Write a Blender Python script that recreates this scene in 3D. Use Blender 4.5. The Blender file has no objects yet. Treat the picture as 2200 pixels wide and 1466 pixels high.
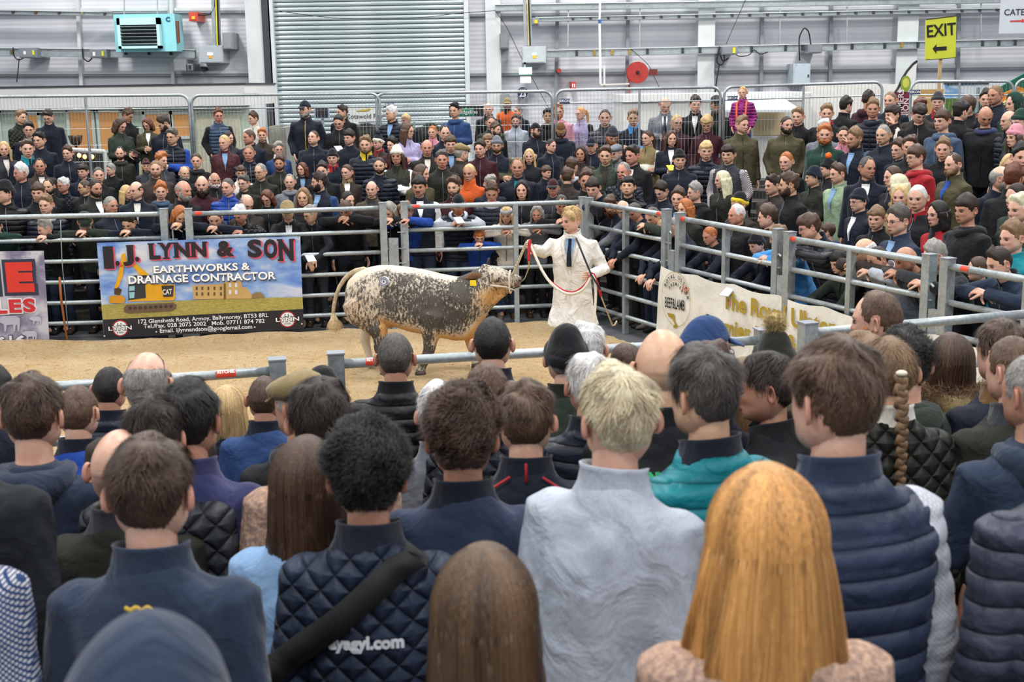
import bpy, math, random
import numpy as np
from mathutils import Matrix, Vector
random.seed(7); RNG = np.random.default_rng(7)
S = bpy.context.scene; C = S.collection
# ---------------- camera ----------------
FPX = 2666.0; PIT = math.radians(11.7); ROL = math.radians(.89); CZ = 2.95
Fv = np.array([0, math.cos(PIT), -math.sin(PIT)])
U0 = np.array([0, math.sin(PIT), math.cos(PIT)]); R0 = np.array([1., 0, 0])
Rv = math.cos(ROL)*R0-math.sin(ROL)*U0; Uv = math.cos(ROL)*U0+math.sin(ROL)*R0
CAM = np.array([0, 0, CZ])
cd = bpy.data.cameras.new('camera'); cam = bpy.data.objects.new('camera', cd); C.objects.link(cam)
cd.sensor_width = 36; cd.lens = 36*FPX/2200; cd.clip_end = 120; cd.clip_start = .05
M = Matrix.Identity(4)
for i in range(3): M[i][0] = Rv[i]; M[i][1] = Uv[i]; M[i][2] = -Fv[i]; M[i][3] = CAM[i]
cam.matrix_world = M; S.camera = cam
cd.dof.use_dof = True; cd.dof.focus_distance = 13.2; cd.dof.aperture_fstop = 6.3
# ---------------- light ----------------
w = bpy.data.worlds.new('world'); S.world = w; w.use_nodes = True
w.node_tree.nodes['Background'].inputs[0].default_value = (.80, .88, 1.0, 1)
w.node_tree.nodes['Background'].inputs[1].default_value = .62
S.view_settings.view_transform = 'Standard'; S.view_settings.look = 'None'
S.view_settings.exposure = .0; S.view_settings.gamma = 1
S.view_settings.use_curve_mapping = False
def lamp(x, y, z, e, sz=1.6, col=(1, .975, .94)):
    l = bpy.data.lights.new('high_bay_lamp', 'AREA'); l.energy = e; l.size = sz; l.color = col; l.shape = 'SQUARE'
    o = bpy.data.objects.new('high_bay_lamp', l); o.location = (x, y, z); C.objects.link(o)
    o['label'] = 'square high bay lamp hanging above the hall'; o['category'] = 'lamp'; o['group'] = 'high bay lamps'
    return o
for lx in (-8, 0, 8):
    for ly, e in ((-1, 380), (6.5, 400), (13.5, 400), (21, 620)):
        lamp(lx, ly, 9.5, e)
# ---------------- projection helpers ----------------
def ray(x, y): return Fv+Rv*(x-1100)/FPX-Uv*(y-733)/FPX
def atz(x, y, z):
    v = ray(x, y); return CAM+v*((z-CZ)/v[2])
def aty(x, y, Y):
    v = ray(x, y); return CAM+v*(Y/v[1])
def atd(x, y, d): return CAM+ray(x, y)*d
# ---------------- colour / materials ----------------
def lin(h):
    h = h.lstrip('#'); c = [int(h[i:i+2], 16)/255 for i in (0, 2, 4)]
    return tuple(x/12.92 if x <= .04045 else ((x+.055)/1.055)**2.4 for x in c)+(1,)
MC = {}
class NT:
    def __init__(s, m): s.t = m.node_tree; s.b = s.t.nodes['Principled BSDF']
    def n(s, k, **kw):
        q = s.t.nodes.new(k)
        for a, v in kw.items():
            if a[0] == 'i' and a[1:].isdigit(): q.inputs[int(a[1:])].default_value = v
            else: setattr(q, a, v)
        return q
    def l(s, a, b): s.t.links.new(a, b)
    def coord(s, scale=(1, 1, 1), which='Object', rot=(0, 0, 0)):
        t = s.n('ShaderNodeTexCoord'); m = s.n('ShaderNodeMapping'); m.inputs[3].default_value = scale; m.inputs[2].default_value = rot
        s.l(t.outputs[which], m.inputs[0]); return m.outputs[0]
    def noise(s, co, sc, det=3, rough=.5, dist=0):
        q = s.n('ShaderNodeTexNoise'); s.l(co, q.inputs['Vector'])
        q.inputs['Scale'].default_value = sc; q.inputs['Detail'].default_value = det
        q.inputs['Roughness'].default_value = rough; q.inputs['Distortion'].default_value = dist
        return q.outputs[0]
    def ramp(s, f, stops):
        q = s.n('ShaderNodeValToRGB'); s.l(f, q.inputs[0]); e = q.color_ramp.elements
        while len(e) < len(stops): e.new(.5)
        for i, (p, c) in enumerate(stops): e[i].position = p; e[i].color = c
        return q.outputs[0]
    def mix(s, f, a, b, bt='MIX'):
        q = s.n('ShaderNodeMix', data_type='RGBA', blend_type=bt)
        for v, i in ((f, 0), (a, 6), (b, 7)):
            if hasattr(v, 'links') or hasattr(v, 'is_linked'): s.l(v, q.inputs[i])
            else: q.inputs[i].default_value = v
        return q.outputs[2]
    def math(s, op, a, b=0.0, c=0.0):
        q = s.n('ShaderNodeMath', operation=op)
        for i, v in enumerate((a, b, c)):
            if hasattr(v, 'is_linked'): s.l(v, q.inputs[i])
            else: q.inputs[i].default_value = v
        return q.outputs[0]
    def bump(s, h, st=.3, d=.01, prev=None):
        q = s.n('ShaderNodeBump'); q.inputs['Strength'].default_value = st; q.inputs['Distance'].default_value = d
        s.l(h, q.inputs['Height'])
        if prev: s.l(prev, q.inputs['Normal'])
        return q.outputs[0]
def newmat(name, col=None, rough=.6, metal=0, spec=.5, emit=None, es=1):
    m = bpy.data.materials.new(name); m.use_nodes = True; b = m.node_tree.nodes['Principled BSDF']
    if col: b.inputs['Base Color'].default_value = lin(col) if isinstance(col, str) else col; m.diffuse_color = b.inputs['Base Color'].default_value
    b.inputs['Roughness'].default_value = rough; b.inputs['Metallic'].default_value = metal
    b.inputs['Specular IOR Level'].default_value = spec
    if emit: b.inputs['Emission Color'].default_value = lin(emit); b.inputs['Emission Strength'].default_value = es
    return m
def plain(col, rough=.6, metal=0, name='paint', var=.12, sc=8, emit=None, es=1):
    k = ('p', col, rough, metal, var, sc, emit, es)
    if k in MC: return MC[k]
    m = newmat(name, col, rough, metal, .4, emit, es); t = NT(m)
    c = lin(col); n = t.noise(t.coord(), sc, 4, .6)
    a = tuple(min(1, x*(1+var)) for x in c[:3])+(1,); b = tuple(x*(1-var) for x in c[:3])+(1,)
    t.l(t.ramp(n, [(.3, b), (.7, a)]), t.b.inputs['Base Color'])
    MC[k] = m; return m
def galv(col='#a9b1b3', rough=.42, metal=.55):
    k = ('galv', col)
    if k in MC: return MC[k]
    m = newmat('galvanised_steel', col, rough, metal); t = NT(m); co = t.coord()
    c = lin(col); n = t.noise(co, 40, 2, .7); n2 = t.noise(co, 5, 4, .6)
    a = tuple(min(1, x*1.2) for x in c[:3])+(1,); b = tuple(x*.75 for x in c[:3])+(1,)
    t.l(t.mix(.5, t.ramp(n, [(.35, b), (.65, a)]), t.ramp(n2, [(.3, b), (.7, a)])), t.b.inputs['Base Color'])
    t.l(t.ramp(n2, [(.3, (.3, .3, .3, 1)), (.7, (.6, .6, .6, 1))]), t.b.inputs['Roughness'])
    MC[k] = m; return m
SKIN = {'p': '#d3aa96', 'r': '#c4907e', 't': '#b98c76', 'y': '#cda78c', 'o': '#c09a86'}
def skin(k):
    kk = ('skin', k)
    if kk in MC: return MC[kk]
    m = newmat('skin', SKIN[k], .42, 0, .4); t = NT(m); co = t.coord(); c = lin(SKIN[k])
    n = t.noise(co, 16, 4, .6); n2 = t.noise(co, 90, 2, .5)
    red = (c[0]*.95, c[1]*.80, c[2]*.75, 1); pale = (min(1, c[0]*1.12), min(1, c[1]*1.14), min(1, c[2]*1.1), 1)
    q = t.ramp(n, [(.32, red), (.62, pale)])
    for nm, f, cc in (('blush', .55, (c[0]*.86, c[1]*.5, c[2]*.46, 1)), ('jaw', .32, (c[0]*.45, c[1]*.42, c[2]*.42, 1)), ('socket_shade', .38, (c[0]*.5, c[1]*.38, c[2]*.36, 1))):
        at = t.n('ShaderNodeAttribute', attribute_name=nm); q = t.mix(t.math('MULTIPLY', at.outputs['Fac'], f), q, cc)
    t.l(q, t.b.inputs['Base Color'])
    t.b.inputs['Subsurface Weight'].default_value = .0
    t.l(t.bump(n2, .25, .002), t.b.inputs['Normal'])
    MC[kk] = m; return m
HAIR = {'k': '#17130f', 'd': '#2c2019', 'b': '#4a3527', 'l': '#7b6045', 'y': '#c3a472', 'r': '#a8622f', 'g': '#8b8781',
        'w': '#cdc9c3', 's': '#4f4a45', 'a': '#5e3320', 'Y': '#d8c3a2', 'R': '#c98f50', 'B': '#5b4433', 'L': '#59432f'}
def hairm(k):
    kk = ('hair', k)
    if kk in MC: return MC[kk]
    m = newmat('hair', HAIR[k], .55, 0, .35); t = NT(m); c = lin(HAIR[k])
    co = t.coord((60, 60, 9)); n = t.noise(co, 3, 4, .65, .4); co2 = t.coord(); n2 = t.noise(co2, 22, 3, .6)
    at = t.n('ShaderNodeAttribute', attribute_name='tone'); 
    hi = tuple(min(1, x*1.8+.012) for x in c[:3])+(1,); lo = tuple(x*(.3 if k not in 'Yyw' else .5) for x in c[:3])+(1,)
    base = t.mix(.45, t.ramp(n, [(.3, lo), (.72, hi)]), t.ramp(n2, [(.3, lo), (.7, hi)]))
    strand = t.ramp(at.outputs['Fac'], [(0.0, lo), (.35, c), (1, hi)])
    has = t.math('GREATER_THAN', at.outputs['Fac'], .001)
    t.l(t.mix(has, base, strand), t.b.inputs['Base Color'])
    t.l(t.bump(n, .6, .006), t.b.inputs['Normal'])
    t.b.inputs['Roughness'].default_value = .36 if k in 'RYyaBbL' else .48
    MC[kk] = m; return m
CL = {'n': '#171d2b', 'N': '#2a354c', 'k': '#15161a', 'c': '#33363c', 'g': '#24261f', 'o': '#48442f', 'm': '#3c1a22', 'r': '#9c1c26',
      'b': '#1b4296', 's': '#4a93d6', 'w': '#d8d2c6', 'y': '#d8b92c', 'p': '#8c2a74', 'l': '#a79fc4', 'e': '#b2b9c4', 't': '#15808a',
      'v': '#93ab8b', 'f': '#1a382f', 'u': '#38302b', 'z': '#cc5a24', 'h': '#6d7178', 'B': '#26406c', 'i': '#3c5068', 'P': '#34375f',
      'K': '#8b7a55', 'S': '#3d4152', 'q': '#d08a98', 'a': '#7fa0c4', 'T': '#8c7468', 'x': '#f0efe9', 'j': '#263246', 'O': '#6b4e2a', 'G': '#2a352c', 'D': '#1b1f26'}
def cloth(k, ty='j'):
    """ty: j plain, p puffer bands, q quilt, w wool/fleece, x check, s stripe, t tweed"""
    kk = ('cl', k, ty)
    if kk in MC: return MC[kk]
    m = newmat('cloth', CL[k], .8, 0, .25); t = NT(m); co = t.coord(); c = lin(CL[k])
    fold = t.noise(co, 7, 3, .55, .8); fine = t.noise(co, 220, 2, .6); big = t.noise(co, 2.2, 2)
    hi = tuple(min(1, x*1.28+.004) for x in c[:3])+(1,); lo = tuple(x*.74 for x in c[:3])+(1,)
    col = t.mix(.4, t.ramp(fold, [(.3, lo), (.7, hi)]), t.ramp(fine, [(.3, lo), (.7, hi)]))
    nb = t.bump(fold, .75, .03); nb = t.bump(fine, .3, .0015, nb)
    if ty in 'pq':
        t.b.inputs['Roughness'].default_value = .5
        sx = t.n('ShaderNodeSeparateXYZ'); t.l(co, sx.inputs[0])
        if ty == 'p': h = t.math('ABSOLUTE', t.math('SINE', t.math('MULTIPLY', t.math('ADD', sx.outputs[2], t.math('MULTIPLY', big, .03)), 52)))
        else:
            a = t.math('ABSOLUTE', t.math('SINE', t.math('MULTIPLY', t.math('ADD', sx.outputs[2], sx.outputs[0]), 42)))
            b = t.math('ABSOLUTE', t.math('SINE', t.math('MULTIPLY', t.math('SUBTRACT', sx.outputs[2], sx.outputs[0]), 42)))
            h = t.math('MINIMUM', a, b)
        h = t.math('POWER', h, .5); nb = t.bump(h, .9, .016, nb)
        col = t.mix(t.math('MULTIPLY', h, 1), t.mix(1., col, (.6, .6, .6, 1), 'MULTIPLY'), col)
    if ty in 'xs':
        sx = t.n('ShaderNodeSeparateXYZ'); t.l(co, sx.inputs[0])
        a = t.math('GREATER_THAN', t.math('SINE', t.math('MULTIPLY', t.math('ADD', sx.outputs[2], sx.outputs[0]), 520 if ty == 'x' else 300)), .2)
        if ty == 'x':
            b = t.math('GREATER_THAN', t.math('SINE', t.math('MULTIPLY', t.math('SUBTRACT', sx.outputs[2], sx.outputs[0]), 520)), .2); a = t.math('MAXIMUM', a, b)
        col = t.mix(a, (.62, .6, .62, 1), col)
    if ty == 't':
        v = t.noise(co, 70, 3, .8); col = t.mix(t.ramp(v, [(.42, (0, 0, 0, 1)), (.6, (1, 1, 1, 1))]), col, (c[0]*1.9+.02, c[1]*1.8+.02, c[2]*1.6+.015, 1))
    t.l(col, t.b.inputs['Base Color']); t.l(nb, t.b.inputs['Normal'])
    if ty == 'w': t.b.inputs['Sheen Weight'].default_value = .15; t.b.inputs['Roughness'].default_value = .95
    MC[kk] = m; return m
EYEW = plain('#94877c', .3, name='eye_white'); EYEI = plain('#20180f', .15, name='iris'); LIP = newmat('lips', '#8f4a44', .45)
METAL = galv(); DARKM = plain('#1a1a1c', .4, name='black_plastic'); RUB = plain('#111112', .8, name='rubber'); WHITE = plain('#e6e6e2', .6, name='white_paint', var=.05)
# ---------------- mesh helpers ----------------
def mesh(V, F, mats=(), mi=None, smooth=True, name='m'):
    me = bpy.data.meshes.new(name)
    me.from_pydata(np.asarray(V, float).tolist(), [], F.tolist() if isinstance(F, np.ndarray) else F)
    for m in mats: me.materials.append(m)
    if smooth: me.polygons.foreach_set('use_smooth', [True]*len(me.polygons))
    if mi is not None: me.polygons.foreach_set('material_index', np.asarray(mi, dtype=np.int32).tolist())
    me.update(); return me
def put(name, me, parent=None, mat=None, M=None, label=None, cat=None, group=None, kind=None):
    o = bpy.data.objects.new(name, me); C.objects.link(o)
    if parent is not None: o.parent = parent
    if M is not None: o.matrix_basis = M
    if mat is not None:
        mat = mat if isinstance(mat, (list, tuple)) else [mat]
        while len(me.materials) < len(mat): me.materials.append(None)
        for i, q in enumerate(mat): o.material_slots[i].link = 'OBJECT'; o.material_slots[i].material = q
    tag(o, label, cat, group, kind); return o
def tag(o, label=None, cat=None, group=None, kind=None):
    if label: o['label'] = label
    if cat: o['category'] = cat
    if group: o['group'] = group
    if kind: o['kind'] = kind
    return o
def empty(name, loc=(0, 0, 0), rz=0, sc=1, label=None, cat=None, group=None, kind=None):
    o = bpy.data.objects.new(name, None); C.objects.link(o); o.location = loc; o.rotation_euler = (0, 0, rz)
    o.scale = (sc, sc, sc) if not isinstance(sc, tuple) else sc
    o.empty_display_size = .1
    return tag(o, label, cat, group, kind)
class MB:
    def __init__(s): s.V = []; s.F = []; s.m = []; s.n = 0
    def add(s, V, F, mi=0):
        V = np.asarray(V, float); s.V.append(V); s.F += [tuple(int(i)+s.n for i in f) for f in F]; s.m += [mi]*len(F); s.n += len(V); return s
    def box(s, lo, hi, mi=0, bev=0):
        x0, y0, z0 = lo; x1, y1, z1 = hi
        V = [(x0, y0, z0), (x1, y0, z0), (x1, y1, z0), (x0, y1, z0), (x0, y0, z1), (x1, y0, z1), (x1, y1, z1), (x0, y1, z1)]
        return s.add(V, [(0, 3, 2, 1), (4, 5, 6, 7), (0, 1, 5, 4), (1, 2, 6, 5), (2, 3, 7, 6), (3, 0, 4, 7)], mi)
    def obox(s, a, b, w, h, mi=0, up=(0, 0, 1)):
        """box from a to b, width w (horizontal), height h"""
        a = np.array(a, float); b = np.array(b, float); d = b-a; d /= np.linalg.norm(d); up = np.array(up, float)
        r = np.cross(d, up)
        if np.linalg.norm(r) < 1e-6: r = np.array([1., 0, 0])
        r /= np.linalg.norm(r); u = np.cross(r, d)
        V = [p+r*i*w/2+u*j*h/2 for p in (a, b) for i, j in ((-1, -1), (1, -1), (1, 1), (-1, 1))]
        return s.add(V, [(0, 1, 2, 3), (7, 6, 5, 4), (0, 4, 5, 1), (1, 5, 6, 2), (2, 6, 7, 3), (3, 7, 4, 0)], mi)
    def tube(s, P, r, n=8, mi=0, cap=True, sq=None):
        V, F = tube(P, r, n, cap, sq); return s.add(V, F, mi)
    def make(s, name, mats, parent=None, smooth=False, **kw):
        me = mesh(np.concatenate(s.V), s.F, mats if isinstance(mats, (list, tuple)) else [mats], s.m, smooth, name)
        if smooth == 'auto': pass
        return put(name, me, parent, **kw)
def tube(P, r, n=8, cap=True, sq=None):
    P = np.asarray(P, float); k = len(P); r = np.broadcast_to(np.asarray(r, float), (k,))
    T = np.gradient(P, axis=0); T /= np.linalg.norm(T, axis=1)[:, None]+1e-9
    up = np.array([0, 0, 1.]) if abs(T[0][2]) < .9 else np.array([0, 1., 0])
    V = []; a = np.arange(n)*2*np.pi/n
    x = np.cross(T[0], up); x /= np.linalg.norm(x)
    for i in range(k):
        x = x-T[i]*(x@T[i]); x /= np.linalg.norm(x)+1e-9; y = np.cross(T[i], x)
        sx, sy = (1, 1) if sq is None else sq
        V.append(P[i]+r[i]*(np.cos(a)[:, None]*x*sx+np.sin(a)[:, None]*y*sy))
    V = np.concatenate(V); F = []
    for i in range(k-1):
        for j in range(n): F.append((i*n+j, i*n+(j+1) % n, (i+1)*n+(j+1) % n, (i+1)*n+j))
    if cap:
        e_ = .6 if k > 2 else 0; V = np.concatenate([V, [P[0]-T[0]*r[0]*e_, P[-1]+T[-1]*r[-1]*e_]]); b = k*n
        for j in range(n): F.append((b, (j+1) % n, j)); F.append((b+1, (k-1)*n+j, (k-1)*n+(j+1) % n))
    return V, F
def loft(rings):
    """rings (k,n,3) closed rings, capped"""
    R = np.asarray(rings, float); k, n = R.shape[:2]; V = R.reshape(-1, 3); F = []
    for i in range(k-1):
        for j in range(n): F.append((i*n+j, i*n+(j+1) % n, (i+1)*n+(j+1) % n, (i+1)*n+j))
    V = np.concatenate([V, [R[0].mean(0), R[-1].mean(0)]]); b = k*n
    for j in range(n): F.append((b, (j+1) % n, j)); F.append((b+1, (k-1)*n+j, (k-1)*n+(j+1) % n))
    return V, F
def ellipsoid(c, r, nu=14, nv=9):
    rings = []
    for i in range(1, nv):
        t = math.pi*i/nv; a = np.arange(nu)*2*np.pi/nu
        rings.append(np.stack([c[0]+r[0]*np.sin(t)*np.cos(a), c[1]+r[1]*np.sin(t)*np.sin(a), np.full(nu, c[2]-r[2]*math.cos(t))], 1))
    V, F = loft(rings); V[-2] = (c[0], c[1], c[2]-r[2]); V[-1] = (c[0], c[1], c[2]+r[2]); return V, F
def fuse(parts, vox, sm=4, fac=.5):
    """voxel-fuse overlapping closed meshes into one continuous surface"""
    b = MB()
    for V, F in parts: b.add(V, F)
    me = mesh(np.concatenate(b.V), b.F); o = bpy.data.objects.new('tmp', me); C.objects.link(o)
    r = o.modifiers.new('r', 'REMESH'); r.mode = 'VOXEL'; r.voxel_size = vox; r.adaptivity = 0
    s = o.modifiers.new('s', 'SMOOTH'); s.iterations = sm; s.factor = fac
    dg = bpy.context.evaluated_depsgraph_get(); e = o.evaluated_get(dg); m2 = e.to_mesh()
    V = np.empty(len(m2.vertices)*3); m2.vertices.foreach_get('co', V); V = V.reshape(-1, 3)
    n = len(m2.polygons); lt = np.empty(n, dtype=np.int32); m2.polygons.foreach_get('loop_total', lt)
    li = np.empty(len(m2.loops), dtype=np.int32); m2.loops.foreach_get('vertex_index', li)
    if (lt == 4).all(): F = li.reshape(-1, 4)
    else:
        F = []; k = 0
        for t in lt: F.append(tuple(li[k:k+t])); k += t
    e.to_mesh_clear(); bpy.data.objects.remove(o); bpy.data.meshes.remove(me)
    return V, F
def sub(V, F, keep):
    """keep faces by mask, drop unused verts"""
    F = np.asarray(F)[keep]; u, inv = np.unique(F, return_inverse=True); return V[u], inv.reshape(F.shape)
def snoise(P, sc, seed=0, oct=3):
    """cheap smooth 3-D noise, about -1..1"""
    r = np.random.default_rng(seed); out = 0; amp = 1; P = np.asarray(P)
    for o in range(oct):
        for _ in range(4):
            d = r.normal(size=3); d /= np.linalg.norm(d); out = out+amp*np.sin(P@d*sc*2*np.pi*(.7+.6*r.random())+r.random()*9)*.5
        amp *= .5; sc *= 2
    return out/1.6
def sstep(a, b, x): t = np.clip((x-a)/(b-a), 0, 1); return t*t*(3-2*t)
def rotz(a): c, s = math.cos(a), math.sin(a); return np.array([[c, -s, 0], [s, c, 0], [0, 0, 1]])
def rotx(a): c, s = math.cos(a), math.sin(a); return np.array([[1, 0, 0], [0, c, -s], [0, s, c]])
def m4(R, t):
    M = Matrix.Identity(4)
    for i in range(3):
        for j in range(3): M[i][j] = float(R[i][j])
        M[i][3] = float(t[i])
    return M
def text_mesh(txt, size=1, bold=0, align='CENTER', ext=0.0, shear=0, sx=1, res=3):
    c = bpy.data.curves.new('t', 'FONT'); c.body = txt; c.size = size; c.align_x = align; c.align_y = 'CENTER'; c.offset = bold; c.shear = shear
    c.extrude = ext; c.resolution_u = res; o = bpy.data.objects.new('t', c); C.objects.link(o)
    dg = bpy.context.evaluated_depsgraph_get(); me = bpy.data.meshes.new_from_object(o.evaluated_get(dg), depsgraph=dg)
    bpy.data.objects.remove(o); bpy.data.curves.remove(c)
    if sx != 1: me.transform(Matrix.Scale(sx, 4, (1, 0, 0)))
    return me
# ================= heads =================
def head_shape(D, sex=0):
    D = np.asarray(D, float); x = .0755*D[:, 0]; y = .096*D[:, 1]; z = .115*D[:, 2]; fr = sstep(.15, -.45, D[:, 1])
    x = x*(1+.10*np.exp(-((z+.062)/.03)**2)*(1 if sex != 1 else .3)); x = x*(1+.05*np.exp(-((z-.03)/.05)**2))
    y = np.where(y > 0, y*(1-.42*sstep(.0, -.1, z)), y); y = y-.026*sstep(-.035, -.1, z)*fr
    y = np.where((y > 0) & (z > 0), y*1.04, y)
    def g(cx, cz, sx, sz): return np.exp(-(((np.abs(x)-cx)/sx)**2+((z-cz)/sz)**2))
    f = sstep(0, -.5, D[:, 1])
    y = y+f*(.0125*g(.031, .002, .0165, .012)-.005*g(.028, .024, .025, .009)-.004*g(.046, -.026, .02, .016)
             -.0165*g(0, -.030, .0105, .0125)-.009*g(0, -.008, .009, .022)-.005*g(.012, -.034, .008, .007)
             -.0075*g(0, -.060, .021, .0045)-.0085*g(0, -.070, .017, .0055)+.006*g(0, -.065, .024, .0024)+.004*g(0, -.080, .02, .005)
             -.007*g(0, -.098, .02, .012)+.004*g(0, -.047, .006, .006))
    return np.stack([x, y, z], 1)
def grid_dirs(nu, nv):
    u = (np.arange(nu)/nu)*2*np.pi; u = u-.42*np.sin(u)          # denser at the face (u=0 is the front)
    v = (np.arange(1, nv)/nv); v = v*np.pi+.22*np.sin(2*v*np.pi)*.5
    D = []
    for t in v[::-1]: D.append(np.stack([np.sin(t)*np.sin(u), -np.sin(t)*np.cos(u), np.full(nu, np.cos(t))], 1))
    D = np.concatenate(D+[np.array([[0, 0, -1.], [0, 0, 1.]])]); k = nv-1; F = []
    for i in range(k-1):
        for j in range(nu): F.append((i*nu+j, i*nu+(j+1) % nu, (i+1)*nu+(j+1) % nu, (i+1)*nu+j))
    b = k*nu
    for j in range(nu): F.append((b, (j+1) % nu, j)); F.append((b+1, (k-1)*nu+j, (k-1)*nu+(j+1) % nu))
    return D, F
_D = {0: grid_dirs(34, 34), 1: grid_dirs(44, 44)}
def head_mesh(lod=0, sex=0):
    D, F = _D[lod]; V = head_shape(D, sex); b = MB()
    c = np.array([V[list(f)].mean(0) for f in F])
    lip = (np.abs(c[:, 0]) < .024-.25*np.abs(c[:, 2]+.065)) & (np.abs(c[:, 2]+.0655) < .0085) & (c[:, 1] < -.05)
    b.add(V, F); b.m = [1 if q else 0 for q in lip]
    for s in (1, -1):                                   # ears
        nr, na = 5, 14 if lod == 0 else 18; P = []; prof = [(0, -.002), (.35, -.004), (.62, .001), (.86, .0085), (1, .004), (.9, -.006)]
        for r, h in prof:
            for k in range(na):
                a = 2*math.pi*k/na; ex = .0165*r*math.cos(a)*(1-.12*math.sin(a)); ez = .031*r*math.sin(a)
                P.append((ex, ez, h))
        P = np.array(P); an = math.radians(38)           # ear plane: y/z plane turned outwards
        ey = P[:, 0]*math.cos(an)+.0; ex = np.abs(P[:, 0]+.0165)*math.sin(an)+P[:, 2]*.9
        Q = np.stack([s*(.0745+ex), .018+ey, -.004+P[:, 1]], 1); FF = []
        for i in range(len(prof)-1):
            for j in range(na): q = (i*na+j, i*na+(j+1) % na, (i+1)*na+(j+1) % na, (i+1)*na+j); FF.append(q if s > 0 else q[::-1])
        b.add(Q, FF, 0)
    return b
def curve(az, pts):
    return np.interp(az, [p[0] for p in pts], [p[1] for p in pts])
LINES = {'std': [(0, .078), (25, .075), (42, .052), (58, .04), (70, .0), (82, -.01), (92, .03), (108, .03), (120, -.03), (140, -.062), (180, -.07)],
         'rec': [(0, .098), (18, .095), (34, .112), (52, .06), (66, .015), (80, -.005), (92, .03), (108, .03), (120, -.03), (140, -.062), (180, -.07)],
         'mop': [(0, .042), (30, .045), (50, .04), (62, .03), (72, .0), (82, -.008), (92, .015), (108, .012), (120, -.035), (140, -.068), (180, -.078)],
         'lng': [(0, .088), (14, .08), (32, .058), (48, .02), (56, -.03), (64, -.07), (90, -.1), (180, -.115)],
         'tie': [(0, .082), (25, .078), (45, .055), (62, .03), (76, .005), (86, .02), (96, .035), (110, .01), (125, -.04), (150, -.065), (180, -.07)],
         'hat': [(0, .052), (60, .04), (90, .022), (120, -.01), (180, -.03)],
         'cap': [(0, .056), (60, .05), (90, .04), (180, .022)],
         'hood': [(0, .1), (30, .095), (50, .05), (64, -.02), (74, -.1), (180, -.2)]}
def shell(line, thick, lod=0, noise=0, nsc=9, seed=0, soft=.016, top=None, lift=None, inner=-.004, zcut=None):
    """a shell over the head above a hairline; thick may be a function of (az, z)"""
    D, F = _D[lod]; V = head_shape(D); az = np.abs(np.degrees(np.arctan2(V[:, 0], -V[:, 1]))); z = V[:, 2]
    m = sstep(-soft/2, soft, z-curve(az, LINES[line]))
    if top is not None: m = m*(1-sstep(-.014, .012, z-curve(az, top)))
    t = thick(az, z) if callable(thick) else np.full(len(z), thick)
    n = V-np.array([0, .005, .0]); n /= np.linalg.norm(n, axis=1)[:, None]
    if noise: t = t*(1+noise*snoise(V, nsc, seed, 2))
    W = V+n*(t*m+inner*(1-m))[:, None]
    if lift is not None: W = lift(W, m)
    keep = [any(m[i] > .02 for i in f) for f in F]; FF = [f for f, k in zip(F, keep) if k]
    u = sorted({i for f in FF for i in f}); ix = {q: i for i, q in enumerate(u)}
    return W[u], [tuple(ix[i] for i in f) for f in FF], m[u]
def curtain(z0, z1, sp0=1.0, sp1=1.15, az0=62, thick=.02, nu=22, nz=12, wave=.0, seed=0, front=0):
    """hair hanging round the back and sides, inner and outer skins"""
    a = np.radians(np.linspace(az0, 360-az0, nu)); R = []
    for k in range(nz):
        t = k/(nz-1); z = z0+(z1-z0)*t; s = sp0+(sp1-sp0)*t
        ex = .086*s*(1-.08*math.sin(t*math.pi)); ey = .104*(1-.22*sstep(.2, .7, t))*(.9 if t > .9 else 1)
        th = thick*(.35+.65*math.sin(min(1, t*1.6+.12)*math.pi/2))*(1-.55*sstep(.85, 1, t))
        o = []; i_ = []
        for q, an in enumerate(a):
            w_ = 1+wave*math.sin(q*2.3+seed+t*7)+.6*wave*math.sin(q*5.1+t*13+seed)
            dx, dy = math.sin(an), -math.cos(an)
            o.append((dx*(ex+th*w_), dy*(ey+th*w_)+.004, z)); i_.append((dx*(ex-.006), dy*(ey-.006)+.004, z))
        R.append(np.array(o+i_[::-1]))
    return loft(R)
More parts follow.
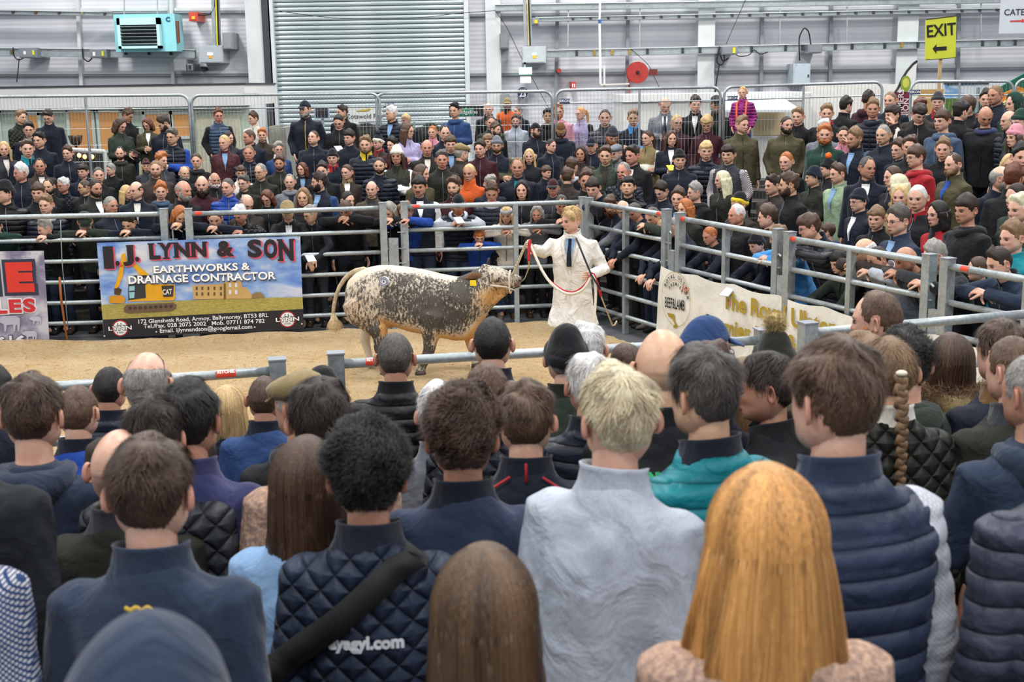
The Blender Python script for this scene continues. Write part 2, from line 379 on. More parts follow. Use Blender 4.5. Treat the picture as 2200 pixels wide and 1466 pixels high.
def hair_parts(st, lod=0, seed=0):
    """closed pieces of a hairstyle in head space -> list of (V,F)"""
    out = []
    sd = lambda az, z: .006+.010*sstep(.0, .07, z)
    if st == 'sh': v, f, _ = shell('std', lambda az, z: .0032+(.023 if not lod else .018)*sstep(.005, .075, z), lod, .6, 12, seed); out.append((v, f))
    elif st == 'qu': v, f, _ = shell('std', lambda az, z: .004+.012*sstep(.03, .07, z)+.020*sstep(.055, .095, z)*sstep(80, 10, az), lod, .3, 12, seed); out.append((v, f))
    elif st == 'cr': v, f, _ = shell('std', .0045, lod, .3, 20, seed); out.append((v, f))
    elif st == 'rc': v, f, _ = shell('rec', lambda az, z: .004+.006*sstep(.02, .09, z), lod, .4, 14, seed); out.append((v, f))
    elif st == 'bd': v, f, _ = shell('std', .0055, lod, .35, 16, seed, top=[(0, -.2), (50, -.1), (58, .03), (90, .052), (180, .066)]); out.append((v, f))
    elif st == 'cu': v, f, _ = shell('std', lambda az, z: .003+.030*sstep(.005, .065, z), lod, .5, 11, seed); out.append((v, f))
    elif st == 'mo': v, f, _ = shell('mop', lambda az, z: .008+.018*sstep(.0, .06, z), lod, .4, 11, seed); out.append((v, f))
    elif st in ('lo', 'bo', 'hb'):
        v, f, _ = shell('lng', lambda az, z: .010+.006*sstep(0, .1, z), lod, .15, 7, seed); out.append((v, f))
        out.append(curtain(.03, -.145 if st == 'bo' else -.34, 1.0, 1.12 if st == 'bo' else 1.3, wave=.25, seed=seed))
    elif st in ('po', 'bu', 'br', 'tie'):
        v, f, _ = shell('tie', lambda az, z: .007+.004*sstep(0, .1, z), lod, .3, 10, seed); out.append((v, f))
        if st == 'po': out.append(tube([(0, .09, .045), (0, .125, .04), (0, .15, -.02), (0, .15, -.1), (.0, .14, -.2), (0, .14, -.25)], [.016, .024, .03, .03, .02, .004], 10))
        if st == 'bu': out.append(ellipsoid((0, .1, .055), (.036, .03, .036)))
    return out
def hat_parts(st, lod=0):
    out = []
    if st in ('bn', 'pb', 'bw'):
        def lift(W, m): W = W.copy(); W[:, 2] += .022*sstep(.06, .12, W[:, 2])*m; W[:, 1] += .012*sstep(.06, .12, W[:, 2])*m; return W
        v, f, m = shell('hat', .015, lod, .12, 9, 3, soft=.006, lift=lift, inner=-.002); out.append((v, f, 0))
        v, f, m = shell('hat', .021, lod, 0, soft=.004, top=[(0, .082), (60, .074), (90, .058), (120, .028), (180, .012)], inner=.010); out.append((v, f, 1))
        if st == 'pb':
            V, F = ellipsoid((0, .02, .172), (.043, .043, .043), 16, 12); V = V+(V-[0, .02, .172])*.22*snoise(V, 60, 5, 2)[:, None]; out.append((V, F, 2))
            if lod:
                q = np.random.default_rng(2); n = 1500; d = q.normal(size=(n, 3)); d /= np.linalg.norm(d, axis=1)[:, None]; p = np.array([0, .02, .172])+d*.04; e = p+(d+.25*q.normal(size=(n, 3)))*.026; w_ = np.cross(d, [.3, .2, 1])*.0012
                out.append((np.stack([p-w_, p+w_, e], 1).reshape(-1, 3), [(3*i, 3*i+1, 3*i+2) for i in range(n)], 2))
    elif st == 'bc':
        def lift(W, m): W = W.copy(); W[:, 2] += .012*sstep(.06, .12, W[:, 2])*m; return W
        v, f, m = shell('cap', .013, lod, 0, soft=.005, lift=lift, inner=-.002); out.append((v, f, 0))
        R = []
        for k in range(7):                         # peak: curved plate
            t = k/6; y = -.085-.075*t; w_ = .072*math.sqrt(max(.02, 1-(t*.97)**2.4)); zz = .058-.018*t; row = []
            for s in np.linspace(-1, 1, 9): row.append((s*w_, y+.0, zz-.016*s*s+.004))
            row2 = [(q[0], q[1], q[2]-.005) for q in row[::-1]]; R.append(np.array(row+row2))
        V, F = loft(R); out.append((V, F, 1)); out.append((*ellipsoid((0, .004, .14), (.006, .006, .004), 8, 5), 1))
    elif st == 'fc':
        a = np.arange(20)*2*np.pi/20; R = []
        for z, rx, ry, cy in ((.04, .08, .1, .0), (.062, .092, .118, -.008), (.085, .094, .12, -.012), (.105, .082, .1, -.005), (.122, .055, .065, .0), (.13, .02, .025, .0)):
            zz = z+.0*np.cos(a); yy = cy-ry*np.cos(a)*1.0
            R.append(np.stack([rx*np.sin(a), yy, np.full(20, z)-.022*np.clip(np.cos(a), 0, 1)*(.13-z)/.09*0+.012*(-np.cos(a))*(z > .05)], 1))
        V, F = loft(R); out.append((V, F, 0))
        R = []
        for k in range(5):
            t = k/4; y = -.09-.045*t; w_ = .07*math.sqrt(max(.03, 1-(t*.95)**2)); row = [(s*w_, y, .048-.01*t-.012*s*s) for s in np.linspace(-1, 1, 7)]
            R.append(np.array(row+[(q[0], q[1], q[2]-.006) for q in row[::-1]]))
        V, F = loft(R); out.append((V, F, 0))
    elif st == 'hd':
        v, f, m = shell('hood', lambda az, z: .022+.008*sstep(0, .1, z), lod, .12, 6, 2, soft=.01, inner=.004); out.append((v, f, 0))
    return out
HM = {}
def hair_mesh(st, lod=0, seed=0):
    k = ('h', st, lod, seed)
    if k not in HM:
        b = MB()
        for v, f in hair_parts(st, lod, seed): b.add(v, f)
        HM[k] = mesh(np.concatenate(b.V), b.F, [None], b.m, True, 'hair')
    return HM[k]
def hat_mesh(st, lod=0):
    k = ('t', st, lod)
    if k not in HM:
        b = MB()
        for v, f, mi in hat_parts(st, lod): b.add(v, f, mi)
        HM[k] = mesh(np.concatenate(b.V), b.F, [None]*3, b.m, True, 'hat')
    return HM[k]
def beard_mesh(kind):
    k = ('b', kind)
    if k not in HM:
        D, F = _D[0]; V = head_shape(D); az = np.abs(np.degrees(np.arctan2(V[:, 0], -V[:, 1]))); z = V[:, 2]
        top = curve(az, [(0, -.043), (14, -.046), (24, -.052), (36, -.048), (60, -.02), (78, .0), (86, .01), (95, -.02), (180, -.2)])
        m = sstep(.006, -.006, z-top)*sstep(98, 84, az)*(1-sstep(.02, .006, np.hypot(np.abs(V[:, 0]), (z+.066)*1.9)))
        if kind == 'm': m = np.exp(-((z+.05)/.007)**2)*sstep(.032, .02, np.abs(V[:, 0]))*(V[:, 1] < -.05)
        t = {'b': .017, 'f': .034, 's': .0022, 'm': .008}[kind]; n = V/np.linalg.norm(V, axis=1)[:, None]
        t = t*(1+.35*snoise(V, 26, 2, 2)); W = V+n*(t*m-.004*(1-m))[:, None]
        if kind == 'f': W[:, 2] -= .03*m*sstep(-.06, -.1, z)
        FF = [f for f in F if all(m[i] > .03 for i in f)] if kind != 'm' else [f for f in F if any(m[i] > .15 for i in f)]
        u = sorted({i for f in FF for i in f}); ix = {q: i for i, q in enumerate(u)}
        HM[k] = mesh(W[u], [tuple(ix[i] for i in f) for f in FF], [None], None, True, 'beard')
    return HM[k]
def eyes_mesh():
    if 'eyes' not in HM:
        b = MB()
        for s in (1, -1):
            b.add(*ellipsoid((s*.031, -.0775, .001), (.0140, .0094, .0056), 10, 6), 0)
            b.add(*ellipsoid((s*.031, -.0868, .0012), (.0068, .0022, .0064), 8, 5), 1)
            b.tube([(s*.0165, -.083, -.001), (s*.024, -.0868, .0062), (s*.033, -.0868, .0072), (s*.0455, -.079, .001)], [.0016, .0032, .0034, .0018], 5, 1)
        HM['eyes'] = mesh(np.concatenate(b.V), b.F, [EYEW, EYEI], b.m, True, 'eyes')
    return HM['eyes']
def brow_mesh():
    if 'brow' not in HM:
        b = MB()
        for s in (1, -1): b.tube([(s*.013, -.0925, .0165), (s*.026, -.094, .0215), (s*.037, -.089, .0225), (s*.05, -.076, .0165)], [.0016, .0024, .0022, .001], 6)
        HM['brow'] = mesh(np.concatenate(b.V), b.F, [None], b.m, True, 'eyebrows')
    return HM['brow']
def glasses_mesh():
    if 'gl' not in HM:
        b = MB()
        for s in (1, -1):
            P = [(s*.033+.0215*math.cos(a), -.1015+.006*abs(math.cos(a)), .0+.0165*math.sin(a)) for a in np.linspace(0, 2*math.pi, 15)]
            b.tube(P, .0014, 5, cap=False); b.tube([(s*.054, -.095, .005), (s*.075, -.06, .008), (s*.081, .01, .012)], .0014, 5)
        b.tube([(-.012, -.1035, .004), (0, -.106, .007), (.012, -.1035, .004)], .0014, 5)
        HM['gl'] = mesh(np.concatenate(b.V), b.F, [DARKM], b.m, True, 'glasses')
    return HM['gl']
# ================= bodies =================
def hand_parts(W, d, up, side, curl=.5, n=6):
    """palm plus five fingers from wrist W along d; up = back of the hand; side +1/-1 is where the thumb leaves"""
    d = d/np.linalg.norm(d); up = up-d*(up@d); up /= np.linalg.norm(up)+1e-9; r = np.cross(d, up)*side; b = MB()
    R = []
    for t, w_, h in ((-.01, .024, .019), (.02, .032, .016), (.055, .04, .014), (.085, .038, .012)):
        a = np.arange(8)*2*np.pi/8; R.append(W+d*t+np.cos(a)[:, None]*r*w_+np.sin(a)[:, None]*up*h)
    b.add(*loft(R))
    for i, (o, L) in enumerate(((.029, .068), (.010, .078), (-.010, .073), (-.028, .058))):
        p = W+d*.08+r*o; P = [p-d*.015]; dd = d.copy()
        for k, f in enumerate((.0, .45, .32, .26)):
            if k: P.append(P[-1]+dd*L*f*1.05)
            an = curl*(.55 if k == 0 else .75); dd = dd*math.cos(an)-up*math.sin(an)*1.0; dd /= np.linalg.norm(dd); 
            if k == 0: P.append(p.copy())
        b.tube(P, [.0095, .0095, .009, .0082, .007], n)
    p = W+d*.025+r*.026; dd = d*.65+r*.75-up*.25; dd /= np.linalg.norm(dd); P = [p, p+dd*.035]; dd = dd*.9-r*.25*curl-up*.25*curl; dd /= np.linalg.norm(dd); P.append(P[-1]+dd*.03); P.append(P[-1]+(dd+d*.3)*.02)
    b.tube(P, [.013, .0115, .010, .0075], n)
    return np.concatenate(b.V), b.F
class Pose:
    def __init__(s, kind='s', sex=0, custom=None):
        s.kind = kind; s.sex = sex
        be = {'l': 24, 'L': 38, 'd': 20}.get(kind, 2); s.be = math.radians(be)
        s.hip = np.array([0, 0, .93]); s.d = np.array([0, -math.sin(s.be), math.cos(s.be)]); s.nrm = np.array([0, -math.cos(s.be), -math.sin(s.be)])
        s.N = s.hip+s.d*.55; s.Hc = s.N+s.d*.10*1.0+np.array([0, -.018, .046]); 
        if kind in 'lLd': s.Hc = s.N+s.d*.12+np.array([0, -.05, .03])
        sw = (.172, .150, .158)[sex]; s.S = [s.hip+s.d*.468+np.array([q*sw, 0, 0]) for q in (1, -1)]
        S_ = s.S; k = kind
        def arm(i, e, w): 
            q = 1 if i == 0 else -1; E = S_[i]+np.array([q*e[0], e[1], e[2]]); W = np.array([q*w[0], w[1], w[2]]); return E, W
        A = {'s': ((.045, .03, -.28), (.24, -.04, .87)), 'p': ((.085, .06, -.26), (.19, -.10, .95)), 'c': ((.065, -.07, -.26), (.0, 0, 0)),
             'h': ((.055, -.02, -.27), (.055, -.30, 1.16)), 'g': ((.06, .02, -.27), (.20, -.22, 1.1))}
        if k in 'sphg': s.E = []; s.W = []; 
        if k in 'sphg':
            for i in (0, 1): e, w_ = arm(i, *A[k]); s.E.append(e); s.W.append(w_)
        elif k == 'c':
            s.E = [S_[0]+[.065, -.06, -.26], S_[1]+[-.065, -.06, -.26]]; s.W = [np.array([-.07, -.235, 1.19]), np.array([.09, -.205, 1.15])]
        elif k in 'mM':
            i = 0 if k == 'm' else 1; q = 1 if i == 0 else -1; s.E = [S_[0]+[.045, .03, -.28], S_[1]+[-.045, .03, -.28]]; s.W = [np.array([.24, -.04, .87]), np.array([-.24, -.04, .87])]
            s.E[i] = S_[i]+[q*.1, -.14, -.2]; s.W[i] = np.array([q*.10, -.12, 1.5])
        elif k in 'lL':
            z = 1.31 if k == 'l' else 1.34; y = -.40 if k == 'l' else -.5
            s.E = [np.array([.30, y, z]), np.array([-.30, y, z])]; s.W = [np.array([.045, y-.085, z+.045]), np.array([-.045, y-.03, z+.02])]
        elif k == 'd':
            s.E = [np.array([.25, -.42, 1.16]), np.array([-.25, -.42, 1.16])]; s.W = [np.array([.06, -.56, 1.0]), np.array([-.05, -.58, .98])]
        if custom: s.E, s.W = custom
    def ring(s, t, hw, hd, n=22, e=2.5, off=0):
        a = np.arange(n)*2*np.pi/n; cx = np.sign(np.cos(a))*np.abs(np.cos(a))**(2/e); cy = np.sign(np.sin(a))*np.abs(np.sin(a))**(2/e)
        if t <= 0: c = s.hip+np.array([0, 0, t]); v = np.array([0, 1., 0])
        else: c = s.hip+s.d*t; v = -s.nrm
        c = c+v*off
        return c+np.outer(cx, [hw, 0, 0])+np.outer(cy*hd, v)
    def torso(s, inf=0, fat=1, hem=-.14, top=.53, flare=0):
        k = (1, .92, .90)[s.sex]
        P = [(-.14, .175, .115, .0), (0, .18, .12, .0), (.12, .168, .115, 0), (.26, .178, .12, 0), (.37, .188, .122, -.002), (.43, .19, .108, .004), (.465, .186, .092, .012), (.497, .150, .082, .014), (.52, .108, .075, .014), (.545, .08, .07, .01), (.565, .066, .064, .006)]
        if hem < -.14: P = [(hem, .18+flare, .125+flare, 0), ((hem-.14)/2, .178+flare*.5, .12+flare*.5, 0)]+P
        R = []
        for t, hw, hd, off in P:
            if t < hem: continue
            q = 1 if t > .45 else fat; R.append(s.ring(t, (hw*k*q+inf), (hd*q*(1.03 if s.sex == 1 and .2 < t < .4 else 1)+inf), off=off-.012*(q-1)*10*(.1)))
        return loft(R)
    def sleeves(s, inf=0, cuff=.0):
        out = []
        for i in (0, 1):
            S_, E, W = s.S[i], s.E[i], s.W[i]; f = (W-E)/np.linalg.norm(W-E); W2 = W-f*cuff
            out.append(tube([S_+[0, 0, .005], S_*.6+E*.4, E, E*.5+W2*.5, W2], [.050+inf, .048+inf, .042+inf, .036+inf, .031+inf*.8], 12))
            out.append(ellipsoid(S_+np.array([0, 0, -.03]), (.052+inf, .055+inf, .055+inf), 12, 8))
        return out
def to_arm(P, c):
    d = np.full(len(c), 9.)
    for i in (0, 1):
        q = 1 if i == 0 else -1
        a0 = P.S[i]+np.array([q*.045, 0, -.03])
        for a, b in ((a0, P.E[i]), (P.E[i], P.W[i])):
            ab = b-a; t = np.clip(((c-a)@ab)/(ab@ab), 0, 1); d = np.minimum(d, np.linalg.norm(c-(a+t[:, None]*ab), axis=1))
    return d
BM = {}
def body_mesh(pose, ry, rp, sex, lod=0, custom=None, hands=(.55, .55)):
    k = ('body', pose, ry, rp, sex, lod, custom is not None and id(custom))
    if k in BM: return BM[k]
    P = Pose(pose, sex, custom); kk = ('base', pose, sex, custom is not None and id(custom))
    if kk not in BM:
        parts = [P.torso(-.012)]
        for i in (0, 1):
            parts.append(tube([P.S[i], P.S[i]*.6+P.E[i]*.4, P.E[i], P.W[i]], [.042, .038, .033, .023], 9))
            q = 1 if i == 0 else -1
            parts.append(tube([(q*.09, 0, .9), (q*.095, -.01, .7), (q*.1, -.015, .5), (q*.1, .01, .3), (q*.1, .02, .09)], [.085, .075, .05, .048, .033], 9))
            parts.append(ellipsoid((q*.1, -.05, .045), (.04, .11, .035), 9, 6))
        nk = P.N+P.d*-.05
        parts.append(tube([nk, P.Hc+[0, .022, -.05], P.Hc+[0, .018, -.02]], [.062, .054, .05] if sex != 1 else [.054, .046, .044], 12))
        BM[kk] = fuse(parts, .024, 2)
    V, F = BM[kk]; b = MB(); b.add(V, F)
    for i in (0, 1):
        d = P.W[i]-P.E[i]; q = 1 if i == 0 else -1
        up = {'c': np.array([0, -1., .3]), 'l': np.array([0, -.5, 1.]), 'L': np.array([0, -.5, 1.]), 'd': np.array([0, -.3, 1.]), 'h': np.array([q*1., 0, .5])}.get(pose, np.array([q*1., 0, 0]))
        hv, hf = hand_parts(P.W[i], d, up, -q if pose not in 'h' else 1, {'h': .9, 's': .35, 'p': .3, 'l': 1.0, 'L': 1.1, 'd': .8, 'c': .8}.get(pose, hands[i])); b.add(hv, hf)
    hm = head_mesh(lod, sex); R = rotz(math.radians(ry))@rotx(math.radians(rp)); HV = np.concatenate(hm.V)@R.T+P.Hc; b.add(HV, hm.F); b.m[-len(hm.F):] = hm.m; nb_ = len(V)+0; hl = np.concatenate(hm.V)
    VV = np.concatenate(b.V); me = mesh(VV, b.F, [None, LIP], b.m, True, 'body'); n0 = len(VV)-len(hl)
    x, y, z = np.abs(hl[:, 0]), hl[:, 1], hl[:, 2]; fr_ = y < -.03
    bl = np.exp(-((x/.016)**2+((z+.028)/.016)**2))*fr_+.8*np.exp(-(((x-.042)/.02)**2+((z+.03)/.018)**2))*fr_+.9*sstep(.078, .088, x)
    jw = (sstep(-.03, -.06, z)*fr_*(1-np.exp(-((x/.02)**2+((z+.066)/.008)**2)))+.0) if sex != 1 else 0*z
    sk_ = np.exp(-(((x-.031)/.021)**2+((z-.004)/.014)**2))*fr_  # shade of the eye sockets, painted into the skin colour
    for nm, ar in (('blush', bl), ('jaw', jw), ('socket_shade', sk_)):
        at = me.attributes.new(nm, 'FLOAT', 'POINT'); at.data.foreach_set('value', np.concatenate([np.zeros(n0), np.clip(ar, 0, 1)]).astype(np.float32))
    BM[k] = (me, m4(R, P.Hc), P); return BM[k]
def puff(V, P, kind):
    """real relief on a jacket: puffer baffles or quilting"""
    V = V.copy(); c = np.array([0, 0, 1.2]); n = V*[1, 1, 0]; n /= np.linalg.norm(n, axis=1)[:, None]+1e-6
    if kind == 'p': h = np.abs(np.sin(V[:, 2]*52))**.5*.0095
    else: h = np.minimum(np.abs(np.sin((V[:, 2]+V[:, 0])*42)), np.abs(np.sin((V[:, 2]-V[:, 0])*42)))**.6*.0045
    return V+n*(h-.004)[:, None]
def folds(V, amp=.006, seed=1): 
    n = V*[1, 1, 0]; n /= np.linalg.norm(n, axis=1)[:, None]+1e-6
    return V+n*(amp*snoise(V*[1, 1, .6], 4.5, seed, 3))[:, None]
def jacket(pose, sex, fat=1, vox=.017, hem=-.14, inf=.012, flare=0, rel=None, custom=None):
    k = ('jk', pose, sex, fat, vox, hem, inf, flare, rel, custom is not None and id(custom))
    if k in BM: return BM[k]
    P = Pose(pose, sex, custom); parts = [P.torso(inf, fat, hem, flare=flare)]+P.sleeves(inf+.008, .0)
    V, F = fuse(parts, vox, 4); V = folds(V, .008 if rel is None else .003, 3)
    if rel in ('p', 'q'): V = puff(V, P, rel)
    F = np.asarray(F); c = V[F].mean(1); d = to_arm(P, c); lim = (.165, .145, .15)[sex]
    arm = (d < .058+inf+.014)&((np.abs(c[:, 0]) > lim)|(d < .05+inf)&(c[:, 2] < 1.36))
    BM[k] = (mesh(V, F, [None], None, True, 'jacket'), sub(V, F, ~arm), sub(V, F, arm)); 
    BM[k] = (BM[k][0], mesh(*BM[k][1], [None], None, True, 'gilet'), mesh(*BM[k][2], [None], None, True, 'sleeves')); return BM[k]
def neck_piece(pose, sex, kind):
    """collar / hood / roll neck round the neck; follows the pose"""
    k = ('nk', pose, sex, kind)
    if k in BM: return BM[k]
    P = Pose(pose, sex); b = MB(); n = 22; a = np.arange(n)*2*np.pi/n; R = []
    if kind == 'collar':
        rows = [(.49, .125, .10), (.52, .104, .092), (.55, .088, .085), (.585, .080, .082), (.596, .083, .085), (.597, .077, .079), (.56, .072, .074), (.52, .076, .074)]
        gap = 1
    elif kind == 'roll': rows = [(.49, .12, .10), (.54, .09, .088), (.60, .085, .088), (.63, .08, .083), (.625, .072, .075), (.56, .066, .07)]; gap = 0
    elif kind == 'shirt': rows = [(.50, .088, .082), (.55, .070, .072), (.585, .069, .073), (.586, .064, .068), (.54, .06, .064)]; gap = 1
    if kind == 'hood':
        for t, r, rr, oy in ((-.02, .02, .0, 0),):
            pass
        R = []; m = 26
        for j in range(m):                        # a drooping sleeve of cloth round the neck, fuller behind
            an = -math.pi*.5+math.pi*2*j/m; back = max(0, math.sin(an)) ; fr = max(0, -math.sin(an))
            c = P.hip+P.d*(.53-.035*back-.02*fr)+np.array([math.cos(an)*(.095+.01*back), 0, 0])+(-P.nrm)*(math.sin(an)*.085+.03*back)
            rad = .026+.03*back; ax = np.array([math.cos(an), math.sin(an), 0]); q = np.arange(8)*2*np.pi/8
            R.append(c+np.cos(q)[:, None]*ax*rad+np.sin(q)[:, None]*np.array([0, 0, 1.])*rad*1.15)
        R = np.array(R); V = R.reshape(-1, 3); F = [(i*8+j, ((i+1) % m)*8+j, ((i+1) % m)*8+(j+1) % 8, i*8+(j+1) % 8) for i in range(m) for j in range(8)]
        V = V+.006*np.stack([snoise(V, 9, 1, 2), snoise(V, 9, 2, 2), snoise(V, 9, 3, 2)], 1)
        BM[k] = mesh(V, F, [None], None, True, 'hood'); return BM[k]
    for t, rx, ry_ in rows:
        c = P.hip+P.d*t+(-P.nrm)*.004; s_ = np.sin(a); rx2 = rx*(.93 if sex == 1 else 1)
        z = (.012*s_-(.02*np.clip(-s_, 0, 1)**3 if gap else 0))
        R.append(c+np.outer(np.cos(a)*rx2, [1, 0, 0])+np.outer(s_*ry_, -P.nrm)+np.outer(z, P.d))
    R = np.array(R); V = R.reshape(-1, 3); F = []
    for i in range(len(rows)-1):
        for j in range(n):
            if gap and (j in (16, 15) or j == 17) and kind != 'shirt': 
                if j == 16: continue
            F.append((i*n+j, i*n+(j+1) % n, (i+1)*n+(j+1) % n, (i+1)*n+j))
    BM[k] = mesh(V, F, [None], None, True, kind); return BM[k]
def front_strip(pose, sex, kind, fat=1):
    """zip, tie or open shirt front lying on the jacket's front"""
    k = ('fs', pose, sex, kind, fat)
    if k in BM: return BM[k]
    P = Pose(pose, sex); b = MB(); T = np.linspace(.0 if kind not in ('v', 'tie') else .27, .53, 12)
    fr = lambda t: np.interp(t, [0, .12, .26, .37, .43, .475, .51, .545], [.12, .115, .12, .124, .104, .076, .06, .062])
    L = []; 
    for t in T:
        q = fat if t < .44 else 1; off = fr(t)*q+(.0185 if kind == 'zip' else .026)+(.004 if kind == 'tie' else 0); w_ = {'zip': .0035, 'v': .040*sstep(.27, .5, t)+.002, 'tie': .016+.01*(1-sstep(.3, .5, t)), 'shirt': .05}[kind]
        c = P.hip+P.d*t+P.nrm*off; L.append((c, w_))
    V = []; m = 5
    for c, w_ in L:
        for s_ in np.linspace(-1, 1, m): V.append(c+np.array([s_*w_, 0, 0])-P.nrm*(s_*w_)**2*2.2+P.nrm*.002)
    n1 = len(V); V += [v-P.nrm*-.012*-1 for v in V[:n1]]; F = []
    for i in range(len(L)-1):
        for j in range(m-1): F.append((i*m+j, i*m+j+1, (i+1)*m+j+1, (i+1)*m+j)); F.append((n1+(i+1)*m+j, n1+(i+1)*m+j+1, n1+i*m+j+1, n1+i*m+j))
    for i in range(len(L)-1):
        for e in (0, m-1): F.append((i*m+e, (i+1)*m+e, n1+(i+1)*m+e, n1+i*m+e))
    BM[k] = mesh(np.array(V), F, [None], None, False, kind); return BM[k]
def trousers(pose, sex):
    k = ('tr', sex)
    if k not in BM:
        parts = [loft([Pose('s', sex).ring(t, hw, hd) for t, hw, hd in ((-.16, .16, .11), (-.06, .178, .122), (.03, .172, .118), (.1, .16, .11))])]
        for q in (1, -1): parts.append(tube([(q*.085, 0, .88), (q*.095, -.01, .7), (q*.105, -.02, .48), (q*.105, .0, .28), (q*.105, .015, .07)], [.1, .088, .068, .06, .062], 12))
        V, F = fuse(parts, .024, 3); BM[k] = mesh(folds(V, .006, 5), F, [None], None, True, 'trousers')
    return BM[k]
def shoe_mesh():
    if 'shoe' not in BM:
        R = []; a = np.arange(12)*2*np.pi/12
        for y, hw, z1 in ((.075, .026, .075), (.05, .038, .1), (.0, .04, .105), (-.06, .042, .085), (-.12, .046, .06), (-.17, .04, .048), (-.195, .02, .035)):
            R.append(np.stack([hw*np.cos(a), np.full(12, y), np.maximum(.0, z1/2+z1/2*np.sin(a)*1.05)], 1))
        b = MB(); b.add(*loft(R), 0); b.box((-.046, -.19, .0), (.046, .08, .018), 1); BM['shoe'] = mesh(np.concatenate(b.V), b.F, [None, RUB], b.m, True, 'shoe')
    return BM['shoe']
def ribbons(P, wd, tone):
    """P (n,k,3) strand points -> flat ribbons"""
    n, k = P.shape[:2]; T = np.gradient(P, axis=1); out = P-np.array([0, 0, -.05]); sd = np.cross(T, out); sd /= np.linalg.norm(sd, axis=2)[..., None]+1e-9
    taper = np.linspace(1, .35, k)[None, :, None]; A = P-sd*wd*taper; B = P+sd*wd*taper; V = np.stack([A, B], 2).reshape(-1, 3)
    base = (np.arange(n)*2*k)[:, None]; i = np.arange(k-1)[None]*2; F = np.stack([base+i, base+i+1, base+i+3, base+i+2], 2).reshape(-1, 4)
    return V, F, np.repeat(tone, 2*k)
def strand_hair(st, n, seed=0, length=.03, wd=.0011, curl=0, lift=.3, fall=-.34, spread=1.3, wave=.01, crown=(0, .045, .12), part=0):
    r = np.random.default_rng(seed); b = MB(); sh = hair_parts(st, 1, seed)
    for v, f in sh: b.add(v, f)
    V0 = np.concatenate(b.V); F0 = b.F; nb = len(V0)
    if st in ('lo', 'bo'):
        az = np.radians(r.uniform(62, 298, n)); lay = r.uniform(.0, 1, n)**.7; k = 16; P = np.zeros((n, k, 3)); zb = fall+.05*r.random(n)+.02*np.sin(az*11)+.25*abs(fall)*0
        th0 = r.uniform(.05, 1.15, n); ph = r.uniform(0, 6.3, n)
        for j in range(k):
            t = j/(k-1); th = th0+(2.2-th0)*min(1, t*2.4)                     # polar angle over the skull, then hanging
            el = np.minimum(th, 1.65); s_ = np.sin(el); z = .128*np.cos(el); tt = max(0, (t-.36)/.64)
            z = np.where(el >= 1.6, -.012+(zb+.012)*tt, z) if t > .36 else np.maximum(z, -.012)
            w_ = 1+(spread-1)*tt**.8; rx = (.093+.012*lay)*s_*w_; ry = (.106+.02*lay)*s_*(1-.28*tt+.1*(spread-1)*tt)
            wv = wave*(np.sin(az*7+tt*9+.5*ph/6)+.5*np.sin(az*17+tt*15+ph*.3))*tt
            P[:, j, 0] = np.sin(az)*(rx+wv)+wv*.4; P[:, j, 1] = -np.cos(az)*(ry+wv*.6)+.006; P[:, j, 2] = z
    else:
        tri = np.array([f[:3] for f in F0]); ctr = V0[tri].mean(1); ar = np.linalg.norm(np.cross(V0[tri[:, 1]]-V0[tri[:, 0]], V0[tri[:, 2]]-V0[tri[:, 0]]), axis=1)
        q = r.choice(len(tri), n, p=ar/ar.sum()); w_ = r.dirichlet((1, 1, 1), n); p = (V0[tri[q]]*w_[:, :, None]).sum(1)+r.normal(size=(n, 3))*.002
        c = np.array([0, .01, .0]); nr = p-c; nr /= np.linalg.norm(nr, axis=1)[:, None]; d = p-np.array(crown); d -= nr*(d*nr).sum(1)[:, None]; d /= np.linalg.norm(d, axis=1)[:, None]+1e-6
        sw = np.cross(nr, d); cl_ = snoise(p, 12, seed+5, 2); d = d+sw*(.75*cl_)[:, None]+.25*r.normal(size=(n, 3)); d -= nr*(d*nr).sum(1)[:, None]; d /= np.linalg.norm(d, axis=1)[:, None]+1e-6
        Ls = length*(.4+.8*r.random(n))*(.25+.75*sstep(-.05, .06, p[:, 2]))*(1+.5*snoise(p, 15, seed+8, 2)); k = 5 if not curl else 8; P = np.zeros((n, k, 3)); x = p-nr*.002; P[:, 0] = x; ph = r.uniform(0, 6.3, n); dd = d.copy()
        for j in range(1, k):
            x = x+(dd+nr*(lift*(1-j/k)-.12))*(Ls/(k-1))[:, None]; xx = x
            if curl: xx = x+(np.cross(dd, nr)*np.sin(ph+j*1.5)[:, None]+nr*(np.cos(ph+j*1.5)+.6)[:, None])*curl
            P[:, j] = xx; nr = xx-c; nr /= np.linalg.norm(nr, axis=1)[:, None]; dd = dd-nr*(dd*nr).sum(1)[:, None]*.8; dd /= np.linalg.norm(dd, axis=1)[:, None]+1e-6
    tone = np.clip(.38+.30*snoise(P[:, P.shape[1]//2], 14 if st not in ('lo', 'bo') else 9, seed+2, 2)+.17*r.normal(size=n), .06, 1)
    V, F, T = ribbons(P, wd, tone); VV = np.concatenate([V0, V]); FF = list(F0)+[tuple(q) for q in (F+nb).tolist()]
    me = mesh(VV, FF, [None], None, True, 'hair'); at = me.attributes.new('tone', 'FLOAT', 'POINT'); at.data.foreach_set('value', np.concatenate([np.zeros(nb), T]).astype(np.float32)); return me
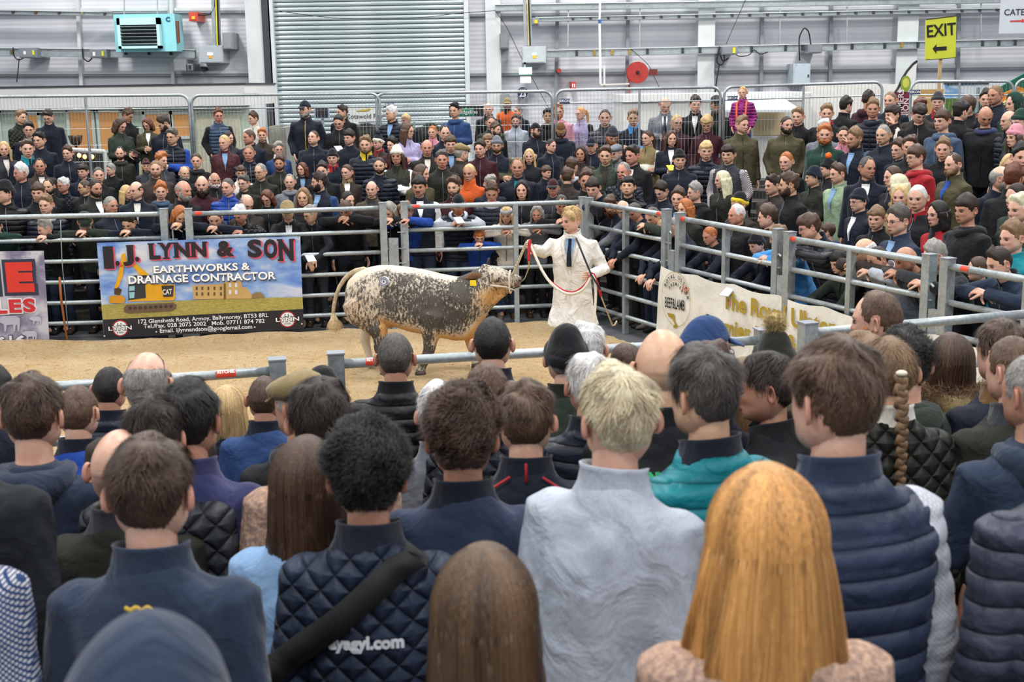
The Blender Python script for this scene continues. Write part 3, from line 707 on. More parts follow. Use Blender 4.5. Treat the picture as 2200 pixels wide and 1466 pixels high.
# ================= the ring (world, metres) =================
RAIL = [np.array(p) for p in ((-9.5, 14.45), (-3.93, 14.78), (.93, 15.5), (1.80, 13.6), (2.6, 11.75), (3.4, 9.8), (4.25, 7.9))]
def rail_dist(p):
    best = 9; 
    for a, b in zip(RAIL[:-1], RAIL[1:]):
        ab = b-a; t = min(1, max(0, ((p-a)@ab)/(ab@ab))); q = a+ab*t; d = np.linalg.norm(p-q)
        if d < best: best = d; sgn = 1 if (ab[0]*(p-a)[1]-ab[1]*(p-a)[0]) > 0 else -1
    return best*sgn
def slope(p): return .42-.17*float(sstep(-.5, 2.5, p[0]))
def far_floor(p):
    d = rail_dist(p); k = math.floor((d-.62)/.5)+1
    return max(0, k)*.5*slope(p) if d > 0 else 0
def near_floor(p):
    d = 5.75-p[1]; k = math.ceil((d-.15)/.62)
    return max(0, k)*.62*.19
NOTES = []
def solve_far(x, y, H, pose):
    v = ray(x, y); t = 7.5 if x > 1000 else 12
    want = {'l': .13, 'L': .10, 'd': .16}.get(pose)
    while t < 26:
        p = CAM+v*t; d = rail_dist(p[:2])
        if want is not None:
            if d >= want: return t
        elif d > .42 and p[2] <= max(0, (d-.45)*slope(p))+H: return t
        t += .03
    return t
def held(kind, root, hp, label, grp=None, rz=0):
    Mx = root.matrix_basis if root.matrix_basis else Matrix.Identity(4)
    w_ = Mx @ Vector(hp); b = MB()
    if kind == 'phone': b.box((-.035, -.005, -.07), (.035, .005, .07)); m = DARKM; cat = 'phone'
    elif kind == 'paper': b.box((-.075, -.002, -.1), (.075, .002, .1)); b.box((-.073, -.006, -.098), (.07, -.0025, .096)); m = WHITE; cat = 'paper'
    elif kind == 'cup': b.add(*tube([(0, 0, -.05), (0, 0, .05)], [.028, .038], 14)); m = WHITE; cat = 'cup'
    o = b.make(kind if kind != 'paper' else 'catalogue', m); o.location = w_; o.rotation_euler = (math.radians(-35 if kind != 'cup' else 0), 0, root.rotation_euler[2]+rz)
    tag(o, label, cat); return o
def person(x, y, g, pose, hs, hc, cl, opts, label, near=None, lod=0, grp='spectators around the sale ring', far=True, vox=.017, t_fix=None):
    O = {}; 
    for q in opts.split(','):
        if q and q != '-': O[q[0]] = q[1:].lstrip('=')
    sex = 1 if 'f' in O else 0; H = 1.76*(.955 if sex else 1.0)*(float(O['k'] or .74) if 'k' in O else 1)
    t = t_fix
    P = CAM+ray(x, y)*t; 
    hat = hs in ('bn', 'pb', 'bc', 'fc', 'hd'); top = {'cr': .121, 'bd': .117, 'bl': .116, 'cu': .137, 'qu': .14, 'bn': .142, 'pb': .205, 'hd': .14}.get(hs, .129)
    fl = near if near is not None else far_floor(P[:2])
    if 'E' in O: fl += float(O['E'])
    if near is None and pose in 'lLd' and 'E' not in O: fl = 0
    # body yaw
    cx, cy = 0., 11.; base = math.degrees(math.atan2(cx-P[0], P[1]-cy)) if near is None else 180
    if near is None: base = max(-68, min(68, base)); 
    if near is None and pose in 'lLd': 
        i = 0 if P[0] < .9 else 1; base = 4 if i == 0 else -67; body = base
    else: body = .55*base+.45*g if abs(g) < 100 and near is None else g
    if near is not None and abs(g) > 150: body = 180+.4*((g-180+540) % 360-180) if near is not None else g
    if 'Y' in O: body = float(O['Y'])
    rel = (g-body+540) % 360-180; rel = max(-75, min(75, rel)); rel = round(rel/15)*15
    rp = 30 if 'D' in O else (-12 if 'U' in O else (18 if pose in 'lLd' else 6))
    sx2 = sex if near is None or sex else 2; bm, HMx, PZ = body_mesh(pose, rel, rp, sx2, lod); Hc = PZ.Hc
    sc = (P[2]-fl)/(Hc[2]+top)
    if 'k' in O and pose == 's' and False: pass
    NOTES.append((round(sc, 2), label[:40], near is None))
    if 'z' in O: sc = float(O['z']); fl = P[2]-sc*(Hc[2]+top)
    Pc = P-np.array([0, 0, top*sc]); Rb = rotz(math.radians(body)); r0 = Pc-Rb@(Hc*sc); 
    root = empty('person', (r0[0], r0[1], fl), math.radians(body), (sc, sc, sc), label, 'person', grp)
    root.matrix_basis  # evaluated lazily
    Mx = Matrix.Translation(root.location) @ Matrix.Rotation(math.radians(body), 4, 'Z') @ Matrix.Scale(sc, 4)
    sk = O.get('s', 'p' if (int(x)*7+int(y)) % 3 else ('y' if int(x) % 2 else 't')); sk = sk[:1] or 'p'
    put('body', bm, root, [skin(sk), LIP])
    # clothing: [tex][col] or [tex][col]/[sleeve]
    tex, col = cl[0], cl[1]; slv = cl[3:] if '/' in cl else None; fat = 1.13 if 'X' in O else 1
    real = 'w' if tex in 'h' else ('j' if tex == 'J' else tex)
    rel_ = tex if (lod and tex in 'pq') else None; mtex = real
    jk = jacket(pose, sx2, fat, vox, rel=rel_)
    if slv: put('gilet', jk[1], root, cloth(col, mtex)); put('sleeves', jk[2], root, cloth(slv[0], slv[1] if len(slv) > 1 else 'w'))
    else: put('jacket', jk[0], root, cloth(col, mtex))
    nk = O.get('C', 'collar')
    if tex == 'h' or 'h' in O: put('hood', neck_piece(pose, sx2, 'hood'), root, cloth((O.get('h') or col)[0], 'w'))
    else:
        nk = 'roll' if 'R' in O else 'collar'; put('collar', neck_piece(pose, sx2, nk), root, cloth((O.get('R') or O.get('c') or col)[0], 'w'))
    if near is None:
        if 'V' in O: put('shirt_front', front_strip(pose, sx2, 'v', fat), root, cloth((O['V'] or 'x')[0], 'w'))
        elif 'R' not in O: put('zip', front_strip(pose, sx2, 'zip', fat), root, cloth((O.get('Z') or ('h' if (int(x)+int(y)) % 2 else 'k'))[0], 'w'))
        if 'T' in O: put('tie', front_strip(pose, sx2, 'tie', fat), root, cloth('n', 'w'))
        put('trousers', trousers(pose, sex), root, cloth(O.get('t', 'jnkc'[int(x) % 4]) or 'j', 'j'))
        if pose in 'lLd' or 't' in O:
            for q in (1, -1): put('shoe', shoe_mesh(), root, [plain(random.choice(['#3a2a1e', '#26221f', '#4a3424', '#6e6a64']), .6), RUB], M=Matrix.Translation((q*.105, 0, 0)))
    # head gear
    hst = hs if hs not in ('bn', 'pb', 'bc', 'fc', 'hd', 'bl') else ('cr' if not sex else 'lo')
    if hs == 'hb': hst = 'hb'
    if 'Q' in O: hst = O['Q']
    if hs == 'bl': hst = None
    if hst and not (hs == 'hd'):
        hm = HM_hair(hst, lod, hat, int(x) % 2 if not lod else int(x) % 5); put('hair', hm, root, hairm(hc), M=HMx)
    if hat:
        k = (O.get('H') or 'k'); put({'bn': 'beanie', 'pb': 'bobble_hat', 'bc': 'baseball_cap', 'fc': 'flat_cap', 'hd': 'hood'}[hs], hat_mesh(hs, lod), root, [cloth(k[0], 'w'), cloth(k[1] if len(k) > 1 else k[0], 'w'), cloth(k[2] if len(k) > 2 else 'K', 't')], M=HMx)
    if hs == 'hb':
        b = MB(); n = 24; R = []
        for z_, e in ((.03, .100), (.03, .108), (.085, .1), (.085, .092)): a = np.arange(n)*2*np.pi/n; R.append(np.stack([e*.84*np.sin(a), -e*1.03*np.cos(a)+.004, np.full(n, z_)-.012*np.cos(a-math.pi)], 1))
        R = np.array(R+[R[0]]); V = R.reshape(-1, 3); b.add(V, [(i*n+j, i*n+(j+1) % n, (i+1)*n+(j+1) % n, (i+1)*n+j) for i in range(4) for j in range(n)]); b.make('headband', cloth('h', 's'), root, True, M=HMx)
    if near is None or abs(rel+0) > 40 or abs(g) < 140:
        put('eyes', eyes_mesh(), root, None, M=HMx); put('eyebrows', brow_mesh(), root, hairm({'w': 'g', 'y': 'l', 'Y': 'l'}.get(hc, hc)), M=HMx)
    if 'G' in O: put('glasses', glasses_mesh(), root, None, M=HMx)
    for kk, bk in (('B', 'b'), ('F', 'f'), ('b', 's'), ('M', 'm')):
        if kk in O: put('beard' if kk != 'M' else 'moustache', beard_mesh(bk), root, hairm((O[kk] or hc)[0]), M=HMx)
    if 'N' in O or 'P' in O or 'U' in O and False:
        hp = PZ.W[0]*.5+PZ.W[1]*.5+np.array([0, -.12, .05]) if pose in 'hlLdc' else PZ.W[0]+np.array([0, -.02, .09])
        w_ = Mx @ Vector(hp); b = MB(); bk = O.get('N') if 'N' in O else 'P'
        if 'N' in O: b.box((-.055, -.002, -.07), (.055, .002, .07)); b.box((-.053, -.006, -.068), (.051, -.0025, .067)); nm, cat, mm = 'catalogue', 'paper', plain({'y': '#e6dc3c', 'g': '#8fb39a'}.get(bk, '#c9cdd0'), .6)
        else: b.box((-.034, -.005, -.07), (.034, .005, .07)); b.box((-.03, .005, -.064), (.03, .0062, .064)); nm, cat, mm = 'phone', 'phone', DARKM
        o = b.make(nm, mm); o.location = w_; o.rotation_euler = (math.radians(-62), 0, math.radians(body)+.4)
        tag(o, ('folded %s held by the %s' % ('sheet' if cat == 'paper' else 'phone', ' '.join(label.split()[:11]))).replace('folded phone', 'dark phone'), cat)
    return root, Mx, PZ, HMx, sc
def HM_hair(st, lod, hat, seed):
    if hat and st in ('sh', 'cr', 'qu', 'cu', 'mo'): st = 'cr'
    if hat and st == 'lo': st = 'lo'
    return hair_mesh(st, lod, seed)
def crowd(rows):
    L = []
    for r in rows:
        a, label = r.split('|'); q = a.split(); x, y, g = float(q[0]), float(q[1]), float(q[2]); o = q[7] if len(q) > 7 else '-'
        sex = any(w_ and w_[0] == 'f' for w_ in o.split(',')); kid = [w_ for w_ in o.split(',') if w_ and w_[0] == 'k']
        H = 1.77*(.955 if sex else 1)*(float(kid[0][1:] or .74) if kid else 1)
        e = [float(w_[1:]) for w_ in o.split(',') if w_ and w_[0] == 'E']; H += e[0] if e else 0
        L.append([x, y, g, q[3], q[4], q[5], q[6], o, label.strip(), solve_far(x, y, H, q[3])])
    V = [ray(r[0], r[1]) for r in L]; n = len(L)
    for it in range(90):                       # let people who stand in each other step a little forward or back
        mv = np.zeros(n)
        P = np.array([(CAM+V[i]*L[i][9])[:2] for i in range(n)])
        D = np.linalg.norm(P[:, None]-P[None], axis=2); I, J = np.where((D < .44)&(D > 0))
        for i, j in zip(I, J):
            if i >= j: continue
            s_ = 1 if L[i][9] > L[j][9] else -1; am = (.45-D[i, j])*.5
            fi = L[i][3] in 'lLd'; fj = L[j][3] in 'lLd'
            if not fi: mv[i] += s_*am
            if not fj: mv[j] -= s_*am
        for i in range(n):
            L[i][9] += max(-.08, min(.08, mv[i]))
            if L[i][3] not in 'lLd':
                while rail_dist((CAM+V[i]*L[i][9])[:2]) < .40: L[i][9] += .03
    for r in L:
        if r[0] > 1480 and -100 < r[2] <= -50: r[2] = max(-98, r[2]*1.28)
        person(*r[:9], t_fix=r[9])
FAR = '''43 236 60 c sh l qg - | fair-haired man in dark green quilted jacket, arms folded before the caravan window
103 235 -8 s sh d wn D,c | tall smiling young man in navy zip top with white chest crest
61 262 10 s sh k jn G | black-haired man with glasses and navy coat behind two boys
83 283 -20 s sh k jn - | dark-haired young man in navy coat below the tall smiling man
57 299 30 s sh b jn c=t | brown-haired boy in dark jacket with teal collar
7 303 20 s lo y Jc f,Vw | long-haired blonde woman in charcoal coat over striped top
144 313 0 s sh b jn/n Z | young man in navy gilet standing beside the fence upright
272 232 80 s sh b jk D | brown-haired man in black jacket bent beside the woman with phone
257 251 60 h bo b jG f,D,P | woman with brown bob in dark green jacket showing her phone
316 252 -20 h bo a jo f,D,Vx | auburn woman in olive jacket with white collar looking at a phone
352 247 -60 s cu d jn D,B | bearded curly man in navy looking down by the fence
257 314 0 s rc d jg b,h=g | man with receding dark hair and hooded green parka
369 276 -20 c sh s pn/b G | man with glasses, quilted navy gilet and bright blue sleeves
345 326 60 s cu r jc - | ginger-haired man in dark grey jacket looking sideways
313 341 20 s bn y jc f,Hm | blonde woman in a maroon knitted beanie
333 344 10 s cr l ju b | cropped fair man with stubble in brown jacket
44 351 -50 s sh w jn sr | elderly white-haired man in navy sweater looking away
84 339 10 s rc d ju Vw | man with high forehead and navy coat over grey collar
177 352 -20 s mo d jn - | boy with heavy dark fringe in navy jacket
210 358 30 s cr s jk - | grey cropped man half hidden behind a broad grey-haired man
238 352 -50 s sh g jk Vk | grey-haired clean-shaven man in black waxed jacket
135 381 -40 s sh w qn/u G,M,sr | white-haired man with moustache, glasses and navy gilet with brown sleeves
203 385 50 s cr d jg b,Vx,st | cropped dark man in green waxed jacket with white shirt
181 386 -60 s cr b jk G | short-haired man with glasses half hidden, in black coat
103 383 0 s rc d jk B | dark bearded man behind the fringe-haired boy at rail end
80 393 10 s mo b jk - | round-faced boy with brown fringe in black jacket
8 387 -40 s bn k pk Hk | man in black beanie and black padded jacket
292 390 -30 s bd d wn Vw,X | stocky balding man in navy zip jumper over pale shirt
344 390 15 s cu r hi - | boy with short ginger curls and blue-grey hoodie
395 358 40 s bd g jk B | bald grey-bearded man looking across the ring, highest of three bald men
392 388 60 s bd g jk B,sr | bald man with white stubble and black jacket near the rail
270 397 60 s lo y jk f | blonde woman hidden behind the balding man in navy jumper
236 421 60 s cr g jn Z | grey cropped man in navy zip coat squinting sideways
97 418 -10 s sh l pn h=e | round-faced fair young man in navy padded coat with grey hood
96 470 -50 L sh g jk - | grey-haired man resting face on folded arms by the purple banner
181 457 20 L fc g jG D,HG | man in green flat cap leaning forehead down on green sleeves
275 457 -10 L sh d wn D | dark-haired lad hiding mouth behind folded navy arms on the rail
385 440 30 L lo r jn f,D | ginger girl in navy coat leaning with hand on cheek beside panel gap
461 450 0 L cr d wn h=n | short-haired man in navy hooded top, chin on crossed hands above the banner
515 439 -25 l sh w qk D,sr | white-haired man in dark quilted jacket leaning over the banner, hand at chin
617 433 10 d fc g jk D,HK,Vx,N | man in pale tweed flat cap holding catalogue over the banner
667 440 -60 d sh g jD f,G,N | grey-haired woman with glasses and black parka at banner end
742 428 -10 L cr b jk D | cropped man in black coat leaning beside the gate, face down
489 382 -30 s cr s pb - | grey cropped man in vivid blue padded jacket
529 417 40 s bd g ju G,D | balding grey man with glasses looking down behind the banner
573 406 -10 s bo a jk f,G,D | auburn woman with dark glasses looking down behind the rail
523 376 -20 s sh s jg G,Vw | dark-grey-haired man with glasses and tweed jacket over checked shirt
622 373 0 s rc g jh h=h,Vn | balding fair man in grey hooded jacket over navy top
651 402 -10 s bo l jk f,Rm,N | fair bobbed woman in maroon scarf holding a white sheet
685 370 -80 s sh d jn/B Va,B,X | dark-haired man in navy gilet and blue shirt talking sideways
433 378 0 s bl d jm F=d,Vm | bald man with full dark beard and maroon top
460 371 30 s bd w jk B | bald man with white beard behind the dark-bearded man
649 348 -20 s bo a jn f,Va | auburn bobbed woman in navy coat with striped collar
692 348 -10 s sh d jk - | dark-haired young man behind the talking man in gilet
517 356 10 s mo b jw f,G | woman with brown fringe and glasses in cream jacket
559 350 -30 s rc g jg G | elderly grey man with thin glasses and dark green fleece
600 333 -5 s cu b jg b | wavy-haired heavy-browed man in dark green zip coat
597 304 20 s cu g jB f,G,cx | grey wavy-haired person with red glasses in blue and white jacket
534 311 0 s cr l pn sr | shaven-headed man in navy puffer jacket staring ahead
421 328 0 s tie b jk f,h=k | young woman with tied brown hair and black hoodie
481 289 -20 s tie y tm f,Va | blonde woman in maroon tweed jacket with hair tied back
490 282 60 s bo d jc f | dark-haired woman hidden behind the maroon tweed jacket
468 233 20 p sh a pi/k G,sr | tall man with glasses and padded navy gilet, hands in pockets
544 240 -50 s sh b jw f,cw | short-haired woman in cream fleece by the grey column
563 275 10 s sh r ju f | short ginger-haired woman in brown coat
535 278 -60 s cr b jn sr | red-faced cropped man in navy jacket looking sideways
655 217 -30 p bc d jn B=g,Hn,Zy,E.1 | bearded man in navy baseball cap and navy coat with yellow zip
673 280 -20 p cr b wn U,X | heavy young man in navy quarter-zip sweater, chin raised
714 320 0 s bn d jn Hk,c=r | man in black beanie with goggle-shaped badge on it
735 225 -60 s sh d jk - | dark-haired man behind the black screen, face half covered
727 244 -10 h tie k jk D,N | dark-haired person in black coat reading papers by the screen
750 278 -30 s mo k wn - | black-haired man in navy half-zip top with white lettering
745 352 -20 s po b ju f,cK,Vx | woman with brown ponytail and shearling-collared brown coat
746 410 40 s tie k jn f | dark-haired woman with hair scraped back beside the gate
841 227 -70 p sh w pn Va,E.05 | white-haired man in open navy padded jacket over pale blue sweater
872 245 -50 s mo y jn k.9 | fair boy in navy looking away beside white-haired man
875 264 60 c lo b wl f,G | girl with long brown hair, glasses and lilac sweater, arms folded
785 291 0 s sh l pn/n B=l,cy,X | broad bearded man in padded navy gilet with yellow hood lining
812 281 -50 s pb k ju Hnwn,cr | man in navy bobble hat with white band
842 294 -30 s cu k jm - | curly black-haired lad in maroon jacket
852 312 0 c bn b tg/x f,Hww,N | woman in white beanie, green tweed gilet and cream sleeves, arms folded
929 269 -10 s tie r wq f,k.95 | fair ginger girl in pink top
955 268 20 s rc d jn - | man with thinning dark hair and long nose in navy jacket
977 220 -30 h sh k hB P,E.05 | dark-haired man in blue hoodie holding an open booklet
1049 221 -10 s bd g jk E.05 | bald elderly man in black jacket beside orange hi-vis man
917 300 0 s bd l jg sr,Vw | bald ruddy man in dark waxed jacket
968 291 0 s mo b pn Va | slim brown-haired young man in navy padded jacket, blue shirt
991 309 125 s fc g ju HK | man in grey tweed flat cap turned away
1055 248 10 s cr b jG - | cropped brown-haired man in green coat below the bald man
1064 263 60 s sh b jk B | brown-bearded man in profile above the grey beanie
1090 210 -10 s bc b jz B=b,HKKK,c=n,E.1 | man in camouflage cap and orange hi-vis jacket
1113 227 -60 s cr s jn - | grey cropped man in navy beside the hi-vis man
1108 246 -10 s sh b we B | bearded young man in pale grey sweater
1047 288 20 s mo l jk f | fair woman with fringe behind the grey beanie
1067 292 -10 c bn b jn/o G,Hh,b | man in grey beanie, glasses and navy gilet with olive sleeves
1032 301 -20 s sh d jm - | dark-haired square-faced man in maroon jacket
815 337 0 s cr d pn b,Vn | large unshaven man with short dark hair in navy padded jacket
949 322 0 s sh s jg sr | craggy grey-haired man in green waxed jacket
1008 351 -20 s tie y jz f,Rz | fair woman in bright orange roll-neck fleece
904 352 80 s lo b jo f | woman with long brown hair turned in profile, olive coat
798 389 -10 s bd l tu V=c | bald man with head tilted, in brown tweed jacket
900 378 0 s mo k jn/x M=k,Vx | black-haired moustached man in navy gilet and white sleeves
975 378 -20 s cu b jm b | pale young man with brown curls in maroon jacket
1056 390 -5 s sh b pn h=e,D | brown-haired man in navy gilet over grey hoodie looking down
1053 376 20 s sh g jn - | grey-haired man mostly hidden behind the grey hoodie
1112 337 -10 s rc l jn Vt | man in aqua sweater under navy jacket
984 418 0 l bc b pn/e B=r,Hk,h=e,N | man in black cap and grey hoodie holding rolled paper over the rail
836 431 -25 L lo g jk f,D | blonde-grey woman in black coat with hand pressed to her head
871 432 -25 L sh l jb D,sr | ruddy man in royal blue jacket leaning at the gate hinge
1030 492 0 L mo r jb k,G,z.78 | small boy with ginger hair and glasses resting on blue sleeves
1088 442 -5 l hb y ww f,z.87 | girl in grey striped headband and cream jumper leaning on bars
1154 439 -10 l bo g wh f | woman with long grey bob and grey sweater, hand at her chin
1206 416 0 l rc s jk D | grey balding man in black behind the white-coated handler
1188 385 -10 s bc g jc Hmk,sr | elderly man in dark maroon baseball cap
1219 360 170 s sh b ju - | brown-haired man in brown waxed coat seen from behind
1121 386 -10 s lo k jk f | young woman with long black hair and black top
1142 396 60 s lo b jk f,k.85 | child with brown hair in profile beside black-haired woman
1173 356 60 s mo b jn k.9 | brown-haired boy in navy looking across, behind maroon cap
1137 319 -10 s lo y jD f | young woman with very long wavy blonde hair
1183 298 50 s cr d wn - | dark cropped young man grinning sideways in navy fleece with blue logo
1150 265 60 c bc b jn B=b,Hk | bearded man in black cap and navy top, arms folded, in profile
1177 233 0 s sh k hk - | dark-haired pale young man in black hooded jacket
1199 222 0 s cu r hq G,B=r | man with ginger curls, beard and glasses above tan cap
1205 263 -5 s bc r hn B=b,HOOO,D,X | big bearded man in tan baseball cap and navy hoodie with yellow print
1248 229 -50 s po R jl/k f,G | woman with red-gold curls and glasses in lilac gilet
1300 234 0 s cr d pc - | cropped dark-haired man in charcoal padded jacket
1315 271 10 s bn r jk Hc,B=r,D | ginger-bearded man in dark grey beanie looking down
1361 235 0 c sh l jn/s c=s | fair man in navy gilet with bright sky-blue sleeves
1429 208 0 h bd l jh D,T,Vx,P,E.1 | balding man in grey suit and tie looking at his phone
1391 279 -50 c po b jK/w f | young woman with curly ponytail in tan gilet and cream sleeves
1454 245 20 s po y jm f,G | blonde woman with glasses in burgundy jacket
1442 279 10 h lo b jn f,Ny,Vx | girl with long straight brown hair holding yellow paper
1271 296 -20 s bc g jn Hnn | man in navy baseball cap with grey sideburns
1248 312 -20 s lo d ju f | smiling young woman with long dark hair
1301 313 -10 s sh b tG V=u | long-faced brown-haired man in green tweed jacket
1323 311 -50 s fc g jh Hh,B=g | grey-bearded man in grey flat cap turned sideways
1359 312 -50 s sh d jk X,Vx,sr | dark-haired heavy man in black waxed jacket
1460 321 0 s bn d wn Hk,X | young man in black beanie and navy fleece with white emblem
1229 338 150 s cu b jk h=e | curly brown-haired lad turned away with pale grey hood
1340 347 -30 m rc g qn sr | grey cropped man speaking on a phone, navy quilted jacket
1260 363 0 s cu b jk - | curly brown-haired youth above the boy on the rail
1274 381 -25 l mo d wn k.9,z1.02 | dark-haired boy in navy sweatshirt draped over the top rail
1349 379 -10 s mo k pk U | black-haired young man in black padded jacket with raised chin
1422 388 -50 s cu d jn D | curly dark-haired smiling lad in navy shirt jacket
1458 403 -20 s sh b jn Va | brown-haired young man with open blue collar
1494 206 0 s sh d jk Vx,E.1 | dark-haired man with white card badge on black jacket
1540 206 0 p fc d jg G,B=g,Hk,E.1 | man in black flat cap, glasses and green coat by fence
1519 246 -10 p mo y jm f,D | fair woman in maroon coat looking down
1596 185 -20 p po R pp f,k.7,z.72,Vp,E.9,tB | ginger girl in purple coat and orange straps sitting on shoulders
1594 246 40 s qu l jo X,E.1 | young man in olive and navy waxed coat carrying the girl
1517 303 -5 s mo y pn - | boy with blond bowl fringe in navy puffer
1565 310 -30 p mo d jc/ms - | boy with dark curls, charcoal gilet and striped sleeves
1690 249 10 p cr d jo B=d,X | broad bearded man in olive field jacket, hands in pockets
1715 231 -30 s sh l jk - | fair-haired man in black behind the olive field jacket
1777 223 -20 s sh l jk c=r | fair young man in black jacket with red collar
1771 256 -20 s sh w jh - | white-haired person hidden behind the ginger-bearded man
1773 266 -20 s sh r wf B=r,X | ginger-bearded man in green rugby shirt with white stripe
1818 208 120 s sh k jk - | black-haired man in black jacket turned away by the fence
1813 270 -20 m tie d jq f | dark-haired woman in pink drinking from a white cup
1838 274 -50 s cu l jn B=l,Va | curly fair man with beard and navy jacket over pale shirt
1690 325 -40 s tie r jk f | short-haired ginger woman with eyes closed in dark coat
1661 375 -50 s sh d ju N | dark-haired gaunt man in brown jacket holding white paper
1697 370 -80 s sh b jk B=b | brown-bearded man in strict profile, black jacket
1749 357 -70 c bn g jg Hn | man in navy beanie and dark olive coat, arms folded
1780 330 -95 s pb d jk Hkkz | man in black bobble hat with orange pompom
1802 348 -60 s qu b jv Va | young man with brown quiff in pale sage fleece
1553 366 -60 s lo Y jg f | young woman with long platinum hair and dark green top
1494 392 -60 s sh g jk h=k,cy | grey-haired man in black coat with fluorescent yellow trim
1589 413 -60 s bn l ju Hky | balding man with yellow-striped band behind the elderly man
1584 437 -60 s rc w jk X,sr | elderly white-haired man in black coat gazing along the rail
1650 440 -80 s cu b jk - | curly brown-haired young man in black, profile
1741 456 -80 l cu b pc G,Q=mo,c=n | young man with brown mop, glasses and charcoal padded jacket, arms folded
1780 480 -120 s mo b wB k.85,h=B | brown-haired boy in bright blue hoodie turned away
1846 405 -60 s bn g jn G,Hn,Vx | man in navy beanie and glasses, white collar, navy coat
1526 486 -50 d cr r jn sr | ruddy elderly man with clasped hands over the white banner
1627 489 -50 d pb d jn Hkkk,N | man in black bobble hat leaning over banner with papers
1675 483 -90 l sh l ws k.95 | fair boy in sky-blue fleece leaning on bars
1804 538 -55 d mo k jG f,z.85 | dark-fringed woman in green coat with limp wrist over the bar
1861 512 -70 L bd w ju cO | bald white-haired man in fur-collared brown coat
1888 528 -60 L cr d we - | dark cropped lad with chin on pale grey sleeves
1948 530 -60 L bl d wc - | completely bald man with chin on charcoal sleeves
2012 518 -70 l sh g wk c=j | grey-brown-haired man with hand behind his neck at panel end
2104 550 -110 s bu b jk f,z.88 | girl with brown hair in topknot looking down past the rail
2150 527 -60 l qu d jj X | young man with dark quiff and big navy coat, elbows on the rail
2178 475 -60 s sh l jt - | fair-haired lad in teal jacket behind the dark quiff
2078 418 -50 s mo d hk - | pale youth with dark wavy hair and black hoodie
2017 430 -60 s bo k jr f,Rk | black-haired woman in bright red jacket
1973 396 -30 s cr w jk c=r,X | grey cropped man in black coat with red lining
1937 396 -30 s lo y jK f | blonde woman with sunglasses pushed up on her hair
1932 440 -60 s cu s jj G,Va | curly grey-haired man in navy blazer with blue checked shirt
1884 443 -30 s mo l jk k.9 | sullen boy in black top with small red emblem
1864 335 20 s rc s wn Vx | dark-haired man in navy jumper with white collar, head tilted
1899 267 -40 s cr g jn/i X | olive-skinned grey cropped man in navy and grey gilet
1932 298 -50 s cu b jn f | curly-haired pale young woman in navy jacket
1920 355 -60 s tie b jk f | tanned brown-haired woman above the khaki coat
1931 373 -120 s lo Y jK f,hK | blonde woman in khaki coat with hood, turned away
1957 291 -20 s sh b jk - | square-jawed brown-haired man behind the red hoodie boy
1970 312 -60 s mo b hr G | tall boy with brown fringe and glasses in red hoodie
2028 296 -20 s sh l jk - | fair wavy-haired young man in black above the olive jacket
2050 327 -60 s rc b jo B=l,Vb,X | balding bearded man in olive-brown jacket and blue shirt
1876 212 -20 s sh l pn h=n | fair boy in navy padded hoodie with white cords
1866 195 130 s sh d hm - | dark-haired person in maroon and black hoodie, back turned
1914 196 -40 s cr l jn - | cropped man in navy beside the feather flag
1919 225 -60 m mo d jk/w - | dark-fringed lad with hand over his mouth
1975 222 10 s mo d jk D | laughing dark-haired lad in black softshell jacket
1977 211 0 s sh a ju - | auburn-haired person hidden behind the laughing lad
2016 197 -30 s bn g jn Hc,c=r | man in dark grey beanie and navy coat with red lining
2026 235 -50 s mo b hi - | smiling lad with long brown fringe and blue-grey hoodie
2065 216 120 s cu k jk - | dark curly-haired man in black with back turned by the mural
2080 207 -90 s cu b jk - | curly brown head above the back-turned man in black
2118 228 -10 s bl k jk h=P,D,X | bald tall man in black jacket with blue hood, looking down
2120 192 -20 s sh d jn - | dark-haired lad in navy with phone near the green tent
2140 182 -50 s cr l jn E.05 | highest cropped man in navy before the green tent
2181 197 -60 s hd k jf Hf | youth with green hood pulled up
2170 238 -70 s bd g pn - | bald man in navy puffer jacket in profile
2183 267 -60 s bn b jk Hq,Q=lo,f | woman in pink beanie with long brown hair
2169 330 -20 s bo y jk f,G | blonde bobbed woman with glasses peering over shoulders
2196 308 0 s sh k jk - | dark-haired man cut by the picture's edge beside the blonde bob
2150 357 90 s bd g jn B=g | grey bearded bald man in navy coat talking to auburn friend
2180 352 140 s cu a jk - | person with thick auburn curls facing away
2186 392 -60 s tie d jG f | young woman with dark tied hair and green jacket
2193 415 -50 s sh Y jg - | fair-haired lad in green below the dark-haired woman
2195 234 -60 s bn g jG Hfff | person in green patterned woolly hat
1311 418 -10 d sh b jn/h F=a,D,X | man with huge ginger-brown beard and grey sleeves
1338 430 -30 d bd w jn G,D | white-haired man with glasses behind the rail upright
1364 434 -50 d cr s jn D,sr | grey-faced man in navy with cupped hands over the bar
1403 443 -55 L cr s jG D | cropped man burying mouth in green sleeve on the bar
1425 469 -40 d tie y jn f,cy,z.86 | slim blonde woman in navy and yellow jacket by the gate post
1450 466 -60 d cr g jn z.95 | grey-haired man mostly hidden behind the gate posts
1473 426 -55 s bo r jg f,cK | ginger bobbed woman in dark coat near the gate
-14 466 20 L sh k jf - | man in green coat cut off at the far end of the rail
'''
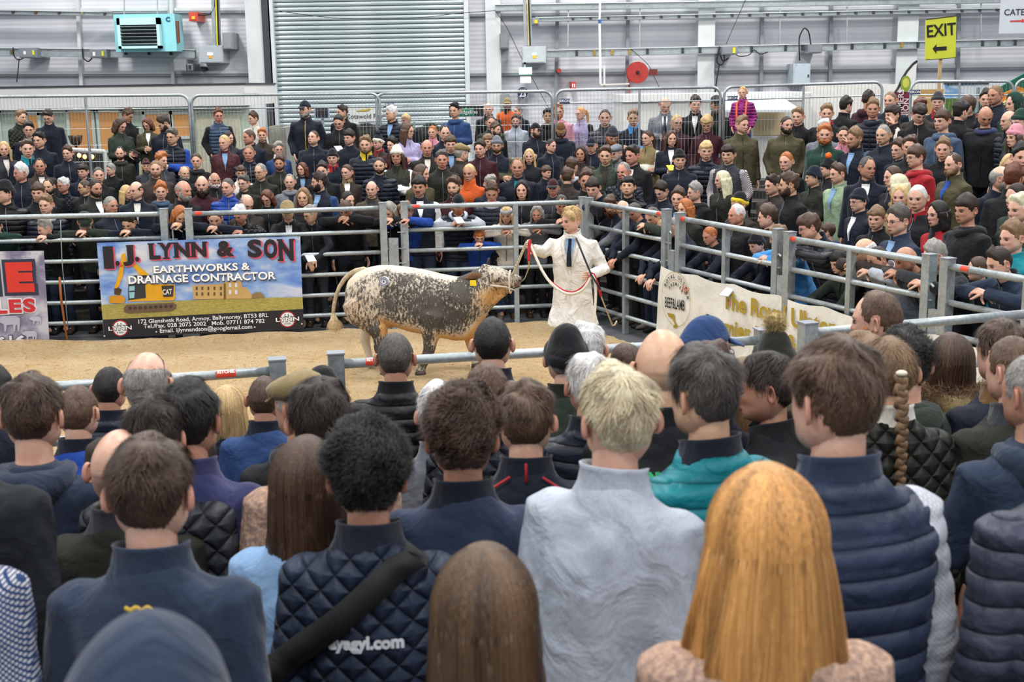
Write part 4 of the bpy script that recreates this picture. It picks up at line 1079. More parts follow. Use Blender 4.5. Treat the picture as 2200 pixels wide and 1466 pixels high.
# ================= the hall =================
def struct(name, mb, m, smooth=False, **kw): return mb.make(name, m, smooth=smooth, kind='structure', **kw)
WY = 26.0
def W(x, y, Y=WY): return aty(x, y, Y)
conc = newmat('concrete', '#5b5d5e', .75); t = NT(conc); co = t.coord(); n = t.noise(co, 1.2, 5, .6); n2 = t.noise(co, 30, 3)
t.l(t.mix(.4, t.ramp(n, [(.3, lin('#44474a')), (.7, lin('#73767a'))]), t.ramp(n2, [(.3, lin('#4a4c4e')), (.7, lin('#707274'))])), t.b.inputs['Base Color'])
b = MB(); b.box((-24, -6, -.3), (24, 32, -.004)); struct('floor', b, conc)
# wall cladding with horizontal ribs
clad = newmat('cladding', '#d6d7dc', .5, .0); t = NT(clad); co = t.coord(); sx = t.n('ShaderNodeSeparateXYZ'); t.l(co, sx.inputs[0])
h = t.math('SINE', t.math('MULTIPLY', sx.outputs[2], 70)); big = t.noise(co, .6, 3)
t.l(t.ramp(big, [(.3, lin('#c9cad0')), (.7, lin('#e0e0e5'))]), t.b.inputs['Base Color']); t.l(t.bump(h, .18, .012), t.b.inputs['Normal'])
b = MB(); b.box((-24, WY+.42, -.1), (24, WY+.62, 11)); struct('wall_back', b, clad)
for nm, x0, x1 in (('wall_left', -24.2, -24), ('wall_right', 24, 24.2)):
    b = MB(); b.box((x0, -6, 0), (x1, 27, 11)); struct(nm, b, clad)
steel = plain('#cdd3d2', .5, .1, 'painted_steel', .08, 2); steeld = plain('#8b9197', .55, .1, 'grey_steel', .1, 2); dark = plain('#3c3f42', .6, 0, 'dark_steel')
trim_n = [0]
def bar(x0, y0, x1, y1, th, m=METAL, Y=WY, dep=.12, name='rail_bar', parent=None, kind=None, mb=None):
    """a straight member between two picture points at depth Y, th thick in picture pixels"""
    a = W(x0, y0, Y); c = W(x1, y1, Y); q = mb or MB(); s = th*Y/FPX
    q.obox(a, c, dep, s) if abs(y1-y0) < abs(x1-x0) else q.obox(a, c, s, dep, up=(0, 1, 0))
    return q
def fixture(name, mb, m, label, cat, group=None): return mb.make(name, m, label=label, cat=cat, group=group)
# columns, girts (part of the building)
for i, (x0, x1, yb) in enumerate(((530, 566, 1), (1044, 1076, 1), (1500, 1536, 1), (1928, 1972, 1))):
    b = MB(); xa, xb = W(x0, 100)[0], W(x1, 100)[0]
    b.box((xa, WY+.02, 0), (xb, WY+.06, 11)); b.box((xa, WY+.38, 0), (xb, WY+.42, 11)); b.box(((xa+xb)/2-.01, WY+.05, 0), ((xa+xb)/2+.01, WY+.39, 11))
    q = struct('column', b, [steel]); q['label'] = 'painted steel stanchion against the end wall'
def girt(x0, y0, x1, y1, th, m=steel, Y=WY+.36, i=0):
    b = bar(x0, y0, x1, y1, th, Y=Y, dep=.1); trim_n[0] += 1; struct('trim_%d' % trim_n[0], b, m)
for y, x in ((155, 535), (20, 535)): girt(-120, y+2, x, y, 6); girt(-120, y+8, x, y+6, 4, steeld)
for y in (155, 27): 
    for xa, xb in ((1010, 1045), (1075, 1500), (1535, 1930), (1970, 2330)): girt(xa, y-.012*(xa-1010), xb, y-.012*(xb-1010), 6); girt(xa, y+6-.012*(xa-1010), xb, y+6-.012*(xb-1010), 5, steeld)
for x0, x1 in ((166, 183), (368, 376), (1198, 1206), (1350, 1362), (1638, 1648), (1786, 1798), (2060, 2070)): girt(x0 if x0 > 1000 else x0, -20, x1 if x0 < 400 else x0-6, 330, 7, steeld if x0 > 1000 else steel, Y=WY+.3)
# roller door
dm = newmat('roller_slat', '#a9b6b8', .38, .35); t = NT(dm); n = t.noise(t.coord(), .8, 3); t.l(t.ramp(n, [(.3, lin('#98a6a8')), (.7, lin('#b6c1c3'))]), t.b.inputs['Base Color'])
DX0, DX1 = W(586, 100)[0]+.02, W(1000, 100)[0]; door = empty('door_1', (0, 0, 0), kind='structure')
a = np.linspace(0, math.pi, 7); prof = [(-.012*math.sin(q)-.001, .0085+.078*(q/math.pi)) for q in a]; prof += [(.014, .0865), (.014, .0085)]
V = [(x, y, z) for x in (DX0, DX1) for y, z in prof]; m_ = len(prof); F = [(j, (j+1) % m_, m_+(j+1) % m_, m_+j) for j in range(m_)]+[tuple(range(m_))[::-1], tuple(range(m_, 2*m_))]
sl = mesh(V, F, [dm], None, False, 'slat')
for k in range(55): o = put('slat', sl, door); o.location = (0, WY+.12, .02+k*.0925)
b = MB(); b.box((DX0, WY+.15, 0), (DX1, WY+.17, 6)); b.make('backing', dark, door)
for x0, x1, mm in ((566, 583, dark), (580, 590, steel), (998, 1008, steel)):  # first strip is a dark box standing for the shaded recess
    b = MB(); b.box((W(x0, 100)[0], WY-.02, 0), (W(x1, 100)[0], WY+.2, 11)); b.make('guide_and_recess_shade', mm, door)
# --- heater
o = empty('unit_heater', label='pale turquoise unit heater with dark louvres hanging on the end wall', cat='heater')
tq = plain('#8fd3d8', .4, 0, 'turquoise', .04); tl = plain('#bfe6e8', .4, 0, 'pale_turquoise', .04)
Y = WY-.5; b = MB(); A = W(243, 31, Y); B_ = W(380, 110, Y); b.box((A[0], Y, B_[2]), (B_[0], Y+.6, A[2])); b.make('casing', tq, o)
A = W(255, 40, Y); B_ = W(350, 104, Y); b = MB(); x0, x1, z0, z1 = A[0], B_[0], B_[2], A[2]; f = Y-.16
for q in ((x0, z0, x0+.06, z1), (x1-.06, z0, x1, z1), (x0, z1-.13, x1, z1), (x0, z0, x1, z0+.05)): b.box((q[0], f, q[1]), (q[2], Y+.01, q[3]))
b.make('duct_frame', tl, o); b = MB(); b.box((x0+.06, f+.1, z0+.05), (x1-.06, f+.12, z1-.13)); b.make('recess', DARKM, o)
for k in range(7): b = MB(); z = z0+.08+k*.067; b.obox((x0+.06, f+.03, z), (x1-.06, f+.03, z), .06, .012, up=(0, .5, 1)); b.make('louvre', plain('#55666a', .4), o)
me = text_mesh('C', .12, .006); q = put('emblem', me, o, plain('#1c4f86')); q.matrix_basis = Matrix.Translation((W(361, 42, Y)[0], Y-.01, W(361, 42, Y)[2])) @ Matrix.Rotation(math.pi/2, 4, 'X')
for x in (267, 338, 362): b = bar(x, -20, x, 31, 2, Y=Y+.3, dep=.02); b.make('hanger', METAL, o)
b = bar(381, 45, 384, 92, 4, Y=Y+.1, dep=.1); b.make('gas_pipe', plain('#7b4638'), o)
# --- cable trays / busbars
def tray(name, pts, th, label, blocks=(), Y=WY+.0, bl=(5, 6), cat='cable tray', yb=0, grp=None):
    o = empty(name, label=label, cat=cat, group=grp); (x0, y0), (x1, y1) = pts
    bar(x0, y0, x1, y1, th, Y=Y, dep=.12).make('channel', METAL, o)
    bar(x0, y0-th/2, x1, y1-th/2, 1.6, Y=Y-.03, dep=.14).make('lip', steel, o); bar(x0, y0+th/2, x1, y1+th/2, 1.6, Y=Y-.03, dep=.14).make('lip', steeld, o)
    for x, c in blocks:
        y = y0+(y1-y0)*(x-x0)/(x1-x0); bar(x-bl[0]/2, y, x+bl[0]/2+.01, y, bl[1], Y=Y-.08, dep=.05).make('tap_off_block', plain(c, .5), o)
    return o
K_ = '#33383a'; A_ = '#9a8136'
tray('busbar', ((-60, 25), (243, 30)), 8, 'upper thin busbar left of the turquoise heater', [(28, K_), (77, '#5b3a22'), (127, K_), (177, '#8a8a70'), (225, K_)])
tray('cable_tray', ((-60, 111), (420, 116)), 17, 'wide lower cable tray running under the turquoise heater', [(25, '#6b5a3a'), (270, K_), (320, K_), (367, K_)])
tray('busbar', ((1150, 42), (2330, 18)), 8, 'upper thin busbar with evenly spaced dark blocks', [(1231+k*38, K_) for k in range(25)])
tray('cable_tray', ((1064, 17), (2230, -2)), 13, 'broad perforated cable tray along the top of the wall')
tray('busbar', ((1175, 116), (2330, 88)), 15, 'thick lower busbar with dark and amber blocks', [(1239, K_), (1277, A_), (1315, A_), (1353, A_), (1391, K_), (1467, K_), (1504, K_), (1615, K_), (1688, K_), (1724, K_), (1795, K_), (1831, K_), (1901, K_), (1937, A_), (1972, K_), (2111, K_), (2146, K_), (2181, K_)], bl=(5, 11))
def wbox(name, x0, y0, x1, y1, col, label, cat, Y=WY-.2, dep=.25, lab=None, group=None):
    o = empty(name, label=label, cat=cat, group=group); A = W(x0, y0, Y); B_ = W(x1, y1, Y); b = MB(); B_ = B_.copy(); B_[2] = max(0, B_[2]); b.box((A[0], Y, B_[2]), (B_[0], max(Y+dep, WY+.43) if Y > 25 else Y+dep, A[2])); b.make('housing', plain(col, .45), o)
    b = MB(); b.box((A[0]+.02, Y-.012, B_[2]+.02), (B_[0]-.02, Y, A[2]-.02)); b.make('lid', plain(col, .4, var=.05), o)
    for (p, q, r, s, c) in lab or ():
        A = W(p, q, Y-.015); B_ = W(r, s, Y-.015); b = MB(); b.box((A[0], Y-.02, B_[2]), (B_[0], Y-.013, A[2])); b.make('sticker', plain(c, .5), o)
    return o
wbox('switch_box', 40, 103, 80, 124, '#7e8288', 'grey switch box with yellow mark, furthest from the heater', 'switch', lab=[(50, 110, 56, 117, '#e8e8e8'), (69, 108, 74, 118, '#d8d820')], dep=.2, Y=WY-.3)
wbox('switch_box', 192, 106, 230, 124, '#7e8288', 'grey switch box with yellow mark beside the turquoise heater', 'switch', lab=[(199, 112, 205, 120, '#e8e8e8'), (218, 110, 223, 120, '#d8d820')], dep=.2, Y=WY-.3)
wbox('isolator', 405, 26, 425, 45, '#c8503a', 'small orange-red isolator box beside the heater', 'switch', lab=[(412, 35, 419, 41, '#f0c040')])
wbox('panel_box', 425, 98, 480, 135, '#a8afb4', 'pale grey electrical panel with warning sticker near the door column', 'electrical box', lab=[(445, 113, 458, 119, '#eeeeee'), (448, 119, 456, 125, '#e8a030')])
wbox('panel_box', 372, 128, 400, 152, '#9a9ea0', 'plain grey wall box under the heater tray', 'electrical box')
wbox('panel_box', 1122, 100, 1173, 135, '#b9c0c2', 'pale electrical panel above the lit exit light', 'electrical box', lab=[(1143, 114, 1154, 119, '#eeeeee'), (1144, 119, 1152, 125, '#e8c030')])
wbox('vent_plate', 1073, 72, 1093, 104, '#7d8183', 'small grey steel plate on the wall by the door column', 'plate', dep=.1)
wbox('vent_plate', 477, 70, 500, 105, '#8b8f8f', 'small grey steel plate left of the wide column', 'plate', dep=.1)
wbox('vent_plate', 1074, 203, 1095, 236, '#8d9192', 'lower grey steel plate behind the camouflage cap man', 'plate', dep=.1)
wbox('isolator', 1143, 38, 1158, 52, '#8a8f92', 'grey isolator with yellow switch on the upper busbar', 'switch', lab=[(1148, 43, 1155, 50, '#e8c82a')])
wbox('switch_box', 1736, 96, 1766, 114, '#7e8288', 'grey switch box fed by a looped cable', 'switch', dep=.2, Y=WY-.35)
wbox('switch_box', 1552, 100, 1585, 117, '#7e8288', 'grey switch box with yellow window among hanging cables', 'switch', lab=[(1574, 102, 1580, 114, '#dcd020')], dep=.2, Y=WY-.35)
wbox('cabinet', 1705, 137, 1740, 184, '#b4c0c8', 'pale blue-grey wall cabinet with small handle', 'cabinet', lab=[(1735, 160, 1738, 166, '#333333')])
wbox('fire_notice', 1227, 176, 1237, 191, '#c03a34', 'small red and white fire notice on the wall', 'sign', dep=.03, lab=[(1229, 180, 1231, 188, '#f0e0e0'), (1233, 180, 1235, 188, '#f0e0e0')])
wbox('thermostat', 402, 137, 414, 151, '#7b8084', 'small thermostat with dark window beside a round sounder', 'thermostat', lab=[(405, 140, 411, 148, '#2a2d30')], dep=.1)
b = MB(); c = W(429, 148, WY-.1); b.add(*tube([c+[0, .53, 0], c+[0, -.08, 0]], [.055, .05], 14)); fixture('sounder', b, DARKM, 'black round alarm sounder under the panel box', 'alarm')
b = MB(); c = W(1201, 152, WY-.1); b.add(*tube([c+[0, .53, 0], c+[0, -.1, 0]], [.05, .045], 14)); fixture('alarm_bell', b, plain('#9a3530'), 'small red alarm sounder on the wall beam', 'alarm')
# conduits and yellow stripe
for (x, xc, lb) in ((463, '#d8d02a', 'vertical cable ladder with yellow stripe beside the orange-red isolator'), (1132, '#c8b060', 'vertical cable ladder with tan cable feeding the pale panel')):
    o = empty('cable_ladder', label=lb, cat='cable ladder'); bar(x-6, -25, x-2, 98, 7, Y=WY-.1, dep=.06).make('side_rail', METAL, o); bar(x+6, -25, x+9, 98, 5, Y=WY-.1, dep=.06).make('side_rail', METAL, o); bar(x, -25, x+4, 98, 2.2, Y=WY-.2, dep=.03).make('cable', plain(xc), o); bar(x+3, -25, x+7, 98, 3, Y=WY-.16, dep=.03).make('cable', DARKM, o)
for i, (x, y0, y1) in enumerate(((1221, 20, 100), (1375, 12, 100), (1676, 18, 100), (1820, 14, 95), (2108, 8, 88))):
    bar(x, y0, x-1, y1, 2.6, Y=WY-.05, dep=.03).make('hanging_rod', METAL, label='slotted steel rod joining the busbars '+('beside the pale electrical panel', 'above the red hose reel', 'between loose leads and arched cable', 'after the arched black cable', 'beneath the catering sign')[i], cat='rod', group='slotted hanging rods')
o = empty('water_pipe', label='white vertical pipe with blue valve dropping to the hose reel', cat='pipe')
bar(1290, -20, 1288, 42, 4, Y=WY-.3, dep=.05).make('pipe', WHITE, o); bar(1288, 42, 1289, 50, 6, Y=WY-.3, dep=.07).make('valve', plain('#2b5f9a'), o); bar(1288, 50, 1290, 180, 4.5, Y=WY-.3, dep=.05).make('pipe', WHITE, o)
bar(1290, 182, 1352, 180, 3, Y=WY-.35, dep=.05).make('pipe', plain('#d8d4c8'), o); bar(1298, 140, 1300, 330, 4, Y=WY-.3, dep=.05).make('pipe', steel, o)
o = empty('hose_reel', label='round red fire hose reel on the end wall', cat='hose reel'); c = W(1369, 156, WY-.3); R_ = .215
for nm, dy, r, mm in (('disc', -.1, R_, '#a5312c'), ('rear_disc', .1, R_, '#a5312c')):
    b = MB(); b.add(*tube([c+[0, dy, 0], c+[0, dy+.02, 0]], [r, r], 32)); b.make(nm, plain(mm, .4, var=.08), o)
b = MB(); b.add(*tube([c+[0, -.09, 0], c+[0, .1, 0]], [.15, .15], 24)); b.make('hose', plain('#8c2823', .6), o); b = MB(); b.add(*tube([c+[0, -.16, 0], c+[0, -.1, 0]], [.03, .04], 10)); b.make('hub', DARKM, o)
b = MB(); b.obox(c+[.24, -.05, 0], c+[.4, -.05, 0], .05, .12); b.make('bracket', plain('#6a2824'), o); bar(1351, 170, 1355, 270, 3, Y=WY-.3, dep=.04).make('feed_pipe', plain('#b03a34'), o)
# exit light
o = empty('exit_light', label='small lit green and white exit light under the pale panel', cat='exit light'); A = W(1115, 145, WY-.5); B_ = W(1143, 160, WY-.5)
b = MB(); b.box((A[0], WY-.5, B_[2]), (B_[0], WY-.42, A[2])); b.make('lit_panel', newmat('exit_glow', '#bfeee6', .4, emit='#9fe8d8', es=1.1), o)
b = MB(); b.box((A[0], WY-.5, B_[2]-.02), (B_[0], WY-.4, B_[2])); b.make('base_strip', plain('#3a5a58'), o); b = MB(); b.box((A[0]+.02, WY-.48, B_[2]-.17), (B_[0]-.02, WY-.44, B_[2]-.02)); b.make('reflector', WHITE, o)
b = MB(); b.box((A[0]+.1, WY-.46, A[2]), (A[0]+.14, WY-.44, A[2]+.1)); b.box((A[0]+.1, WY-.46, A[2]+.06), (A[0]+.14, WY+.43, A[2]+.1)); b.make('bracket', METAL, o)
def upr(me, loc, tilt=0): return Matrix.Translation(loc) @ Matrix.Rotation(tilt, 4, 'Z') @ Matrix.Rotation(math.pi/2, 4, 'X')
def letters(parent, txt, x, y, Y, size, col, bold=0, name='lettering', sx=1, em=None, al='CENTER', rz=0):
    me = text_mesh(txt, size, bold, al, sx=sx, ext=.002); p = W(x, y, Y); o = put(name, me, parent, plain(col, .6, var=.02)); o.matrix_basis = upr(me, p, rz); return o
o = empty('round_sign', label='dark blue round sign reading 23 on the wall', cat='sign'); c = W(1123, 199, WY-.3); b = MB(); b.add(*tube([c, c+[0, .73, 0]], [.105, .105], 28)); b.make('disc', plain('#23295a', .5, var=.05), o)
letters(o, '23', 1123, 203, WY-.32, .14, '#e8e8ee', .004); letters(o, 'DOOR', 1123, 192, WY-.32, .04, '#e8e8ee')
# exit sign on a pole
o = empty('exit_sign', label='yellow EXIT sign with black arrow on a wooden pole', cat='sign'); Y = 20.5; A = W(1989, 42, Y); B_ = W(2055, 34, Y); D_ = W(1988, 129, Y); E_ = W(2053, 124, Y)
V = [A, B_, E_, D_]; V = np.array(V+[v+[0, .02, 0] for v in V]); b = MB(); b.add(V, [(3, 2, 1, 0), (4, 5, 6, 7), (0, 1, 5, 4), (1, 2, 6, 5), (2, 3, 7, 6), (3, 0, 4, 7)]); b.make('board', plain('#d8dc3e', .5, var=.04), o)
for nm, a, c in (('edge', A, B_), ('edge', D_, E_)): q = MB(); q.obox(a+[0, -.006, 0], c+[0, -.006, 0], .01, .01); q.make(nm, DARKM, o)
letters(o, 'EXIT', 2022, 66, Y-.012, .27, '#1d1d18', .004, sx=.86).matrix_basis @= Matrix.Rotation(math.radians(5), 4, 'Z')
b = MB(); P_ = [W(*q, Y-.012) for q in ((2004, 104.5), (2012, 95), (2012, 101), (2034, 99.5), (2034, 107.5), (2012, 109), (2012, 115))]; V = np.array(P_+[p+[0, .004, 0] for p in P_]); b.add(V, [tuple(range(7))[::-1]]+[(i, (i+1) % 7, 7+(i+1) % 7, 7+i) for i in range(7)]); b.make('arrow', plain('#1d1d18'), o)
b = MB(); c = W(2021, 124, Y+.03); b.box((c[0]-.025, Y+.022, .0), (c[0]+.025, Y+.06, c[2]+.5)); b.make('pole', plain('#c8ab7c', .7), o)
o = empty('catering_sign', label='white CATERING sign with red arrow hanging at the top corner', cat='sign'); Y = 19; A = W(2153, -30, Y); B_ = W(2290, 70, Y); b = MB(); b.box((A[0], Y, B_[2]), (B_[0], Y+.02, A[2])); b.make('board', plain('#d3d8df', .5, var=.03), o)
letters(o, 'CATERING', 2157, 27, Y-.006, .125, '#3a3f48', .001, al='LEFT'); b = MB(); P_ = [W(*q, Y-.006) for q in ((2170, 44), (2196, 43), (2196, 40), (2206, 45), (2196, 49), (2196, 47), (2170, 47))]; V = np.array(P_+[p+[0, .004, 0] for p in P_]); b.add(V, [tuple(range(7))[::-1]]+[(i, (i+1) % 7, 7+(i+1) % 7, 7+i) for i in range(7)]); b.make('arrow', plain('#d8483c'), o)
for x in (2160, 2280): q = MB(); c = W(x, -30, Y); q.box((c[0], Y+.005, c[2]), (c[0]+.008, Y+.013, 9)); q.make('wire', DARKM, o)
# loose cables
def cable(pts, r, label, col=DARKM, Y=WY-.12, name='cable'):
    P_ = np.array([W(x, y, Y) for x, y in pts]); k = np.linspace(0, len(P_)-1, len(P_)*5); Q = np.stack([np.interp(k, range(len(P_)), P_[:, i]) for i in range(3)], 1)
    for _ in range(4): Q[1:-1] = (Q[:-2]+2*Q[1:-1]+Q[2:])/4
    b = MB(); b.tube(Q, r, 5); b.make(name, col, label=label, cat='cable', smooth=True)
cable([(28, 102), (30, 122), (40, 130), (52, 124)], .012, 'short black looped cable below the furthest switch box'); cable([(41, 126), (39, 150), (36, 176)], .01, 'thin black cable dropping to the caravan roof')
cable([(177, 104), (178, 125), (190, 134), (200, 122)], .014, 'black looped cable below the switch box beside the heater'); cable([(425, 32), (450, 32), (461, 20), (462, -20)], .014, 'black cable leaving the orange-red isolator')
cable([(600, 24), (700, 38), (780, 41), (900, 39), (990, 28), (1064, 23)], .006, 'thin black cable sagging across the roller door'); cable([(1064, 23), (1090, 60), (1120, 125), (1180, 235)], .006, 'thin black cable running down from the door column')
cable([(1546, 100), (1538, 135), (1552, 142), (1558, 120), (1545, 108), (1552, 135), (1565, 125)], .014, 'tangle of black plug leads hanging from the busbar'); cable([(1575, 100), (1582, 122), (1610, 120), (1620, 105), (1632, 118), (1650, 112)], .01, 'loose black leads draped along the thick busbar')
cable([(1718, 130), (1716, 80), (1728, 58), (1738, 68), (1742, 98)], .014, 'tall arched black cable above the blue-grey cabinet', Y=WY-.3); cable([(1545, 140), (1540, 170), (1536, 200)], .014, 'black lead hanging straight down behind the fence'); cable([(1355, 105), (1395, 140), (1405, 165), (1418, 190)], .006, 'thin wire falling beside the red hose reel')
cable([(1606, -10), (1575, 60), (1560, 95)], .006, 'thin taut wire from roof to the hanging leads')
# ---------- caravan / kiosk at left ----------
o = empty('catering_kiosk', label='long white and pale green kiosk with amber-lit windows', cat='kiosk'); Y = 21.5
A = W(-400, 178, Y); B_ = W(533, 182, Y); z1 = B_[2]; z0 = W(533, 226, Y)[2]; b = MB(); b.box((A[0], Y-.3, z0), (B_[0], Y+2.5, z1)); b.make('roof_fascia', plain('#e4e3df', .5, var=.03), o)
b = MB(); b.box((A[0], Y-.32, z1), (B_[0]+.02, Y+2.5, z1+.03)); b.make('roof_edge', dark, o); b = MB(); b.box((A[0], Y+.0, 0), (B_[0], Y+.06, z0)); b.make('front_wall', plain('#b9c6b4', .6, var=.05), o)
amb = newmat('amber_blind', '#c08a50', .6, emit='#b07a40', es=.35); wf = plain('#cdd6cd', .5, var=.04)
for x0, x1, y0, y1 in ((-120, 2, 245, 330), (60, 88, 248, 330), (148, 202, 242, 322), (212, 262, 242, 322), (312, 368, 246, 330), (372, 408, 246, 292)):
    A = W(x0, y0, Y-.05); B_ = W(x1, y1, Y-.05); b = MB(); b.box((A[0], Y-.03, B_[2]), (B_[0], Y-.01, A[2])); w_ = b.make('window', amb, o)
    b = MB()
    for q in ((A[0]-.05, B_[2]-.05, A[0], A[2]+.05), (B_[0], B_[2]-.05, B_[0]+.05, A[2]+.05), (A[0]-.05, A[2], B_[0]+.05, A[2]+.05), (A[0]-.05, B_[2]-.05, B_[0]+.05, B_[2])): b.box((q[0], Y-.07, q[1]), (q[2], Y, q[3]))
    b.make('window_frame', wf, w_)
A = W(420, 250, Y-.05); B_ = W(520, 340, Y-.05); b = MB(); b.box((A[0], Y-.05, 0), (B_[0], Y-.01, A[2])); b.make('door_panel', plain('#c9c6ae', .5), o)
A = W(150, 322, 19); B_ = W(225, 326, 19); b = MB(); b.add(*tube([A, B_], [.035, .035], 10)); b.add(*tube([A, A*[1, 1, 0]], [.03, .03], 10)); b.add(*tube([B_, B_*[1, 1, 0]], [.03, .03], 10)); b.make('grab_rail', WHITE, label='white horizontal tube in front of the kiosk windows', cat='rail')
o = empty('trophy_cup', (W(165, 330, 21)[0], 21, W(150, 330, 20.8)[2]), label='brown two-handled cup shape in the kiosk window', cat='trophy'); b = MB()
R = [np.stack([r*np.cos(np.arange(14)*math.pi/7), r*np.sin(np.arange(14)*math.pi/7), np.full(14, z)], 1) for z, r in ((0, .07), (.03, .02), (.1, .02), (.16, .09), (.28, .12), (.29, .11))]; b.add(*loft(R)); b.make('bowl', plain('#4a382c', .3, .3), o, smooth=True)
# dark plinth + under-shelf lamps
o = empty('serving_counter', label='dark serving counter with glowing lamps below the kiosk windows', cat='counter'); A = W(150, 330, 20.8); B_ = W(215, 420, 20.8); b = MB(); b.box((A[0], 20.8, 0), (B_[0], 21.3, A[2])); b.make('body', plain('#1d1c1e'), o)
for x, y in ((170, 334), (182, 337), (198, 337)): c = W(x, y, 20.75); b = MB(); b.add(*ellipsoid(c, (.035, .03, .04), 10, 6)); b.make('bulb', newmat('bulb', '#ffd9a0', .3, emit='#ffc070', es=2.5), o, smooth=True)
# chequer plate boxes & black screen & merch signs behind the fence
wbox('steel_bin', 577, 272, 600, 600, '#8f8d82', 'chequer-plate steel bin behind the cream fleece woman', 'bin', Y=19.5, dep=.8); wbox('steel_bin', 600, 274, 630, 600, '#8a887e', 'second steel bin under the roller door', 'bin', Y=19.5, dep=.8)
o = empty('display_screen', label='dark display screen in a white frame behind the navy cap man', cat='screen'); Y = 18.9; A = W(675, 229, Y); B_ = W(708, 255, Y); b = MB(); b.box((A[0], Y, B_[2]), (B_[0], Y+.05, A[2])); b.make('frame', plain('#9fb0c8', .4), o); b = MB(); b.box((A[0]+.02, Y-.01, B_[2]+.02), (B_[0]-.02, Y, A[2]-.02)); b.make('screen', plain('#3a3436', .3), o)
b = MB(); b.box(((A[0]+B_[0])/2-.02, Y+.02, 0), ((A[0]+B_[0])/2+.02, Y+.05, B_[2])); b.make('stand', METAL, o)
o = empty('shop_banner', label='white banner reading Cotswold Fox with yellow fox', cat='banner'); Y = 19.6; A = W(748, 229, Y); B_ = W(822, 262, Y); b = MB(); b.box((A[0], Y, B_[2]), (B_[0], Y+.01, A[2])); b.make('sheet', WHITE, o); letters(o, 'Cotswold Fox', 783, 250, Y-.01, .1, '#454a50', .0)
b = MB(); c = W(783, 237, Y-.01); b.add(*ellipsoid(c, (.075, .004, .018), 12, 6)); b.add(*ellipsoid(c+[.07, 0, .018], (.03, .004, .014), 10, 6)); b.add(*ellipsoid(c+[-.09, 0, -.008], (.04, .004, .01), 10, 6)); b.make('fox_emblem', plain('#c8b432'), o)
for x in (752, 818): q = MB(); c = W(x, 262, Y); q.box((c[0]-.01, Y+.01, 0), (c[0]+.01, Y+.03, A[2])); q.make('stand_leg', METAL, o)
o = empty('shop_banner', label='black banner with green hill emblem reading Ridgeline', cat='banner'); A = W(965, 225, Y); B_ = W(1040, 250, Y); b = MB(); b.box((A[0], Y, B_[2]), (B_[0], Y+.01, A[2])); b.make('sheet', plain('#231f22'), o)
P_ = [W(*q, Y-.006) for q in ((988, 249), (1021, 249), (1019, 240), (1013, 230), (1007, 236), (1002, 229), (996, 235), (991, 232), (988, 240))]; V = np.array(P_+[p+[0, .003, 0] for p in P_]); b = MB(); b.add(V, [tuple(range(9))[::-1], tuple(range(9, 18))]); b.make('hill_emblem', plain('#1c7a55'), o); letters(o, 'Ridgeline', 1005, 241, Y-.015, .085, '#f0f0f0', 0)
for x in (968, 1036): q = MB(); c = W(x, 250, Y); q.box((c[0]-.01, Y+.01, 0), (c[0]+.01, Y+.03, A[2])); q.make('stand_leg', METAL, o)
for x, y, Yj, lb in ((787, 268, 19.3, 'dark green coat hanging beneath the white fox banner'), (925, 268, 19.3, 'dark green coat hanging behind the ginger girl')):
    c = W(x, y, Yj); o = empty('hanging_coat', (c[0], Yj, c[2]-1.47), label=lb, cat='coat'); put('coat', jacket('s', 0, 1, .017)[0], o, cloth('g', 'j')); b = MB(); b.tube([(-.14, 0, 1.42), (0, 0, 1.48), (.14, 0, 1.42)], .008, 6); b.tube([(0, 0, 1.48), (0, 0, 1.54)], .004, 5); b.make('hanger', METAL, o)
A = W(770, 262, 19.35); B_ = W(1000, 255, 19.35); b = MB(); b.add(*tube([A, B_], [.015, .015], 8)); 
for x in (775, 890, 995): c = W(x, 262, 19.35); b.add(*tube([(c[0], 19.35, 0), (c[0], 19.35, c[2])], [.015, .015], 8))
b.make('clothes_rail', METAL, label='steel clothes rail carrying hanging coats', cat='rail')
# right-hand trailers
tr = plain('#d9d8d2', .5, var=.04, name='trailer_white')
o = empty('trade_trailer', label='white trade trailer with raised awning flap', cat='trailer'); Y = 22.5
A = W(1340, 196, Y); B_ = W(1742, 200, Y); b = MB(); b.box((A[0], Y, .4), (B_[0], Y+2.2, B_[2])); b.make('body', tr, o)
b = MB(); b.box((A[0]-.02, Y-.04, B_[2]-.12), (B_[0]+.03, Y+2.2, B_[2]+.02)); b.make('roof_trim', WHITE, o)
P1 = [W(1555, 236, 21.4), W(1722, 236, 21.4), W(1685, 212, 22.4), W(1552, 209, 22.4)]; V = np.array(P1+[p+[0, 0, -.04] for p in P1]); b = MB(); b.add(V, [(0, 1, 2, 3), (7, 6, 5, 4), (0, 4, 5, 1), (1, 5, 6, 2), (2, 6, 7, 3), (3, 7, 4, 0)]); b.make('awning_flap', plain('#dfe5ea', .5, var=.03), o)
A = W(1620, 240, Y-.02); B_ = W(1684, 290, Y-.02); b = MB(); b.box((A[0], Y-.03, B_[2]), (B_[0], Y-.005, A[2])); b.make('serving_hatch', plain('#c8b48a', .6, var=.08), o)
A = W(1735, 200, Y-.1); b = MB(); b.add(*tube([(A[0], Y-.05, .4), (A[0], Y-.05, A[2])], [.07, .07], 12)); b.make('corner_post', tr, o)
for x in (1420, 1680): c = W(x, 300, Y+.8); b = MB(); b.add(*tube([(c[0], Y-.02, .32), (c[0], Y+.25, .32)], [.32, .32], 24)); b.make('wheel', RUB, o)
o = empty('trade_stand', label='low tan and white stand wall behind the feather flag', cat='stand'); A = W(1740, 190, 23.5); B_ = W(2020, 260, 23.5); A2 = W(1975, 205, 22); B2 = W(2022, 300, 22)
